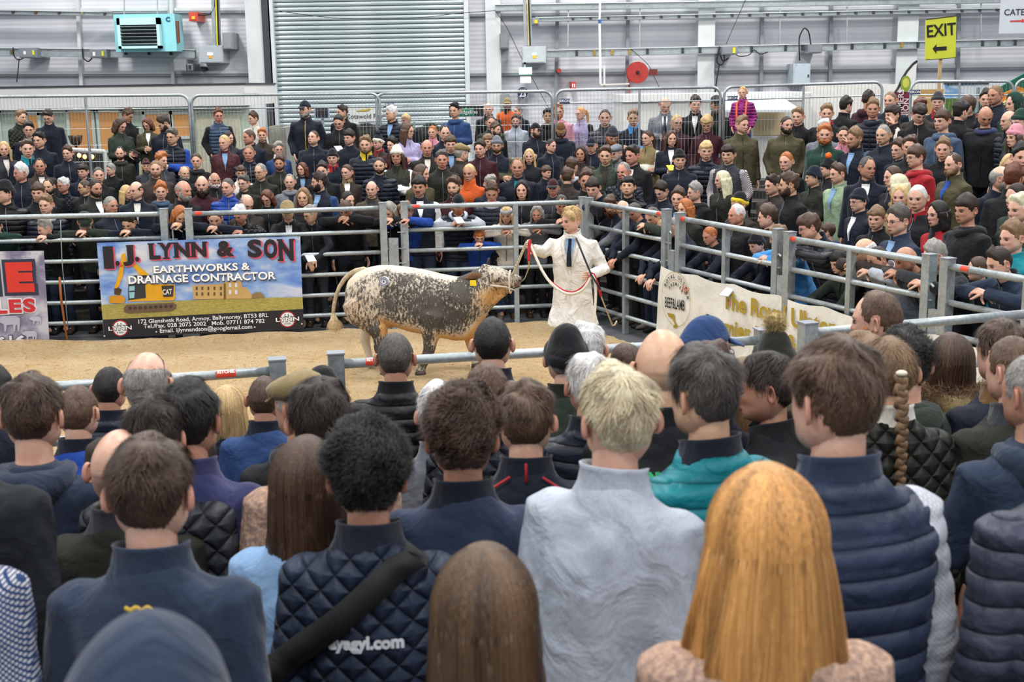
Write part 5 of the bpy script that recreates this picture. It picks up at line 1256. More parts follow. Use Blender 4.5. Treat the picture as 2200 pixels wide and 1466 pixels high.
b = MB(); b.box((A[0], 23.5, 0), (B_[0], 24, A[2]+.05)); b.make('white_panel', tr, o); b = MB(); b.box((A2[0], 22, 0), (B2[0], 22.06, A2[2]+.1)); b.make('wood_panel', plain('#c49a5c', .6), o)
# sky mural
mu = newmat('mural', '#7fb2dc', .6); t = NT(mu); co = t.coord((1, 1, 2.2)); n = t.noise(co, 1.6, 5, .55, .3); t.l(t.ramp(n, [(.5, lin('#76aee0')), (.6, lin('#e8eef2'))]), t.b.inputs['Base Color'])
o = empty('sky_mural', label='painted panel of blue sky and white clouds above a green hedge', cat='mural'); Y = 21; A = W(2032, 178, Y); B_ = W(2122, 214, Y); b = MB(); b.box((A[0], Y, B_[2]), (B_[0], Y+.05, A[2])); b.make('sky_panel', mu, o)
A = W(2032, 212, Y); B_ = W(2130, 300, Y); b = MB(); b.box((A[0], Y-.01, 0), (B_[0], Y+.05, A[2])); b.make('hedge_panel', plain('#5c7a34', .8, var=.3, sc=20), o); b = MB(); A = W(2030, 176, Y); B_ = W(2124, 180, Y); b.box((A[0], Y-.03, B_[2]), (B_[0], Y+.06, A[2])); b.make('top_frame', dark, o)
# green/yellow tent
o = empty('market_tent', label='green peaked tent with orange and yellow sunburst edge', cat='tent'); Y = 20.4
for nm, pts, c in (('green_canopy', ((2100, 215), (2215, 150), (2290, 215), (2290, 260), (2090, 260)), '#1d6a54'), ('orange_canopy', ((2118, 218), (2190, 186), (2260, 214), (2260, 226), (2118, 226)), '#e08a2c'), ('yellow_panel', ((2150, 226), (2185, 196), (2240, 226)), '#e4dc8a')):
    d_ = {'green_canopy': 0, 'orange_canopy': -.08, 'yellow_panel': -.14}[nm]; P_ = [W(*q, Y+d_) for q in pts]; k = len(P_); V = np.array(P_+[p+[0, .05, 0] for p in P_]); b = MB(); b.add(V, [tuple(range(k))[::-1], tuple(range(k, 2*k))]+[(i, (i+1) % k, k+(i+1) % k, k+i) for i in range(k)]); b.make(nm, plain(c, .6, var=.08), o)
for x in (2100, 2280): c = W(x, 215, Y); b = MB(); b.add(*tube([(c[0], Y, 0), (c[0], Y, c[2]+.2)], [.03, .03], 8)); b.make('pole', METAL, o)
# feather flag
o = empty('feather_flag', label='maroon and white feather flag with green crest on a curved pole', cat='flag'); Y = 18.9
L_ = [(1971, 131, 1969), (1962, 138, 1970), (1950, 152, 1968), (1940, 168, 1965), (1930, 190, 1962), (1924, 198, 1958), (1922, 230, 1955), (1926, 262, 1952), (1930, 300, 1949)]
V = []; 
for x0, y, x1 in L_: V += [W(x0, y, Y), W(x1, y, Y)]
V = np.array(V)
def cloth_part(k0, k1, nm, m):
    v = V[2*k0:2*k1+2]; n_ = len(v); F = []
    for i in range(k1-k0): F += [(2*i, 2*i+2, 2*i+3, 2*i+1), (n_+2*i+1, n_+2*i+3, n_+2*i+2, n_+2*i), (2*i, n_+2*i, n_+2*i+2, 2*i+2), (2*i+1, 2*i+3, n_+2*i+3, n_+2*i+1)]
    b = MB(); b.add(np.concatenate([v, v+[0, .012, 0]]), F); b.make(nm, m, o)
cloth_part(0, 5, 'white_cloth', plain('#ece8e6', .7, var=.03)); cloth_part(5, 8, 'maroon_cloth', plain('#7a2a40', .7, var=.05))
b = MB(); P_ = np.array([W(x0-1, y, Y) for x0, y, x1 in L_]); b.tube(list(P_)+[P_[-1]*[1, 1, 0]], .018, 6); b.make('pole', DARKM, o)
b = MB(); c = W(1946, 180, Y-.02); b.add(*ellipsoid(c, (.075, .004, .12), 14, 8)); b.make('crest', plain('#8aa030'), o); b = MB(); b.add(*ellipsoid(c+[0, -.004, .01], (.05, .003, .07), 12, 8)); b.make('crest_centre', plain('#c8c858'), o)
for tx, x, y in (('FARMERS', 1935, 228), ('UNION', 1946, 240)): me = text_mesh(tx, .12, .001, ext=.002); p = W(x, y, Y-.02); q = put('lettering', me, o, plain('#e8dcdc')); q.matrix_basis = Matrix.Translation(p) @ Matrix.Rotation(math.pi/2, 4, 'X') @ Matrix.Rotation(math.pi/2, 4, 'Z')
# ================= mesh fences =================
def fence(x0, y0, x1, y1, Y, label, rad=18, posts=(), zb=.05, sh=0, cross=True):
    o = empty('mesh_fence', label=label, cat='fence', group=None); A = W(x0, y0, Y); B_ = W(x1, y1, Y+sh); r = rad*Y/FPX; zt = A[2]
    d = (B_-A)/np.linalg.norm(B_-A); up = np.array([0, 0, 1.]); P_ = [A*[1, 1, 0]+[0, 0, zb]]
    P_ += [A+up*-r+(d*r*(1-math.cos(q)))+up*r*math.sin(q) for q in np.linspace(0, math.pi/2, 6)]
    P_ += [B_-up*r-(d*r*(1-math.cos(q)))+up*r*math.sin(q) for q in np.linspace(math.pi/2, 0, 6)]+[B_*[1, 1, 0]+[0, 0, zb]]
    b = MB(); b.tube(P_, .021, 8); b.make('tube_frame', METAL, o, smooth=True)
    L = np.linalg.norm(B_-A); n = int(L/.05); b = MB(); tri = 3
    for i in range(1, n):
        p = A+d*(L*i/n); q = p*[1, 1, 0]+[0, 0, zb+.1]; top = p-up*(.02 if r < i*L/n < L-r else r*.35); s = .0022
        b.add([q+[-s, 0, 0], q+[s, 0, 0], q+[0, s*1.6, 0], top+[-s, 0, 0], top+[s, 0, 0], top+[0, s*1.6, 0]], [(0, 1, 4, 3), (1, 2, 5, 4), (2, 0, 3, 5)])
    H = zt-zb
    for k in range(1, int(H/.24)): 
        a = A*[1, 1, 0]+[0, 0, zt-k*.24]; c = B_*[1, 1, 0]+[0, 0, zt-k*.24]; b.tube([a, c], .0022, 3, cap=False)
    q = b.make('wire_mesh', METAL, o, kind='stuff')
    b = MB(); b.tube([A-up*.19+d*.02, B_-up*.19-d*.02], .012, 6); b.make('cross_tube', METAL, o) if cross else None
    for x in posts: p = A+d*(L*(x-x0)/(x1-x0)); b = MB(); b.tube([p-up*.02, p*[1, 1, 0]+[0, 0, zb]], .018, 8); b.make('upright', METAL, o)
    for p in (A, B_): q = MB(); q.box((p[0]-.11, p[1]-.3, 0), (p[0]+.11, p[1]+.3, .12)); q.make('rubber_foot', RUB, o)
FZ = 18.35
fence(-120, 209, 405, 204, FZ, 'mesh fence panel before the kiosk windows', posts=(183,)); fence(411, 205, 815, 201, FZ, 'mesh fence panel across the roller door and first column'); fence(808, 201, 1186, 196, FZ, 'mesh fence panel spanning the fox and ridge banners')
fence(1194, 194, 1548, 187, FZ, 'mesh fence panel below the red hose reel', posts=(1374,)); fence(1556, 187, 1896, 176, FZ+.1, 'mesh fence panel behind the girl on shoulders', posts=(1727,)); fence(1958, 175, 2178, 175, FZ+.1, 'mesh fence panel before the sky mural', posts=(2062,)); fence(2183, 171, 2420, 168, FZ+.1, 'mesh fence panel before the green tent')
for x, y, lb in ((836, 225, 'small blue and white plate wired to the fence by the white-haired man'), (1213, 217, 'small blue and white plate wired to the fence by the ginger curls'), (1574, 211, 'small blue and white plate wired to the fence by the girl'), (1966, 198, 'small blue and white plate wired to the fence by the feather flag')):
    o = empty('name_plate', label=lb, cat='sign'); c = W(x, y, FZ-.04); b = MB(); b.box((c[0]-.075, FZ-.04, c[2]-.032), (c[0]+.075, FZ-.03, c[2]+.032)); b.make('plate', plain('#27406e', .5), o); me = text_mesh('EIKON', .05, .001, ext=.001); q = put('lettering', me, o, WHITE); q.matrix_basis = upr(me, c+[0, -.012, 0])
# ================= standing tiers =================
tier_m = newmat('tier_ply', '#33312e', .8); t = NT(tier_m); n = t.noise(t.coord(), 3, 4); t.l(t.ramp(n, [(.3, lin('#252422')), (.7, lin('#45423e'))]), t.b.inputs['Base Color'])
def offset_line(d):
    out = []; segs = list(zip(RAIL[:-1], RAIL[1:]))
    nr = []
    for a, b_ in segs: v = (b_-a)/np.linalg.norm(b_-a); nr.append(np.array([-v[1], v[0]]))
    out.append(RAIL[0]+nr[0]*d)
    for i in range(1, len(RAIL)-1):
        n0, n1 = nr[i-1], nr[i]; a0, a1 = math.atan2(n0[1], n0[0]), math.atan2(n1[1], n1[0])
        for k in range(4): a = a0+(a1-a0)*k/3; out.append(RAIL[i]+d*np.array([math.cos(a), math.sin(a)]))
    out.append(RAIL[-1]+nr[-1]*d); return np.array(out)
stand = empty('standing_tiers', kind='structure')
for k in range(1, 12):
    d0 = .62+.5*(k-1); d1 = d0+.52
    if k == 11: d1 = d0+.5
    a, c = offset_line(d0), offset_line(d1); b = MB(); n_ = len(a); z = np.array([k*.5*slope(p)-.004 for p in a])
    if k > 7: 
        keep = a[:, 0] > 1.8; a, c, z = a[keep], c[keep], z[keep]; n_ = len(a)
    V = np.concatenate([np.c_[a, z], np.c_[c, z], np.c_[a, z-.24], np.c_[c, z-.24]]); F = []
    for i in range(n_-1): F += [(i, i+1, n_+i+1, n_+i), (2*n_+i, 2*n_+i+1, i+1, i), (n_+i, n_+i+1, 3*n_+i+1, 3*n_+i)]
    b.add(V, F); b.make('tier_step', tier_m, stand)
# near standing tiers under the front spectators
for k in range(1, 7):
    y1 = 5.75-.15-(k-1)*.62; z = k*.62*.19-.004; b = MB(); b.box((-4, y1-.63, z-.14), (4.5, y1, z)); b.make('tier_step', tier_m, stand)
# ================= sawdust =================
saw = newmat('sawdust', '#d9b684', .95, 0, .1); t = NT(saw); co = t.coord(); n = t.noise(co, 2.2, 6, .65, .2); n2 = t.noise(co, 45, 4, .7); n3 = t.noise(co, 14, 4, .75)
c = t.mix(.5, t.ramp(n, [(.3, lin('#d8b078')), (.7, lin('#f4dcb4'))]), t.ramp(n2, [(.25, lin('#c8a06a')), (.5, lin('#ebcb98')), (.75, lin('#f8e6c2'))])); c = t.mix(t.ramp(n3, [(.58, (0, 0, 0, 1)), (.68, (1, 1, 1, 1))]), c, lin('#be925c'))
t.l(c, t.b.inputs['Base Color']); t.l(t.bump(n2, 1, .06, t.bump(n3, .8, .06, t.bump(n, .6, .08))), t.b.inputs['Normal'])
NX, NY = 150, 120; X = np.linspace(-9.6, 4.6, NX); Yy = np.linspace(5.9, 15.4, NY); V = []; 
for yy in Yy:
    for xx in X: V.append((xx, yy, 0))
V = np.array(V); D = np.array([-rail_dist(p[:2]) for p in V]); near = V[:, 1]-(6.35+.1*V[:, 0])
edge = np.minimum(D, 9)-.28+.10*snoise(V, .5, 3, 3); h = .035+.05*np.exp(-((edge-.12)/.12)**2)+.012*snoise(V, 1.4, 9, 3)+.006*snoise(V, 5, 4, 2); h = h*sstep(-.02, .1, edge); V[:, 2] = np.where(edge > 0, h, -.05)
F = [(j*NX+i, j*NX+i+1, (j+1)*NX+i+1, (j+1)*NX+i) for j in range(NY-1) for i in range(NX-1) if max(edge[[j*NX+i, j*NX+i+1, (j+1)*NX+i+1, (j+1)*NX+i]]) > -.06]
o = put('sawdust', mesh(V, F, [saw]), None, kind='stuff'); o['label'] = 'pale yellow sawdust bedding spread over the ring floor'; o['category'] = 'sawdust'
# ================= cattle rails =================
def panel(p, q, label, zs=(1.5, 1.215, .96, .71, .46, .21), r=.026, post=.085, mids=(), sticker=None, ztop=1.56, zb=0.0, name='cattle_rail', r0=None, bars=True):
    p = np.array([*p, 0.]); q = np.array([*q, 0.]); o = empty(name, label=label, cat='cattle rail'); d = (q-p)/np.linalg.norm(q-p)
    for e in (p, q):
        b = MB(); b.obox(e+[0, 0, zb], e+[0, 0, ztop], post, post, up=(d[1], -d[0], 0)); b.make('post', METAL, o)
        b = MB(); b.obox(e+[0, 0, ztop], e+[0, 0, ztop+.008], post+.01, post+.01, up=(d[1], -d[0], 0)); b.make('post_cap', steeld, o)
    for i, z in enumerate(zs):
        b = MB(); b.tube([p+[0, 0, z], q+[0, 0, z]], (r0 or r*1.15) if i == 0 else r, 12); b.make('bar', METAL, o, smooth=True)
    for mfrac in mids: e = p+(q-p)*mfrac; b = MB(); b.obox(e+[0, 0, 0], e+[0, 0, 1.5], .06, .06, up=(d[1], -d[0], 0)); b.make('upright', METAL, o)
    if sticker is not None:
        e = p+(q-p)*sticker+[0, 0, 1.5]; rr = (r0 or r*1.15)+.001; n = np.array([d[1], -d[0], 0]); 
        if n@(CAM-e) < 0: n = -n
        m_ = []; 
        for i in range(7):
            a = math.radians(-42+84*i/6)+.35; w_ = .042 if name != 'near_rail' else .05
            for s in (-1, 1): m_.append(e+d*s*w_+n*rr*math.cos(a)+np.array([0, 0, 1.])*rr*math.sin(a))
        b = MB(); b.add(m_, [(2*i, 2*i+1, 2*i+3, 2*i+2) for i in range(6)]); st = b.make('sticker', plain('#d8452e', .5), o); st['label'] = 'red maker sticker on top bar'
        if name == 'near_rail': me = text_mesh('RITCHIE', .024, .001, ext=.0004); qd = put('sticker_lettering', me, o, WHITE); ang = math.atan2(d[1], d[0]); qd.matrix_basis = Matrix.Translation(e+n*(rr*.82+.004)+[0, 0, .02]) @ Matrix.Rotation(ang, 4, 'Z') @ Matrix.Rotation(math.radians(58), 4, 'X')
    return o
def hinge(p, label, d=(1, 0)):
    o = empty('hinge_post', label=label, cat='gate hinge'); p = np.array([*p, 0.]); b = MB(); d = np.array([*d, 0.]); b.obox(p+[0, 0, 0], p+[0, 0, 1.13], .12, .05, up=(d[1], -d[0], 0)); b.make('plate', METAL, o)
    for s in (-1, 1):
        e = p+d*s*.1; b = MB(); b.tube([e+[0, 0, .75], e+[0, 0, 1.28], e+d*s*-.0+[0, 0, 1.31], e-d*s*.03+[0, 0, 1.33], e-d*s*.06+[0, 0, 1.31]], .011, 6); b.make('pin', METAL, o, smooth=True)
        for z in (.82, 1.0, 1.2): q = MB(); q.obox(e-d*s*.05+[0, 0, z], e+d*s*.05+[0, 0, z], .02, .012); q.make('lug', METAL, o)
    return o
def g15(x, y): v = atz(x, y, 1.5); return v[:2]
panel((-9.3, 14.47), g15(352, 460), 'galvanised rail panel between the purple banner and the gap', mids=(), sticker=None)
panel(g15(405, 460), g15(822, 447), 'galvanised rail panel carrying the excavator banner end', sticker=.05); panel(g15(868, 445), (.9, 15.46), 'galvanised rail panel behind the bull with red sticker', sticker=.065, mids=(.62,))
hinge((-1.43, 15.12), 'slotted hinge post between two rail panels behind the bull'); hinge((-3.92, 14.75), 'bolted pins in the narrow gap beside the excavator banner')
panel((.98, 15.36), g15(1432, 462), 'galvanised rail panel angling away beside the handler', mids=(.5,), sticker=.93); hinge((np.array(g15(1432, 462))+g15(1462, 470))/2, 'slotted hinge post at the corner of the white banner', d=(.38, -.92))
panel(g15(1462, 470), g15(1672, 506), 'galvanised rail panel above the start of the white banner', mids=(.5,), sticker=.05); hinge((np.array(g15(1672, 506))+g15(1697, 513))/2, 'slotted hinge post midway along the white banner', d=(.38, -.92))
panel(g15(1697, 513), g15(1997, 563), 'galvanised rail panel above the end of the white banner', mids=(.48,), sticker=.04); hinge((np.array(g15(1997, 563))+g15(2036, 572))/2, 'slotted hinge post by the grey-haired man with hand on neck', d=(.38, -.92))
panel(g15(2036, 572), (4.25, 7.75), 'galvanised rail panel holding the dark-quiffed man', mids=(.4,), sticker=.1)
n0 = g15(-60, 845); n1 = g15(596, 797)
panel(g15(-400, 868), n1, 'near galvanised rail with red sticker, ending in a square post', name='near_rail', sticker=.88, r0=.026); panel(g15(722, 783), g15(1640, 731), 'near galvanised rail passing before the bull', name='near_rail', sticker=.085, r0=.027)
panel(g15(1735, 716), g15(2330, 664), 'near galvanised rail behind the fur-hooded coat', name='near_rail', r0=.029)
# ================= banners =================
class Flat:
    """a hanging sheet: plane through A (top start), B (top end), vertical"""
    def __init__(s, A, B, off=0):
        s.A = np.array(A, float); s.u = np.array(B, float)-s.A; s.u[2] = 0; s.u /= np.linalg.norm(s.u); s.n = np.cross(s.u, [0, 0, 1.])
        if s.n@(CAM-s.A) < 0: s.n = -s.n
    def p(s, x, y, k=0):
        v = ray(x, y); t = ((s.A-CAM)@s.n)/(v@s.n); return CAM+v*t+s.n*.0025*k
    def loc(s, x, y): q = s.p(x, y)-s.A; return q@s.u, q[2]
    def poly(s, o, pts, col, k=1, name='print', tex=None):
        P_ = [s.p(x, y, k) for x, y in pts]; b = MB(); b.add(P_, [tuple(range(len(P_)))]); me_m = plain(col, .55, var=.06) if isinstance(col, str) else col
        q = b.make(name, me_m, o); return q
    def frame(s, org): 
        M = Matrix.Identity(4); up = np.array([0, 0, 1.])
        for i in range(3): M[i][0] = s.u[i]; M[i][1] = up[i]; M[i][2] = s.n[i]; M[i][3] = org[i]
        return M
    def glyph(s, o, ch, x0, x1, y0, y1, col, k=2, bold=.03, serif=(), name='letter'):
        me = text_mesh(ch, 1, bold); V = np.empty(len(me.vertices)*3); me.vertices.foreach_get('co', V); V = V.reshape(-1, 3); lo, hi = V.min(0), V.max(0)
        ym = (y0+y1)/2; xm = (x0+x1)/2; a = s.loc(x0, ym); c = s.loc(x1, ym); top = s.loc(xm, y0)[1]; bot = s.loc(xm, y1)[1]
        V[:, 0] = a[0]+(V[:, 0]-lo[0])/(hi[0]-lo[0])*(c[0]-a[0]); V[:, 1] = bot+(V[:, 1]-lo[1])/(hi[1]-lo[1])*(top-bot); V[:, 2] = .0025*k
        me.vertices.foreach_set('co', V.ravel()); 
        if serif:
            w_, h_ = c[0]-a[0], top-bot; fs = me.polygons; VV = V.tolist(); FF = [list(f.vertices) for f in fs]
            for fx, at, hw in serif:
                xc = a[0]+fx*w_; yy = bot if at == 'b' else top; sg = 1 if at == 'b' else -1; n = len(VV); hh = h_*.085
                VV += [[xc-hw*w_, yy, .0025*k+.0004], [xc+hw*w_, yy, .0025*k+.0004], [xc+hw*w_, yy+sg*hh, .0025*k+.0004], [xc-hw*w_, yy+sg*hh, .0025*k+.0004]]; FF.append([n, n+1, n+2, n+3] if sg > 0 else [n+3, n+2, n+1, n])
            me = mesh(VV, FF, (), None, False, 'letter')
        q = put(name, me, o, plain(col, .55, var=.05)); q.matrix_basis = s.frame(s.A); return q
    def text(s, o, txt, xa, ya, xb, yb, hpx, col, k=2, bold=0.0, name='lettering', shear=0):
        """text whose middle line runs from picture point a to b"""
        me = text_mesh(txt, 1, bold, shear=shear); V = np.empty(len(me.vertices)*3); me.vertices.foreach_get('co', V); V = V.reshape(-1, 3); lo, hi = V.min(0), V.max(0)
        a = np.array(s.loc(xa, ya)); c = np.array(s.loc(xb, yb)); xm, ym = (xa+xb)/2, (ya+yb)/2; h = abs(s.loc(xm, ym-hpx/2)[1]-s.loc(xm, ym+hpx/2)[1])
        tx = (V[:, 0]-lo[0])/(hi[0]-lo[0]); d = c-a; cap = .7; V2 = np.zeros_like(V); V2[:, 0] = a[0]+tx*d[0]; V2[:, 1] = a[1]+tx*d[1]+(V[:, 1]-.0)*h/cap*1.0; V2[:, 2] = .0025*k
        me.vertices.foreach_set('co', V2.ravel()); q = put(name, me, o, plain(col, .55, var=.04)); q.matrix_basis = s.frame(s.A); return q
def ripple_sheet(fl, corners, m, o, k=0, amp=.006, name='sheet', seed=1):
    P_ = [fl.p(*c, k) for c in corners]; nx, nz = 24, 8; V = []
    for j in range(nz+1):
        for i in range(nx+1):
            s_, t_ = i/nx, j/nz; q = (P_[0]*(1-s_)+P_[1]*s_)*(1-t_)+(P_[3]*(1-s_)+P_[2]*s_)*t_; V.append(q-fl.n*.008*(1+math.sin(s_*19+seed))*.25*(t_))
    V = np.array(V); n1 = len(V); V = np.concatenate([V, V-fl.n*.004]); F = []; W_ = nx+1
    for j in range(nz):
        for i in range(nx): F += [(j*W_+i, (j+1)*W_+i, (j+1)*W_+i+1, j*W_+i+1), (n1+j*W_+i+1, n1+(j+1)*W_+i+1, n1+(j+1)*W_+i, n1+j*W_+i)]
    return put(name, mesh(V, F, [m], None, True), o)
# banner 1: excavator
o = empty('advert_banner', label='sky-blue contractor banner with yellow excavator tied to the rails', cat='banner')
A = aty(208, 522, 14.50); B_ = aty(645, 508, 14.70); fl = Flat(A, B_)
sky = newmat('banner_sky', '#8fb0dc', .5); t = NT(sky); co = t.coord((1, 1, 2)); n = t.noise(co, 2.2, 5, .55, .5); t.l(t.ramp(n, [(.36, lin('#5f86cf')), (.5, lin('#93b2e0')), (.66, lin('#d6d6dc'))]), t.b.inputs['Base Color'])
ripple_sheet(fl, ((208, 522), (645, 508), (652, 706), (223, 727)), sky, o)
grass = newmat('banner_grass', '#a39a4a', .6); t = NT(grass); n = t.noise(t.coord((1, 1, 4)), 22, 4, .7); t.l(t.ramp(n, [(.3, lin('#8a7f3a')), (.6, lin('#b3a654')), (.8, lin('#c9bd74'))]), t.b.inputs['Base Color'])
fl.poly(o, ((217.5, 655), (370, 647), (520, 640), (650, 638.5), (651.5, 665), (221.5, 689)), grass, 2, 'meadow_print')
fl.poly(o, ((221, 687), (651.5, 664), (652.5, 705.5), (223.5, 726.5)), '#28262a', 3, 'footer_strip')
# castle
cs = '#c8a468'
fl.poly(o, ((414, 613), (480, 610), (482, 605), (518, 604), (521, 617), (530, 618), (541, 633), (566, 639), (566, 641), (416, 643)), cs, 4, 'castle_print')
fl.poly(o, ((541, 634), (549, 628), (560, 628), (567, 634), (568, 640), (541, 641)), '#8d744c', 5, 'castle_print')
for x in (421, 433, 446, 459, 473): 
    for y in (616, 628): fl.poly(o, ((x, y), (x+4, y), (x+4, y+7), (x, y+7)), '#5f4c3a', 5, 'castle_window_print')
for x in (492, 505): 
    for y in (608, 623): fl.poly(o, ((x, y), (x+5, y), (x+5, y+9), (x, y+9)), '#d9dde6', 5, 'castle_window_print')
fl.poly(o, ((481, 609), (485, 609), (486, 642), (481, 642)), '#6d5638', 5, 'castle_print')
# excavator
ye = '#e2a51e'; yd = '#b57d12'
fl.poly(o, ((258, 570), (266, 568), (265, 590), (256, 615), (249, 622), (246, 618), (252, 600)), ye, 4, 'excavator_boom_print')
fl.poly(o, ((262, 546), (269, 544), (272, 560), (266, 575), (258, 572)), ye, 4, 'excavator_boom_print'); fl.poly(o, ((280, 566), (290, 564), (318, 588), (320, 594), (302, 592)), ye, 4, 'excavator_boom_print')
fl.poly(o, ((246, 620), (255, 618), (262, 622), (258, 634), (246, 632)), '#4d3a24', 5, 'excavator_bucket_print'); fl.poly(o, ((236, 636), (262, 634), (270, 642), (266, 652), (234, 650)), '#cf8f22', 5, 'excavator_bucket_print')
fl.poly(o, ((276, 612), (313, 610), (376, 611), (377, 640), (374, 645), (277, 648)), ye, 4, 'excavator_body_print'); fl.poly(o, ((276, 610), (312, 608), (314, 640), (276, 645)), '#35383c', 5, 'excavator_cab_print')
for q in (((278, 615), (290, 614), (290, 624), (278, 625)), ((278, 628), (290, 627), (289, 640), (279, 641))): fl.poly(o, q, '#8fc4cc', 6, 'cab_glass_print')
fl.poly(o, ((286, 592), (325, 591), (326, 596), (288, 598)), '#2c2a2a', 5, 'excavator_hood_print'); fl.poly(o, ((266, 662), (272, 655), (372, 650), (380, 655), (378, 663), (368, 668), (276, 673), (268, 670)), '#6b5644', 6, 'excavator_track_print')
for x in range(280, 372, 11): fl.poly(o, [(x+4*math.cos(a), 662-.05*(x-280)+3.6*math.sin(a)) for a in np.linspace(6.28, .6, 9)], '#42352a', 7, 'track_wheel_print')
fl.text(o, 'CAT', 350, 628, 370, 627, 11, '#f2f0ea', 7, .02); fl.poly(o, ((347, 614), (374, 613), (372, 637), (352, 638)), '#3a3630', 6, 'decal_print')
# heading
H1 = [('I', 223, 245, 529, 577, ((.5, 't', .5), (.5, 'b', .5))), ('.', 249, 258, 560, 571, ()), ('J', 264, 288, 526, 571, ((.72, 't', .35),)), ('.', 291, 300, 551, 562, ()), ('L', 321, 345, 522, 557, ((.2, 't', .3), (.2, 'b', .2))), ('Y', 342, 372, 521, 556, ((.12, 't', .2), (.88, 't', .16), (.5, 'b', .25))),
      ('N', 375, 408, 520, 553, ((.1, 't', .2), (.1, 'b', .2), (.92, 't', .18))), ('N', 412, 444, 519, 552, ((.1, 't', .2), (.1, 'b', .2), (.92, 't', .18))), ('&', 466, 503, 517, 551, ()), ('S', 532, 563, 514, 553, ()), ('O', 567, 596, 513, 555, ()), ('N', 599, 631, 513, 560, ((.1, 't', .2), (.1, 'b', .2), (.92, 't', .18)))]
for ch, x0, x1, y0, y1, se in H1:
    fl.glyph(o, ch, x0+3, x1+3.4, y0+1.5, y1+2.6, '#e0506c', 8, .05, se, 'letter_shadow'); fl.glyph(o, ch, x0, x1, y0, y1, '#262226', 10, .05, se)
for tx, a in (('EARTHWORKS &', (331, 580, 538, 572, 15)), ('DRAINAGE CONTRACTOR', (277, 602, 593, 592, 16))):
    fl.text(o, tx, a[0]-.5, a[1]+1.2, a[2]+1.6, a[3]+1.2, a[4]+1.5, '#2a3350', 11, .045, 'letter_shadow'); fl.text(o, tx, *a, '#f4f4f0', 13, .03)
for tx, a in (('172 Glenshesk Road, Armoy, Ballymoney, BT53 8RL', (298, 691.5, 577, 677, 8.6)), ('Tel./Fax. 028 2075 2002   Mob. 07711 874 782', (309, 701.5, 569, 689.5, 8.6)), ('Email. ijlynnandson@googlemail.com', (344, 711, 542, 702, 8.6))): fl.text(o, tx, *a, '#eeeeee', 6, .012)
for cx, cy in ((259, 705), (618, 686)):
    for r, c, k in ((17.5, '#b9303a', 5), (15, '#efefec', 6)): fl.poly(o, [(cx+r*math.cos(a), cy+r*math.sin(a)) for a in np.linspace(6.28, .3, 24)], c, k, 'roundel_print')
    fl.text(o, 'LYNN', cx-26, cy+1.5, cx+26, cy-1.5, 10, '#20222a', 8, .06, 'letter_shadow'); fl.text(o, 'LYNN', cx-25, cy+1.4, cx+25, cy-1.5, 8.5, '#f2f2ee', 10, .02); fl.text(o, 'I.J.', cx-6, cy-8.5, cx+6, cy-9, 5, '#20222a', 8); fl.text(o, '& SON', cx-7, cy+9.5, cx+7, cy+9, 3.6, '#20222a', 8)
for x, y in ((212, 524), (427, 513.5), (641, 509.5), (216, 620), (648, 603)): fl.poly(o, [(x+1.6*math.cos(a), y+1.6*math.sin(a)) for a in np.linspace(6.28, .7, 8)], '#8a8d90', 14, 'eyelet')
for x, y in ((226, 721), (337, 712), (444, 708), (548, 702), (649, 695)): fl.poly(o, [(x+1.8*math.cos(a), y+1.8*math.sin(a)) for a in np.linspace(6.28, .7, 8)], '#d8d8d8', 14, 'eyelet')
# banner 0: purple livestock banner cut by the frame
o = empty('advert_banner', label='purple and grey livestock banner with big red E, cut by the frame', cat='banner'); fl = Flat(aty(-120, 545, 14.36), aty(95, 539, 14.43))
pm = newmat('banner_purple', '#8e8ba0', .6); t = NT(pm); n = t.noise(t.coord(), 1.7, 4, .6, .4); t.l(t.ramp(n, [(.44, lin('#7a7690')), (.5, lin('#9a97aa')), (.56, lin('#c3c3cc'))]), t.b.inputs['Base Color'])
ripple_sheet(fl, ((-160, 543), (94, 539), (107, 751), (-160, 764)), pm, o)
fl.glyph(o, 'E', 7, 80, 557, 635, '#33384c', 3, .10); fl.glyph(o, 'E', 14, 73, 563, 628, '#d8382c', 6, .08); fl.glyph(o, 'N', -66, 3, 559, 638, '#33384c', 3, .1); fl.glyph(o, 'N', -60, -4, 565, 631, '#d8382c', 6, .08)
for ch, x0, x1, y0, y1 in (('L', -10, 16, 645, 674), ('E', 20, 47, 643, 672), ('S', 50, 77, 641, 671)): fl.glyph(o, ch, x0-2.5, x1+2.5, y0-2.5, y1+2.5, '#e8e6ea', 3, .12, name='letter_outline'); fl.glyph(o, ch, x0, x1, y0, y1, '#c92f36', 6, .05)
for ch, x0, x1, y0, y1 in (('6', -8, 15, 723, 743), ('1', 21, 27, 721, 741), ('6', 33, 57, 720, 741)): fl.glyph(o, ch, x0-2, x1+2, y0-2, y1+2, '#5a566e', 5, .1, name='letter_outline'); fl.glyph(o, ch, x0, x1, y0, y1, '#dddde4', 7, .05)
def sheep(x, y, s, col):
    fl.poly(o, [(x+s*q[0], y+s*q[1]) for q in ((-1, -.35), (-.7, -.5), (.6, -.5), (.95, -.3), (1, .2), (.9, 1.0), (.75, 1.0), (.7, .35), (.55, .4), (.5, 1.0), (.35, 1.), (.3, .35), (-.3, .4), (-.4, 1.), (-.55, 1.), (-.6, .3), (-.75, .25), (-1.25, .0), (-1.3, -.3))][::-1], col, 4, 'sheep_print')
sheep(66, 718, 14, '#b9b8c6'); sheep(22, 690, 22, '#b3b2c2'); sheep(78, 686, 11, '#bcbbc8')
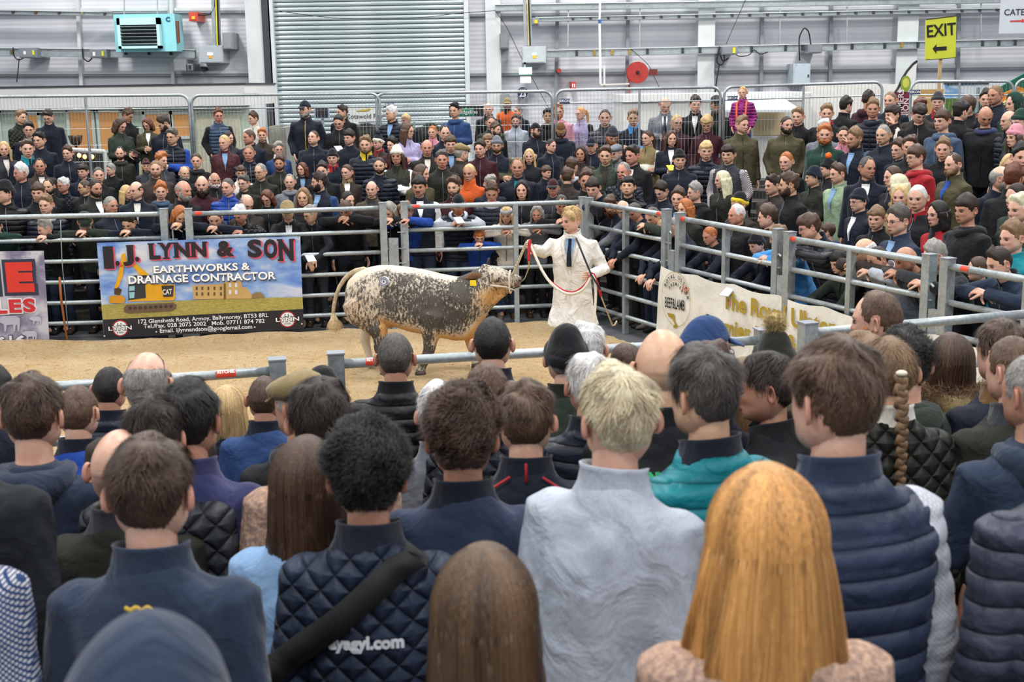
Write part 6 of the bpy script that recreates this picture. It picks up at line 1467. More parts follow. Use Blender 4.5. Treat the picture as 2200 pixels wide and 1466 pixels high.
# banner 2: white banner on the angled rails
o = empty('show_banner', label='long white banner with gold lettering hung along the angled rails', cat='banner')
pA = np.array([1.70, 13.66, .95]); pB = np.array([3.72, 8.98, .95]); fl = Flat(pA, pB); off = -fl.n*-.05; fl.A = fl.A+fl.n*.06
wm = newmat('banner_white', '#e2e0d6', .6); t = NT(wm); n = t.noise(t.coord(), 3, 4, .6, .6); t.l(t.ramp(n, [(.3, lin('#d4d2c8')), (.6, lin('#e9e7de'))]), t.b.inputs['Base Color']); t.l(t.bump(n, .5, .03), t.b.inputs['Normal'])
L_ = [(1420, 564), (1415, 568)]; x0, z0 = fl.loc(1420, 564); x1 = (pB-pA)@fl.u; nx, nz = 60, 8; V = []
for j in range(nz+1):
    for i in range(nx+1):
        s_ = i/nx; u_ = x0+(x1-x0)*s_-.12*(j/nz)*(1-s_); sag = .03*abs(math.sin(s_*math.pi*7)); zt = .955-sag*(1-j/nz); zz = zt+( .17-zt)*j/nz; V.append(np.array([*fl.A[:2], 0])+fl.u*u_+np.array([0, 0, zz])+fl.n*(.012*math.sin(s_*40+j*.7)*(.3+.7*j/nz)))
V = np.array(V); n1 = len(V); V = np.concatenate([V, V-fl.n*.004]); F = []; W_ = nx+1
for j in range(nz):
    for i in range(nx): F += [(j*W_+i, (j+1)*W_+i, (j+1)*W_+i+1, j*W_+i+1), (n1+j*W_+i+1, n1+(j+1)*W_+i+1, n1+(j+1)*W_+i, n1+j*W_+i)]
put('sheet', mesh(V, F, [wm], None, True), o)
gold = '#a8902e'
fl.text(o, 'The Royal Ulster', 1556, 645, 1801, 708, 38, gold, 9, .03); fl.text(o, 'Premier Beef & Lamb', 1520, 692, 1806, 765, 34, gold, 9, .03)
c0 = np.array(fl.loc(1455, 643)); 
def onb(u_, z_, k=8): return np.array([*fl.A[:2], 0])+fl.u*u_+np.array([0, 0, fl.A[2]+z_])+fl.n*.0025*k
def ring(rad, w_, col, k=8, name='roundel_print', a0=0, a1=2*math.pi):
    n = 40; P_ = []
    for i in range(n+1): a = a0+(a1-a0)*i/n; P_ += [onb(c0[0]+rad*math.cos(a), c0[1]+rad*math.sin(a), k), onb(c0[0]+(rad-w_)*math.cos(a), c0[1]+(rad-w_)*math.sin(a), k)]
    b = MB(); b.add(P_, [(2*i, 2*i+2, 2*i+3, 2*i+1) for i in range(n)]); b.make(name, plain(col), o)
ring(.30, .006, gold); ring(.215, .006, gold, a0=.15*math.pi, a1=.85*math.pi)
def arc_text(txt, rad, a0, a1, size, col):
    for i, ch in enumerate(txt):
        if ch == ' ': continue
        a = a0+(a1-a0)*i/(len(txt)-1); me = text_mesh(ch, size, .002); p = onb(c0[0]+rad*math.cos(a), c0[1]+rad*math.sin(a), 8); q = put('letter', me, o, plain(col)); q.matrix_basis = fl.frame(p) @ Matrix.Rotation(a-math.pi/2, 4, 'Z')
arc_text('ROYAL ULSTER', .25, math.radians(150), math.radians(12), .062, '#3a3a3c'); arc_text('PREMIER', .165, math.radians(140), math.radians(40), .055, '#3a3a3c')
fl.text(o, 'BEEF&LAMB', 1432, 650, 1474, 658, 22, '#26262a', 8, .02)
P_ = [(1437, 672), (1452, 675), (1453, 690), (1458, 697), (1458, 703), (1450, 705), (1450, 699), (1454, 698), (1448, 686), (1440, 680)]; fl.poly(o, P_[::-1], gold, 8, 'bull_emblem')
fl.poly(o, [(1437, 672), (1440, 680), (1446, 680), (1450, 678)][::-1], gold, 9, 'bull_emblem')
# ================= the bull calf =================
Kc = 1/(4.4*206.); GX, GZ = 1000, 1352
def cp(X, Z, y=0): return np.array([(X-GX)*Kc, y, (GZ-Z)*Kc])
parts = []; R = []; aa = np.arange(26)*2*np.pi/26
for X, T_, B_, hw in ((255, 560, 720, .09), (285, 475, 800, .18), (350, 415, 850, .235), (450, 368, 890, .27), (560, 344, 900, .28), (680, 342, 905, .275), (800, 352, 945, .275), (920, 368, 975, .28), (1050, 392, 995, .275), (1170, 420, 1020, .255), (1290, 442, 1045, .24), (1390, 452, 1040, .215), (1470, 450, 990, .175), (1530, 470, 900, .12), (1560, 520, 820, .06)):
    zc = (T_+B_)/2; hh = (B_-T_)/2*Kc; ex = 2.25; c = np.sign(np.cos(aa))*np.abs(np.cos(aa))**(2/ex); s_ = np.sign(np.sin(aa))*np.abs(np.sin(aa))**(2/ex)
    base = cp(X, zc); R.append(base+np.outer(c*hw*(1-.12*s_), [0, 1, 0])+np.outer(s_*hh, [0, 0, 1.]))
parts.append(loft(R))
yo = .0
def tb(pts, r, sq=None, n=14): parts.append(tube([cp(*p) for p in pts], [q*Kc for q in r], n, sq=sq))
tb([(1330, 700, 0), (1450, 640, 0), (1540, 560, 0), (1620, 490, 0)], [250, 215, 165, 118]); tb([(1330, 560, 0), (1450, 520, 0), (1560, 455, 0), (1630, 420, 0)], [110, 115, 105, 88])
tb([(1560, 395, 0), (1640, 425, 0), (1740, 455, 0), (1820, 475, 0), (1880, 490, 0)], [62, 92, 88, 70, 62]); tb([(1610, 520, 0), (1720, 530, 0), (1830, 535, 0)], [80, 58, 40]); tb([(1850, 480, 0), (1905, 492, 0)], [66, 52]); parts.append(ellipsoid(cp(1575, 362), (.05, .045, .045)))
tb([(1480, 860, 0), (1560, 740, 0), (1680, 640, 0), (1790, 575, 0)], [110, 92, 62, 32], sq=(1, .6)); 
for sy in (-1, 1): parts.append(ellipsoid(cp(1690, 430, sy*.058), (.05, .03, .04))); parts.append(ellipsoid(cp(1690, 520, sy*.05), (.06, .03, .045)))
N_, Fy = -.15, .15   # near and far side
tb([(420, 640, N_), (470, 770, N_), (560, 880, N_), (600, 960, N_)], [190, 190, 120, 88], sq=(1, .62)); tb([(570, 900, N_), (600, 1000, N_), (585, 1110, N_), (600, 1200, N_), (612, 1290, N_), (622, 1320, N_)], [105, 70, 52, 40, 38, 44])
tb([(400, 640, Fy), (410, 800, Fy), (420, 920, Fy)], [170, 150, 95], sq=(1, .62)); tb([(415, 880, Fy), (390, 980, Fy), (370, 1080, Fy), (395, 1180, Fy), (412, 1260, Fy), (425, 1290, Fy)], [90, 66, 52, 38, 34, 40])
tb([(1120, 760, N_), (1090, 900, N_), (1075, 1010, N_), (1062, 1110, N_), (1020, 1200, N_), (985, 1275, N_), (975, 1310, N_)], [150, 115, 74, 56, 54, 40, 46]); tb([(1360, 800, Fy), (1375, 950, Fy), (1395, 1050, Fy), (1415, 1130, Fy), (1430, 1220, Fy), (1445, 1290, Fy)], [150, 95, 60, 52, 38, 42])
parts.append(ellipsoid(cp(660, 890, -.02), (.07, .06, .05)))
V, F = fuse(parts, .017, 5); V = V+.003*np.stack([snoise(V, 6, 1, 2)]*3, 1)*[0, 1, .4]
X = V[:, 0]/Kc+GX; Zp = GZ-V[:, 2]/Kc
def G(cx, cz, sx, sz): return np.exp(-(((X-cx)/sx)**2+((Zp-cz)/sz)**2))
coat = .56+.30*G(800, 560, 190, 190)+.42*G(1380, 560, 150, 230)+.42*G(1250, 760, 170, 230)+.25*G(1000, 700, 260, 200)+.5*G(1060, 1080, 75, 260)+.5*G(1450, 400, 130, 90)+.55*G(560, 1050, 80, 170)+.2*G(440, 850, 120, 120)
top_ = np.interp(X, [255, 450, 680, 920, 1170, 1300], [560, 368, 342, 368, 420, 445]); coat -= .95*np.exp(-((Zp-top_)/34)**2)*(X < 1330)*(X > 300)
coat -= .16*G(420, 600, 170, 180); bel = np.interp(X, [600, 800, 1000, 1200, 1400, 1560], [880, 945, 975, 1020, 1040, 860]); lowb = np.exp(-((Zp-bel)/75)**2)*(X > 620)*(X < 1580)*(V[:, 1] > -.26); legn = G(1060, 1080, 85, 260); coat -= 1.0*lowb*(1-legn)
coat -= .5*G(1640, 640, 130, 90)+.3*G(1690, 385, 130, 40); coat += .12*G(1700, 470, 90, 60); farleg = (V[:, 1] > .06)&(Zp > 880); coat = np.where(farleg, coat-.75, coat)
throat = G(1660, 640, 170, 120)+G(1720, 560, 90, 50)*.6; warm = np.clip(.15+1.0*lowb*(1-legn)+.9*throat+.55*G(640, 900, 130, 90)+.35*G(400, 760, 120, 200), 0, 1)
muz = G(1915, 500, 42, 55); coat = coat*(1-muz)+.72*muz
cow = empty('bull_calf', label='blue-grey roan bull calf walking on the sawdust in a white halter', cat='bull')
me = mesh(V, F, [None], None, True, 'body')
for nm, arr in (('coat', coat), ('warm', warm), ('muz', muz)):
    at = me.attributes.new(nm, 'FLOAT', 'POINT'); at.data.foreach_set('value', np.clip(arr, 0, 1).astype(np.float32))
fur = newmat('roan_coat', '#888888', .85, 0, .2); t = NT(fur); co = t.coord(); st = t.coord((30, 30, 11), rot=(0, .35, 0))
def att(n): q = t.n('ShaderNodeAttribute', attribute_name=n); return q.outputs['Fac']
n1 = t.noise(st, 1.6, 5, .78, .3); n2 = t.noise(co, 5, 4, .65, .3); n3 = t.noise(st, 7, 2, .8)
m = t.math('ADD', att('coat'), t.math('MULTIPLY', t.math('SUBTRACT', n2, .5), 1.8)); m = t.math('ADD', m, t.math('MULTIPLY', t.math('SUBTRACT', n1, .5), 3.6)); m = t.math('ADD', m, t.math('MULTIPLY', t.math('SUBTRACT', n3, .5), 1.3))
dk = t.ramp(n2, [(.35, lin('#3d3832')), (.6, lin('#57524e'))]); lt = t.mix(att('warm'), lin('#d9d2c3'), lin('#cf9f62'))
c = t.mix(t.ramp(m, [(.32, (0, 0, 0, 1)), (.72, (1, 1, 1, 1))]), lt, dk); c = t.mix(att('muz'), c, lin('#8c7466')); t.l(c, t.b.inputs['Base Color']); t.l(t.bump(n1, .6, .012, t.bump(n3, .4, .004)), t.b.inputs['Normal'])
put('body', me, cow, [fur])
plw = plain('#d8cfba', .8, var=.15)
for pts in ([(622, 1318, N_), (640, 1352, N_)], [(425, 1290, Fy), (438, 1318, Fy)], [(975, 1308, N_), (972, 1348, N_)], [(1445, 1290, Fy), (1455, 1320, Fy)]):
    b = MB(); b.tube([cp(*p) for p in pts], [44*Kc, 56*Kc], 12); b.make('hoof', plain('#4a4038', .5), cow, smooth=True)
b = MB(); b.tube([cp(*p, 0) for p in ((470, 420), (420, 392), (350, 400), (290, 430), (235, 480), (185, 550), (150, 630), (125, 720), (112, 800), (112, 850))], [46*Kc, 36*Kc, 28*Kc, 25*Kc, 22*Kc, 19*Kc, 18*Kc, 18*Kc, 17*Kc, 14*Kc], 10); tl_ = b.make('tail', plain('#b9a88a', .85, var=.3, sc=30), cow, smooth=True)
b = MB(); r_ = np.random.default_rng(3)
b.add(*tube([cp(112, 800), cp(118, 870), cp(125, 940), cp(128, 975)], [.018, .045, .05, .01], 10))
for i in range(420):
    a = r_.random()*6.28; q = r_.random()**.6; p = cp(112+10*q*math.cos(a), 820+40*r_.random(), .015*q*math.sin(a)); e = cp(128+75*q*math.cos(a)+12*r_.normal(), 945+50*r_.random(), .07*q*math.sin(a)); m_ = (p+e)/2+np.array([.018*q*math.cos(a), .02*q*math.sin(a), 0]); w_ = np.array([.0016, 0, 0])
    b.add([p-w_, p+w_, m_-w_, m_+w_, e], [(0, 1, 3, 2), (2, 3, 4)])
b.make('tail_switch', plain('#c9b38c', .85, var=.25, sc=40), cow)
def ear(base, tip, wid, nm, col):
    base = cp(*base); tip = cp(*tip); d = tip-base; L = np.linalg.norm(d); d /= L; up = np.array([0, -.35, 1.]); up -= d*(up@d); up /= np.linalg.norm(up); nn = np.cross(d, up); R = []
    for t_, w_ in ((0, .35), (.2, .75), (.45, 1), (.7, .8), (.9, .35), (1, .06)):
        c = base+d*L*t_; a = np.arange(12)*2*np.pi/12; R.append(c+np.outer(np.cos(a)*wid*w_, up)+np.outer(np.sin(a)*.012+.35*wid*w_*np.abs(np.cos(a)), nn))
    b = MB(); b.add(*loft(R)); return b.make(nm, plain(col, .9, var=.25, sc=40), cow, smooth=True)
e1 = ear((1580, 425, -.075), (1415, 435, -.19), .047, 'ear', '#6a4a33'); ear((1580, 360, .075), (1592, 285, .15), .035, 'ear', '#2e241d')
b = MB(); c = cp(1492, 470, -.175); b.add([c+[-.03, 0, .02], c+[.03, 0, .02], c+[.035, -.01, -.035], c+[-.03, -.01, -.035], c+[-.03, .006, .02], c+[.03, .006, .02], c+[.035, -.004, -.035], c+[-.03, -.004, -.035]], [(3, 2, 1, 0), (4, 5, 6, 7), (0, 1, 5, 4), (1, 2, 6, 5), (2, 3, 7, 6), (3, 0, 4, 7)]); q = b.make('ear_tag', plain('#e6c81e', .4), cow); q['label'] = 'yellow plastic ear tag'
b = MB(); b.add(*ellipsoid(cp(1706, 443, -.083), (.02, .014, .014), 12, 8)); b.make('eye', plain('#150f0c', .1), cow, smooth=True); b = MB(); b.add(*ellipsoid(cp(1908, 468, -.05), (.014, .012, .011), 10, 6)); b.make('nostril', plain('#1a1211', .4), cow, smooth=True)
b = MB(); b.tube([cp(1840, 545, -.03), cp(1880, 535, -.045), cp(1915, 520, -.035)], .004, 6); b.make('mouth_line', plain('#2a1c18'), cow, smooth=True)
# sale sticker
o = cow; c = cp(686, 455, -.283); b = MB(); b.add(*tube([c+[0, .02, 0], c+[0, -.012, .0]], [.05, .05], 24)); q = b.make('sale_sticker', plain('#e8e8ea', .5, var=.02), cow); q['label'] = 'round white sale sticker with blue rings'
for r in (.044, .03): b = MB(); P_ = [c+[r*math.cos(a), -.0155, r*math.sin(a)] for a in np.linspace(0, 2*math.pi, 25)]; b.tube(P_, .0028, 4, cap=False); b.make('sticker_ring', plain('#2c3a7a'), q)
me = text_mesh('9', .035, .001, ext=.001); q2 = put('sticker_number', me, q, plain('#2c3a7a')); q2.matrix_basis = Matrix.Translation(c+[0, -.0165, 0]) @ Matrix.Rotation(math.pi/2, 4, 'X')
# halter
ropew = newmat('white_rope', '#e4ddce', .8); t = NT(ropew); wv = t.n('ShaderNodeTexWave'); wv.inputs['Scale'].default_value = 26; t.l(t.coord(rot=(.5, .6, 0)), wv.inputs[0]); t.l(t.ramp(wv.outputs[0], [(.2, lin('#b8aa90')), (.6, lin('#ece6d8'))]), t.b.inputs['Base Color'])
roper = plain('#b3202c', .8, var=.2, sc=60, name='red_rope')
hal = empty('halter', label='white rope halter on the calf with lead rising to the hand', cat='halter')
def hw_at(X): return np.interp(X, [1560, 1640, 1740, 1830, 1900], [.085, .1, .096, .078, .062])
b = MB(); b.tube([cp(x, z, -hw_at(x)-.004) for x, z in ((1560, 500), (1620, 505), (1700, 514), (1790, 524))], .0095, 8); b.make('cheek_rope', ropew, hal, smooth=True)
b = MB(); P_ = [cp(1812, 475-90*math.cos(a)+(25 if a > 1.7 else 0), -.083*math.sin(a)) for a in np.linspace(0, 2*math.pi, 22)]; b.tube(P_, .0105, 8, cap=False); b.make('nose_band', ropew, hal, smooth=True)
b = MB(); b.tube([cp(1795, 530, -.08), cp(1835, 548, -.06), cp(1860, 566, -.02)], .008, 6); b.make('chin_rope', ropew, hal, smooth=True)
b = MB(); b.tube([cp(1560, 500, -.088), cp(1530, 430, -.1), cp(1535, 380, -.06), cp(1545, 352, 0), cp(1540, 380, .07)], .0095, 8); b.make('head_rope', ropew, hal, smooth=True)
# place the calf
COWP = atd(690+GX/4.4, 480+GZ/4.4, 2666/206.); rzc = math.radians(-9)
Mc = Matrix.Translation((COWP[0], COWP[1]-.05, .035)) @ Matrix.Rotation(rzc, 4, 'Z')
for q in (cow, hal): q.matrix_basis = Mc
# ================= handler =================
HP = atd(1228, 440, 11.85); HF = .04; byaw = math.radians(-14)
sc_h = (HP[2]-HF)/(1.76+.012)
Pp = Pose('s'); Hc0 = Pp.Hc; root_h = HP-np.array([0, 0, .13*sc_h])-rotz(byaw)@(Hc0*sc_h); root_h[2] = HF
def to_h(p): return rotz(-byaw)@((p-root_h)/sc_h)
w_far = to_h(atd(1147, 534, 11.85)); w_near = to_h(atd(1268, 590, 11.55))
S0, S1 = Pp.S
E_far = S1*.5+w_far*.5+np.array([-.02, .04, -.075]); E_near = np.array([.30, .02, 1.14])
cust = ([E_near, E_far], [w_near, w_far])
hr = empty('person', tuple(root_h), byaw, (sc_h,)*3, 'fair-haired handler in a long white coat and tie holding halter ropes', 'person')
Mh = Matrix.Translation(root_h) @ Matrix.Rotation(byaw, 4, 'Z') @ Matrix.Scale(sc_h, 4)
bm, HMx, PZ = body_mesh('s', -45, 10, 0, 1, custom=cust, hands=(1.3, 1.3)); put('body', bm, hr, [skin('p'), LIP])
coatm = newmat('white_coat', '#e3dfd6', .75); t = NT(coatm); co = t.coord(); n = t.noise(co, 6, 4, .6, 1.0); t.l(t.ramp(n, [(.28, lin('#c9c3b6')), (.6, lin('#eae7e0'))]), t.b.inputs['Base Color']); t.l(t.bump(n, .9, .05), t.b.inputs['Normal'])
P = Pose('s', 0, cust); parts = [P.torso(.014, .98, -.34, flare=.05)]+P.sleeves(.018, .0); V, F = fuse(parts, .0125, 4); V = folds(V, .009, 3); n = V*[1, 1, 0]; an = np.arctan2(V[:, 0], -V[:, 1]); low = sstep(1.0, .65, V[:, 2]); V = V+(n/np.linalg.norm(n, axis=1)[:, None])*((.012+.008*np.sin(an*7))*low)[:, None]
jm = mesh(V, F, [coatm], None, True, 'white_coat'); put('white_coat', jm, hr)
put('coat_lapel', neck_piece('s', 0, 'collar'), hr, coatm); put('shirt_collar', neck_piece('s', 0, 'shirt'), hr, cloth('a', 'w')); 
def chest(pts, half, name, mat, th=.01, parent=hr):
    """strip lying on the coat front: pts (x, z)"""
    b = MB(); P_ = []
    for x, z in pts: tt = z-.93; off = np.interp(tt, [0, .12, .26, .37, .43, .475, .51, .545], [.12, .115, .12, .124, .104, .086, .07, .062])+.017; y = -off*math.sqrt(max(.2, 1-(x/.2)**2)); P_.append((x, y-.006-tt*.035, z))
    b.tube(P_, half, 6, sq=(1, .35)); return b.make(name, mat, parent, smooth=True)
b = MB(); me_v = front_strip('s', 0, 'v'); q = put('shirt_front', me_v, hr, cloth('a', 'w')); q.matrix_basis = Matrix.Translation((0, -.012, 0)); q = put('tie', front_strip('s', 0, 'tie'), hr, cloth('n', 'w')); q.matrix_basis = Matrix.Translation((0, -.022, .0)) @ Matrix.Scale(.9, 4, (1, 0, 0))
for s_ in (-1, 1): chest([(s_*.065, 1.475), (s_*.075, 1.41), (s_*.05, 1.31), (s_*.012, 1.2)], .02, 'lapel', coatm)
chest([(.0, 1.2), (.004, 1.05), (.0, .93)], .006, 'placket', coatm)
for z in (1.17, 1.06, .95): b = MB(); b.add(*ellipsoid((.004, -.157, z), (.009, .004, .009), 8, 5)); b.make('button', plain('#c9c4b8'), hr)
put('trousers', trousers('s', 0), hr, cloth('B', 'w'))
for q_ in (1, -1): put('shoe', shoe_mesh(), hr, [plain('#4a3424'), RUB], M=Matrix.Translation((q_*.105, 0, 0)))
put('hair', strand_hair('sh', 3000, 3, length=.028, lift=.3, wd=.0016, crown=(0, .06, .1)), hr, hairm('y'), M=HMx); put('eyes', eyes_mesh(), hr, M=HMx); put('eyebrows', brow_mesh(), hr, hairm('l'), M=HMx)
# ropes
def wpath(pts): return np.array([atd(x, y, d) for x, y, d in pts])
def smooth_path(P_, k=6, it=6):
    n = len(P_); u = np.linspace(0, n-1, (n-1)*k+1); Q = np.stack([np.interp(u, range(n), P_[:, i]) for i in range(3)], 1)
    for _ in range(it): Q[1:-1] = (Q[:-2]+2*Q[1:-1]+Q[2:])/4
    return Q
def rope(pts, r, m, name, label, raw=None):
    b = MB(); b.tube(smooth_path(wpath(pts) if raw is None else raw), r, 9); return b.make(name, m, smooth=True, label=label, cat='rope')
nose = np.array((Mc @ Vector(cp(1840, 410, -.03)))); hnd = atd(1131, 521, 11.8)
rope(None, .013, ropew, 'lead_rope', 'thick twisted white rope from calf halter up to the raised hand', raw=np.array([nose, nose*.66+hnd*.34+[0, 0, -.01], nose*.33+hnd*.67, hnd, hnd+[.03, -.02, .02]]))
rope([(1134, 517, 11.76), (1146, 540, 11.72), (1162, 578, 11.66), (1182, 609, 11.6), (1210, 630, 11.5), (1232, 633, 11.45), (1252, 624, 11.42), (1266, 604, 11.42), (1271, 588, 11.44)], .0135, ropew, 'lead_rope', 'white rope looping in a curve between the handler\'s hands')
rope([(1137, 516, 11.78), (1138, 535, 11.74), (1152, 556, 11.7), (1168, 590, 11.66), (1186, 608, 11.6), (1212, 626, 11.52), (1236, 629, 11.47), (1258, 612, 11.44), (1272, 586, 11.42)], .0085, roper, 'lead_rope', 'thin red rope looping beside the white one')
rope([(1139, 516, 11.74), (1136, 540, 11.72), (1136, 560, 11.72)], .014, roper, 'lead_rope', 'short red rope end hanging below the raised hand'); rope([(1136, 560, 11.72), (1137, 574, 11.78), (1134, 581, 11.9)], .006, plain('#c9b840', .5), 'clip', 'small yellow clip under the short red rope end')
ring_ = np.array(Mc @ Vector(cp(1918, 480, -.02))); e_ = atd(1134, 581, 11.9); rope(None, .005, plain('#b8bcc0', .3, .8), 'nose_chain', 'steel nose chain joining calf muzzle to the yellow clip', raw=np.array([ring_, ring_*.5+e_*.5+[0, 0, -.03], e_]))
rope([(1273, 590, 11.42), (1279, 606, 11.42), (1280, 640, 11.42), (1276, 690, 11.42), (1274, 760, 11.42), (1276, 800, 11.43)], .0135, ropew, 'lead_rope', 'white rope tail hanging straight from the lower hand'); rope([(1274, 588, 11.42), (1283, 608, 11.44), (1291, 636, 11.5)], .013, roper, 'lead_rope', 'red rope tail slanting down from the lower hand')
b = MB(); b.tube(wpath([(1291, 636, 11.5), (1302, 665, 11.7), (1316, 700, 12.1)]), [.006, .007, .008], 8); b.tube(wpath([(1316, 700, 12.1), (1321, 698, 12.1), (1325, 690, 12.1)]), .008, 8); b.make('walking_stick', plain('#b9a98a'), smooth=True, label='thin pale cane pointing from the red rope tail to the floor', cat='stick')
b = MB(); b.tube(wpath([(1238, 512, 11.45), (1256, 556, 11.4), (1271, 592, 11.4), (1290, 622, 11.35)]), .009, 8); b.make('show_stick', DARKM, smooth=True, label='thin black show stick tucked across the white coat', cat='stick')
# crook held through the bars
b = MB(); b.tube(np.array([aty(128, 596, 14.35), aty(131, 640, 14.3), aty(138, 690, 14.3), aty(146, 742, 14.3)]), [.016, .015, .013, .012], 8); b.make('walking_stick', plain('#8a4f22', .5), smooth=True, label='brown walking stick standing by the purple banner', cat='stick')
b = MB(); b.tube(np.array([aty(130, 474, 14.4), aty(133, 560, 14.35), aty(142, 660, 14.35), aty(146, 706, 14.4)]), .005, 6); b.make('tether_cord', plain('#8a9094'), smooth=True, label='thin grey cord hanging across the bars beside the brown stick', cat='cord')
# ================= near spectators, seen from behind =================
def near(x, y, s, g, hs, hc, cl, opts, label, strands=None, pose='s', grp='near spectators with their backs turned', vox=.0135):
    d = FPX/s; P = atd(x, y, d); fl = near_floor(P); top = .133
    sx = 'f' in opts.split(','); h = P[2]-fl; lo, hi = (1.60, 1.74) if sx else (1.66, 1.88)
    if h > hi: fl = P[2]-hi
    if h < lo: fl = P[2]-lo
    # remove shell hair and give strands instead
    hs2 = hs
    root, Mx, PZ, HMx, sc = person(x, y, g, pose, hs, hc, cl, opts, label, near=fl, lod=1, grp=grp, vox=vox, t_fix=d)
    if strands:
        for c in list(root.children):
            if c.name.startswith('hair'): bpy.data.objects.remove(c)
        kw = dict(strands); n = kw.pop('n'); st = kw.pop('st', hs)
        put('hair', strand_hair(st, n, int(x) % 97, **kw), root, hairm(hc), M=HMx)
    return root, PZ, HMx, sc
SH = dict(n=4200, length=.034, lift=.3, wd=.0010); CR = dict(n=4200, length=.013, lift=.6, wd=.0008); CU = dict(n=5200, length=.04, curl=.0065, lift=.5, wd=.0010); TH = dict(n=2600, length=.022, lift=.35, wd=.0009)
def lite(dct, n): q = dict(dct); q['n'] = n; return q
near(848, 715, 455, 180, 'cr', 's', 'pk', '-', 'broad man in black ribbed padded jacket standing against the near rail', lite(CR, 2500))
near(1057, 681, 480, 176, 'cr', 'k', 'qN', 'c=n', 'dark-haired man in navy quilted jacket with leather-trimmed collar at the near rail', lite(CR, 2500))
near(1216, 700, 500, 180, 'bn', 'g', 'jG', 'Hk,c=g', 'man in black knitted beanie and olive quilted jacket'); near(1262, 695, 440, 178, 'sh', 'w', 'jh', '-', 'white-haired person half behind the black beanie', lite(SH, 1800))
near(1345, 735, 430, 205, 'rc', 'b', 'jc', '-', 'man with thin combed brown hair before the near rail', lite(TH, 1600))
r_, PZ, HMx, sc = near(1425, 708, 745, 180, 'bl', 'b', 'jk', 'X', 'large bald man in black softshell with green and yellow back print')
from mathutils.bvhtree import BVHTree
def back_y(root, x, z):
    j = [c for c in root.children if c.name.startswith(('jacket', 'gilet'))][0].data
    t = root.get('_b') or None
    if id(j) not in BVC: BVC[id(j)] = BVHTree.FromPolygons([v.co[:] for v in j.vertices], [p.vertices[:] for p in j.polygons])
    ys = [q[0].y for q in (BVC[id(j)].ray_cast(Vector((x+a, 1, z+c)), Vector((0, -1, 0))) for a, c in ((0, 0), (.012, .012), (-.012, -.012), (.012, -.012), (-.012, .012))) if q[0]]; return max(ys) if ys else .15
BVC = {}
def back_print(root, txt, xx, z, size, col, nm='lettering', y=.168, bold=.002):
    me = text_mesh(txt, size, bold, ext=.0008)
    for v in me.vertices:                          # lay the print on the cloth
        X_, Z_ = xx-v.co.x, z+v.co.y; v.co = (X_, back_y(root, X_, Z_)+.004+v.co.z, Z_)
    me.flip_normals(); q = put(nm, me, root, plain(col, .6))
back_print(r_, 'liquid', .045, 1.315, .04, '#d99a20'); back_print(r_, 'INVE', .03, 1.36, .034, '#3fb878')
near(1515, 684, 560, 118, 'bc', 'w', 'jb', 'G,HB,sr', 'white-haired man with glasses under a royal blue cap, turned sideways')
near(1666, 680, 500, 180, 'pb', 'd', 'jg', 'HggK,h=o', 'person in dark green ribbed hat with big fur pompom')
near(1888, 622, 500, -122, 'rc', 'B', 'pj', 'B=r,h=j,c=j', 'balding man with ginger beard and navy hooded puffer at the rail', lite(CR, 2200))
near(1852, 713, 560, 178, 'sh', 'l', 'jn', '-', 'sandy-haired head behind the braided woman', lite(SH, 1500)); near(1950, 712, 560, 180, 'cu', 'k', 'hG', 'h=G', 'curly black-haired person in forest green hooded coat', lite(CU, 2200))
r_, PZ, HMx, sc = near(2046, 715, 480, 180, 'bo', 'b', 'jk', 'f,h=K', 'woman with straight brown bob and fur-trimmed black hood', dict(n=2600, fall=-.16, spread=1.1, wave=.002, wd=.0011))
# fur trim of the hood
b = MB(); q = np.random.default_rng(5); 
for i in range(2600):
    an = q.uniform(-.5, math.pi+.5); c = PZ.N+np.array([math.cos(an)*.14, math.sin(an)*.105+.02, -.0]); d_ = np.array([math.cos(an), math.sin(an)*.9, 0])*q.uniform(.2, 1)+q.normal(size=3)*.5+[0, 0, .35]; d_ /= np.linalg.norm(d_); p = c+q.normal(size=3)*.022; e = p+d_*.05; w_ = np.cross(d_, [0, 1, .3])*.0013
    b.add([p-w_, p+w_, e], [(0, 1, 2)])
b.make('fur_trim', hairm('l'), r_)
near(2157, 688, 560, 214, 'sh', 'b', 'jn', 'c=O', 'brown-haired man in navy coat with tan leather trim', lite(SH, 2600)); near(2183, 722, 640, 208, 'cr', 'B', 'jg', 'c=c', 'cropped man in grey-green hooded top', lite(CR, 2500)); near(2228, 760, 760, 200, 'cr', 'g', 'jj', 'h=j', 'grey cropped man in navy cut by the frame, pink ear showing', lite(CR, 2500), pose='c')
r_, PZ, HMx, sc = near(1915, 722, 650, 180, 'tie', 'l', 'qg', 'f,c=w', 'woman with long fair-brown plait and olive quilted jacket', lite(SH, 2800))
b = MB(); q = np.random.default_rng(9); Hc = PZ.Hc
L_ = 26
for i in range(L_):
    t = i/(L_-1); z = Hc[2]-.0-.50*t; yv = Hc[1]+.11+.035*math.sin(min(1, t*3)*1.57)+.02*t; sx_ = 1 if i % 2 else -1; rr = .021*(1-.55*t)
    b.tube([(sx_*-.016*(1-.4*t)-.0, yv+.006, z+.020), (sx_*.004, yv+.016, z+.004), (sx_*.016*(1-.4*t), yv+.0, z-.022)], [rr*.55, rr, rr*.5], 8)
b.make('plait', hairm('l'), r_, True); b = MB(); b.add(*ellipsoid((0, Hc[1]+.125, Hc[2]+.03), (.02, .016, .011), 12, 6)); b.make('hair_tie', plain('#e6ddc6'), r_, True)
near(1800, 730, 1030, -151, 'sh', 'B', 'pN/ex', 'c=N,X', 'man with thinning brown crown, navy gilet and grey checked sleeves', lite(SH, 6500), vox=.0115)
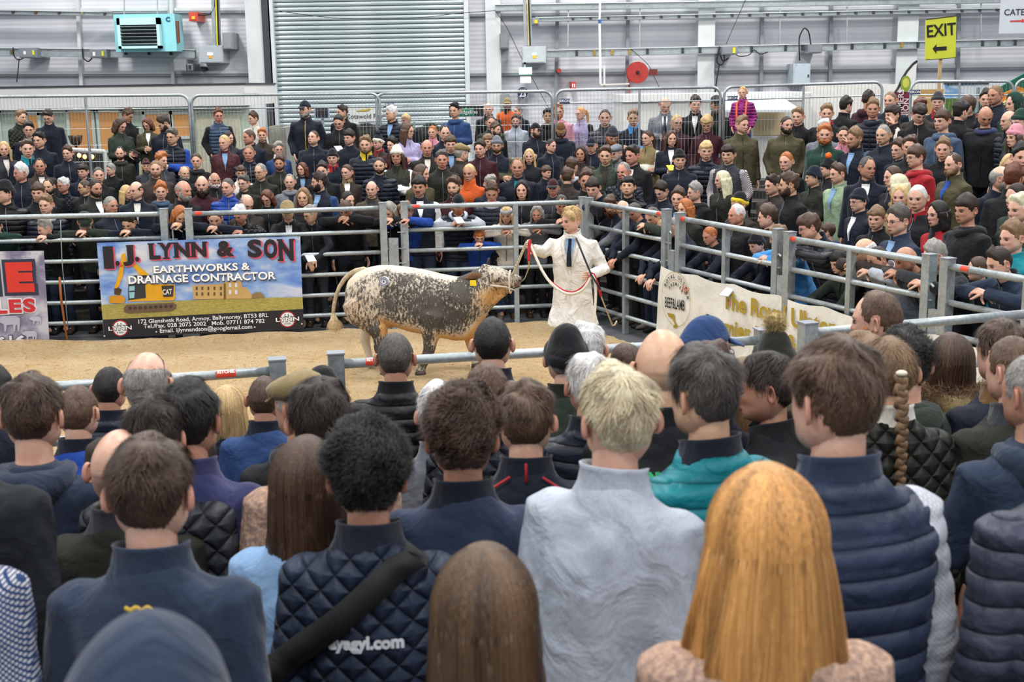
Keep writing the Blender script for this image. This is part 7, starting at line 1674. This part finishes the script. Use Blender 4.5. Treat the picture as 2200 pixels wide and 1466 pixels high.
near(1650, 752, 660, -104, 'tie', 'd', 'jk', 'f,c=k,st', 'young woman in profile with dark hair tied tight and black jacket', lite(SH, 3500))
near(1515, 750, 850, -148, 'sh', 's', 'pt', 'c=n', 'grey-haired man in bright teal padded jacket with navy collar', lite(SH, 5500), vox=.0115)
near(1330, 790, 940, -170, 'sh', 'Y', 'Je', 'c=e,Y=148', 'blond young man in pale grey quarter-zip sweater', lite(SH, 7000), vox=.0115)
near(1268, 760, 610, 184, 'sh', 'w', 'pn', 'c=n', 'grey-white-haired man in dark blue ribbed padded jacket', lite(SH, 3000))
r_, PZ, HMx, sc = near(1128, 820, 740, 178, 'sh', 'B', 'jn', 'c=n', 'man with thinning brown hair and navy jacket with red piping', lite(SH, 5000), vox=.0125)
for xs in ((-.05, -.115, -.17), (.0, .0, .0), (.05, .115, .17)):
    zs = (1.485, 1.44, 1.385) if xs[0] else (1.53, 1.50, 1.47); b = MB(); b.tube([(x_, back_y(r_, x_, z_)+.003, z_) if xs[0] else (x_, .085, z_) for x_, z_ in zip(xs, zs)], .004, 6); b.make('red_piping', plain('#b8202c', .6), r_, True)

near(990, 840, 850, -172, 'cu', 'b', 'wN', 'c=n', 'curly brown-haired young man in blue fleece', lite(CU, 8000), vox=.0115)
near(1045, 778, 620, 180, 'rc', 'B', 'qn', 'c=n', 'man with balding brown crown between two curly heads', lite(TH, 2500)); near(942, 826, 570, 182, 'sh', 'w', 'jh', '-', 'white-haired person behind the curly young man', lite(SH, 1800))
r_, PZ, HMx, sc = near(786, 915, 925, 180, 'cu', 'k', 'qj', 'c=n', 'young man with tight black curls, quilted navy jacket and black strap', lite(CU, 8000), vox=.0105)
back_print(r_, 'ayagyl.com', .0, 1.262, .042, '#d9dde2')
A_, B_ = [], []
for t in np.linspace(0, 1, 14):
    xx = -.115+.41*t; zz = 1.475-.35*t
    for lst, sg in ((A_, 1), (B_, -1)):
        x_, z_ = xx-.026*sg, zz-.020*sg; lst.append((x_, back_y(r_, x_, z_)+.006, z_))
A_ = np.array([[-.150, .02, 1.44], [-.150, .085, 1.445]]+A_[1:]); B_ = np.array([[-.10, .02, 1.485], [-.098, .085, 1.485]]+B_[1:]); V = np.concatenate([A_, B_, A_+[0, .007, 0], B_+[0, .007, 0]]); k = 15; F = []
for i in range(k-1): F += [(i, i+1, k+i+1, k+i), (2*k+i, 3*k+i, 3*k+i+1, 2*k+i+1), (i, 2*k+i, 2*k+i+1, i+1), (k+i, k+i+1, 3*k+i+1, 3*k+i)]
b = MB(); b.add(V, F); bag = b.make('shoulder_strap', plain('#1c1d1d', .7), r_, True)
near(683, 815, 775, 186, 'sh', 'd', 'tT', 'c=T', 'man with dark swirling crown and brown tweed coat', lite(SH, 5500), vox=.0125)
near(640, 800, 640, 232, 'fc', 'g', 'jk', 'HK,h=D', 'grey-haired man in pale tweed flat cap half hidden'); near(690, 790, 520, 182, 'bn', 'k', 'jk', 'Hk', 'person in black woollen hat behind the flat cap')
near(566, 808, 455, 182, 'cr', 'b', 'jB', 'c=n', 'short brown-haired man in plain navy jacket by the rail end', lite(CR, 2200))
near(486, 828, 430, 180, 'bo', 'y', 'jn', 'f', 'woman with blonde wavy bob near the red sticker', dict(n=2600, fall=-.2, spread=1.15, wave=.006, wd=.0012)); 
near(655, 938, 860, 178, 'lo', 'b', 'wa', 'f,c=m', 'woman with long straight brown hair and pale blue top', dict(n=7000, fall=-.36, spread=1.15, wave=.004, wd=.0010), vox=.0125)
near(400, 818, 760, 182, 'sh', 'k', 'wP', 'c=P', 'black-haired man in violet-blue fleece', lite(SH, 5500), vox=.0125); near(325, 850, 780, 178, 'sh', 'd', 'qc', 'c=c', 'dark-brown-haired man in charcoal quilted jacket', lite(SH, 5500), vox=.0125)
r_, PZ, HMx, sc = near(313, 757, 620, 180, 'bd', 'g', 'ju', 'c=u', 'tall man with grey hair round a bald crown, spectacles pushed up', lite(CR, 3500))
b = MB(); Hc = PZ.Hc
for s_ in (-1, 1): b.tube([(s_*.034, Hc[1]-.03, Hc[2]+.101), (s_*.058, Hc[1]-.01, Hc[2]+.080), (s_*.074, Hc[1]+.04, Hc[2]+.036)], .002, 6); b.tube([(s_*.034, Hc[1]-.03, Hc[2]+.101), (0, Hc[1]-.035, Hc[2]+.106)], .002, 6)
b.make('glasses', DARKM, r_, True)
near(232, 788, 440, 170, 'cr', 'k', 'pn', 'c=n', 'black-haired man in navy puffer collar behind the bald crown', lite(CR, 2200)); near(163, 828, 540, 176, 'cr', 'B', 'jb', 'c=n', 'man with cropped greying hair and a glimpse of blue jacket', lite(CR, 2600))
near(64, 808, 745, 182, 'sh', 'b', 'hj', 'h=j', 'brown-haired young man in thick navy hooded sweatshirt', lite(SH, 6000), vox=.0115); near(252, 925, 800, 178, 'bl', 'l', 'jg', 'c=c', 'bald man in dark waxed olive jacket', None, vox=.0125)
r_, PZ, HMx, sc = near(315, 940, 1060, 180, 'sh', 'b', 'wj', 'c=j', 'young man with tousled brown hair and navy fleece with yellow mark', lite(SH, 9000), vox=.0105)
b = MB(); P_ = [(x_, back_y(r_, x_, 1.425+.003*math.sin(x_*260))+.002, 1.425+.003*math.sin(x_*260)) for x_ in np.linspace(-.028, .028, 12)]; b.tube(P_, .0055, 6, sq=(.4, 1)); b.make('yellow_mark', plain('#c9a63a', .6), r_, True)
near(1038, 1173, 1250, 180, 'lo', 'L', 'jn', 'f', 'girl with long glossy brown hair at the bottom edge', dict(n=12000, fall=-.5, spread=1.2, wave=.004, wd=.0009), vox=.0125)
near(1650, 998, 1400, 178, 'lo', 'R', 'tT', 'f', 'woman with very long red-gold wavy hair', dict(n=15000, fall=-.56, spread=1.75, wave=.016, wd=.0009), vox=.0125)
near(2330, 790, 1050, 190, 'sh', 'b', 'pS', 'c=S', 'person in slate-blue ribbed puffer jacket cut by the frame', lite(SH, 2500), vox=.0115); near(-118, 770, 900, 176, 'sh', 'd', 'jD', 'c=k', 'person in dark blue-black coat, only the shoulder in frame', lite(SH, 1500)); near(-205, 905, 1100, 180, 'sh', 'd', 'xB', 'c=n', 'person with blue and pink checked sleeve at the frame edge', lite(SH, 1500))
near(-20, 780, 500, 180, 'cr', 'k', 'jn', '-', 'dark head cut by the frame edge near the purple banner', lite(CR, 1200))
near(1600, 768, 600, 180, 'lo', 'l', 'jg', 'f', 'woman with streaky fair hair between teal jacket and profile face', dict(n=2500, fall=-.3, spread=1.1, wave=.004, wd=.0011)); near(1528, 738, 640, 184, 'sh', 'b', 'jn', '-', 'brown crown just below the royal blue cap', lite(SH, 2200))
near(2010, 790, 620, 180, 'hd', 'd', 'jf', 'Hn', 'person in navy hood beside the plait', None) if False else None
'''near foreground shoulder: somebody bending at the very bottom of the frame'''
near(300, 1338, 2000, 186, 'hd', 'd', 'wj', 'Hj,h=j', 'person in dark blue hooded fleece at the bottom corner', None, vox=.0125)
crowd(FAR.strip().split('\n'))
# every label once
_n = {}
for o in bpy.data.objects:
    if o.parent is None and o.get('label'):
        _n.setdefault(o['label'], []).append(o)
for l, os_ in _n.items():
    if len(os_) > 1 and not all(o.get('group') for o in os_):
        print('DUP', l, len(os_))

for o in [o for o in bpy.data.objects if str(o.get('label', '')).startswith('ginger girl in purple')]:
    for s_ in (-1, 1): b = MB(); b.tube([(s_*.085, -.05, 1.47), (s_*.095, -.13, 1.40), (s_*.09, -.15, 1.2), (s_*.085, -.155, 1.02)], .02, 6, sq=(1, .4)); b.make('orange_strap', plain('#e8603a', .6), o, True)
    b = MB(); b.add(*tube([(-.09, 0, .86), (-.12, -.12, .62), (-.13, -.14, .4)], [.07, .06, .05], 10)); b.add(*tube([(.09, 0, .86), (.12, -.12, .62), (.13, -.14, .4)], [.07, .06, .05], 10)); 

NOTES.sort(); print('SC', NOTES[:12], NOTES[-12:])
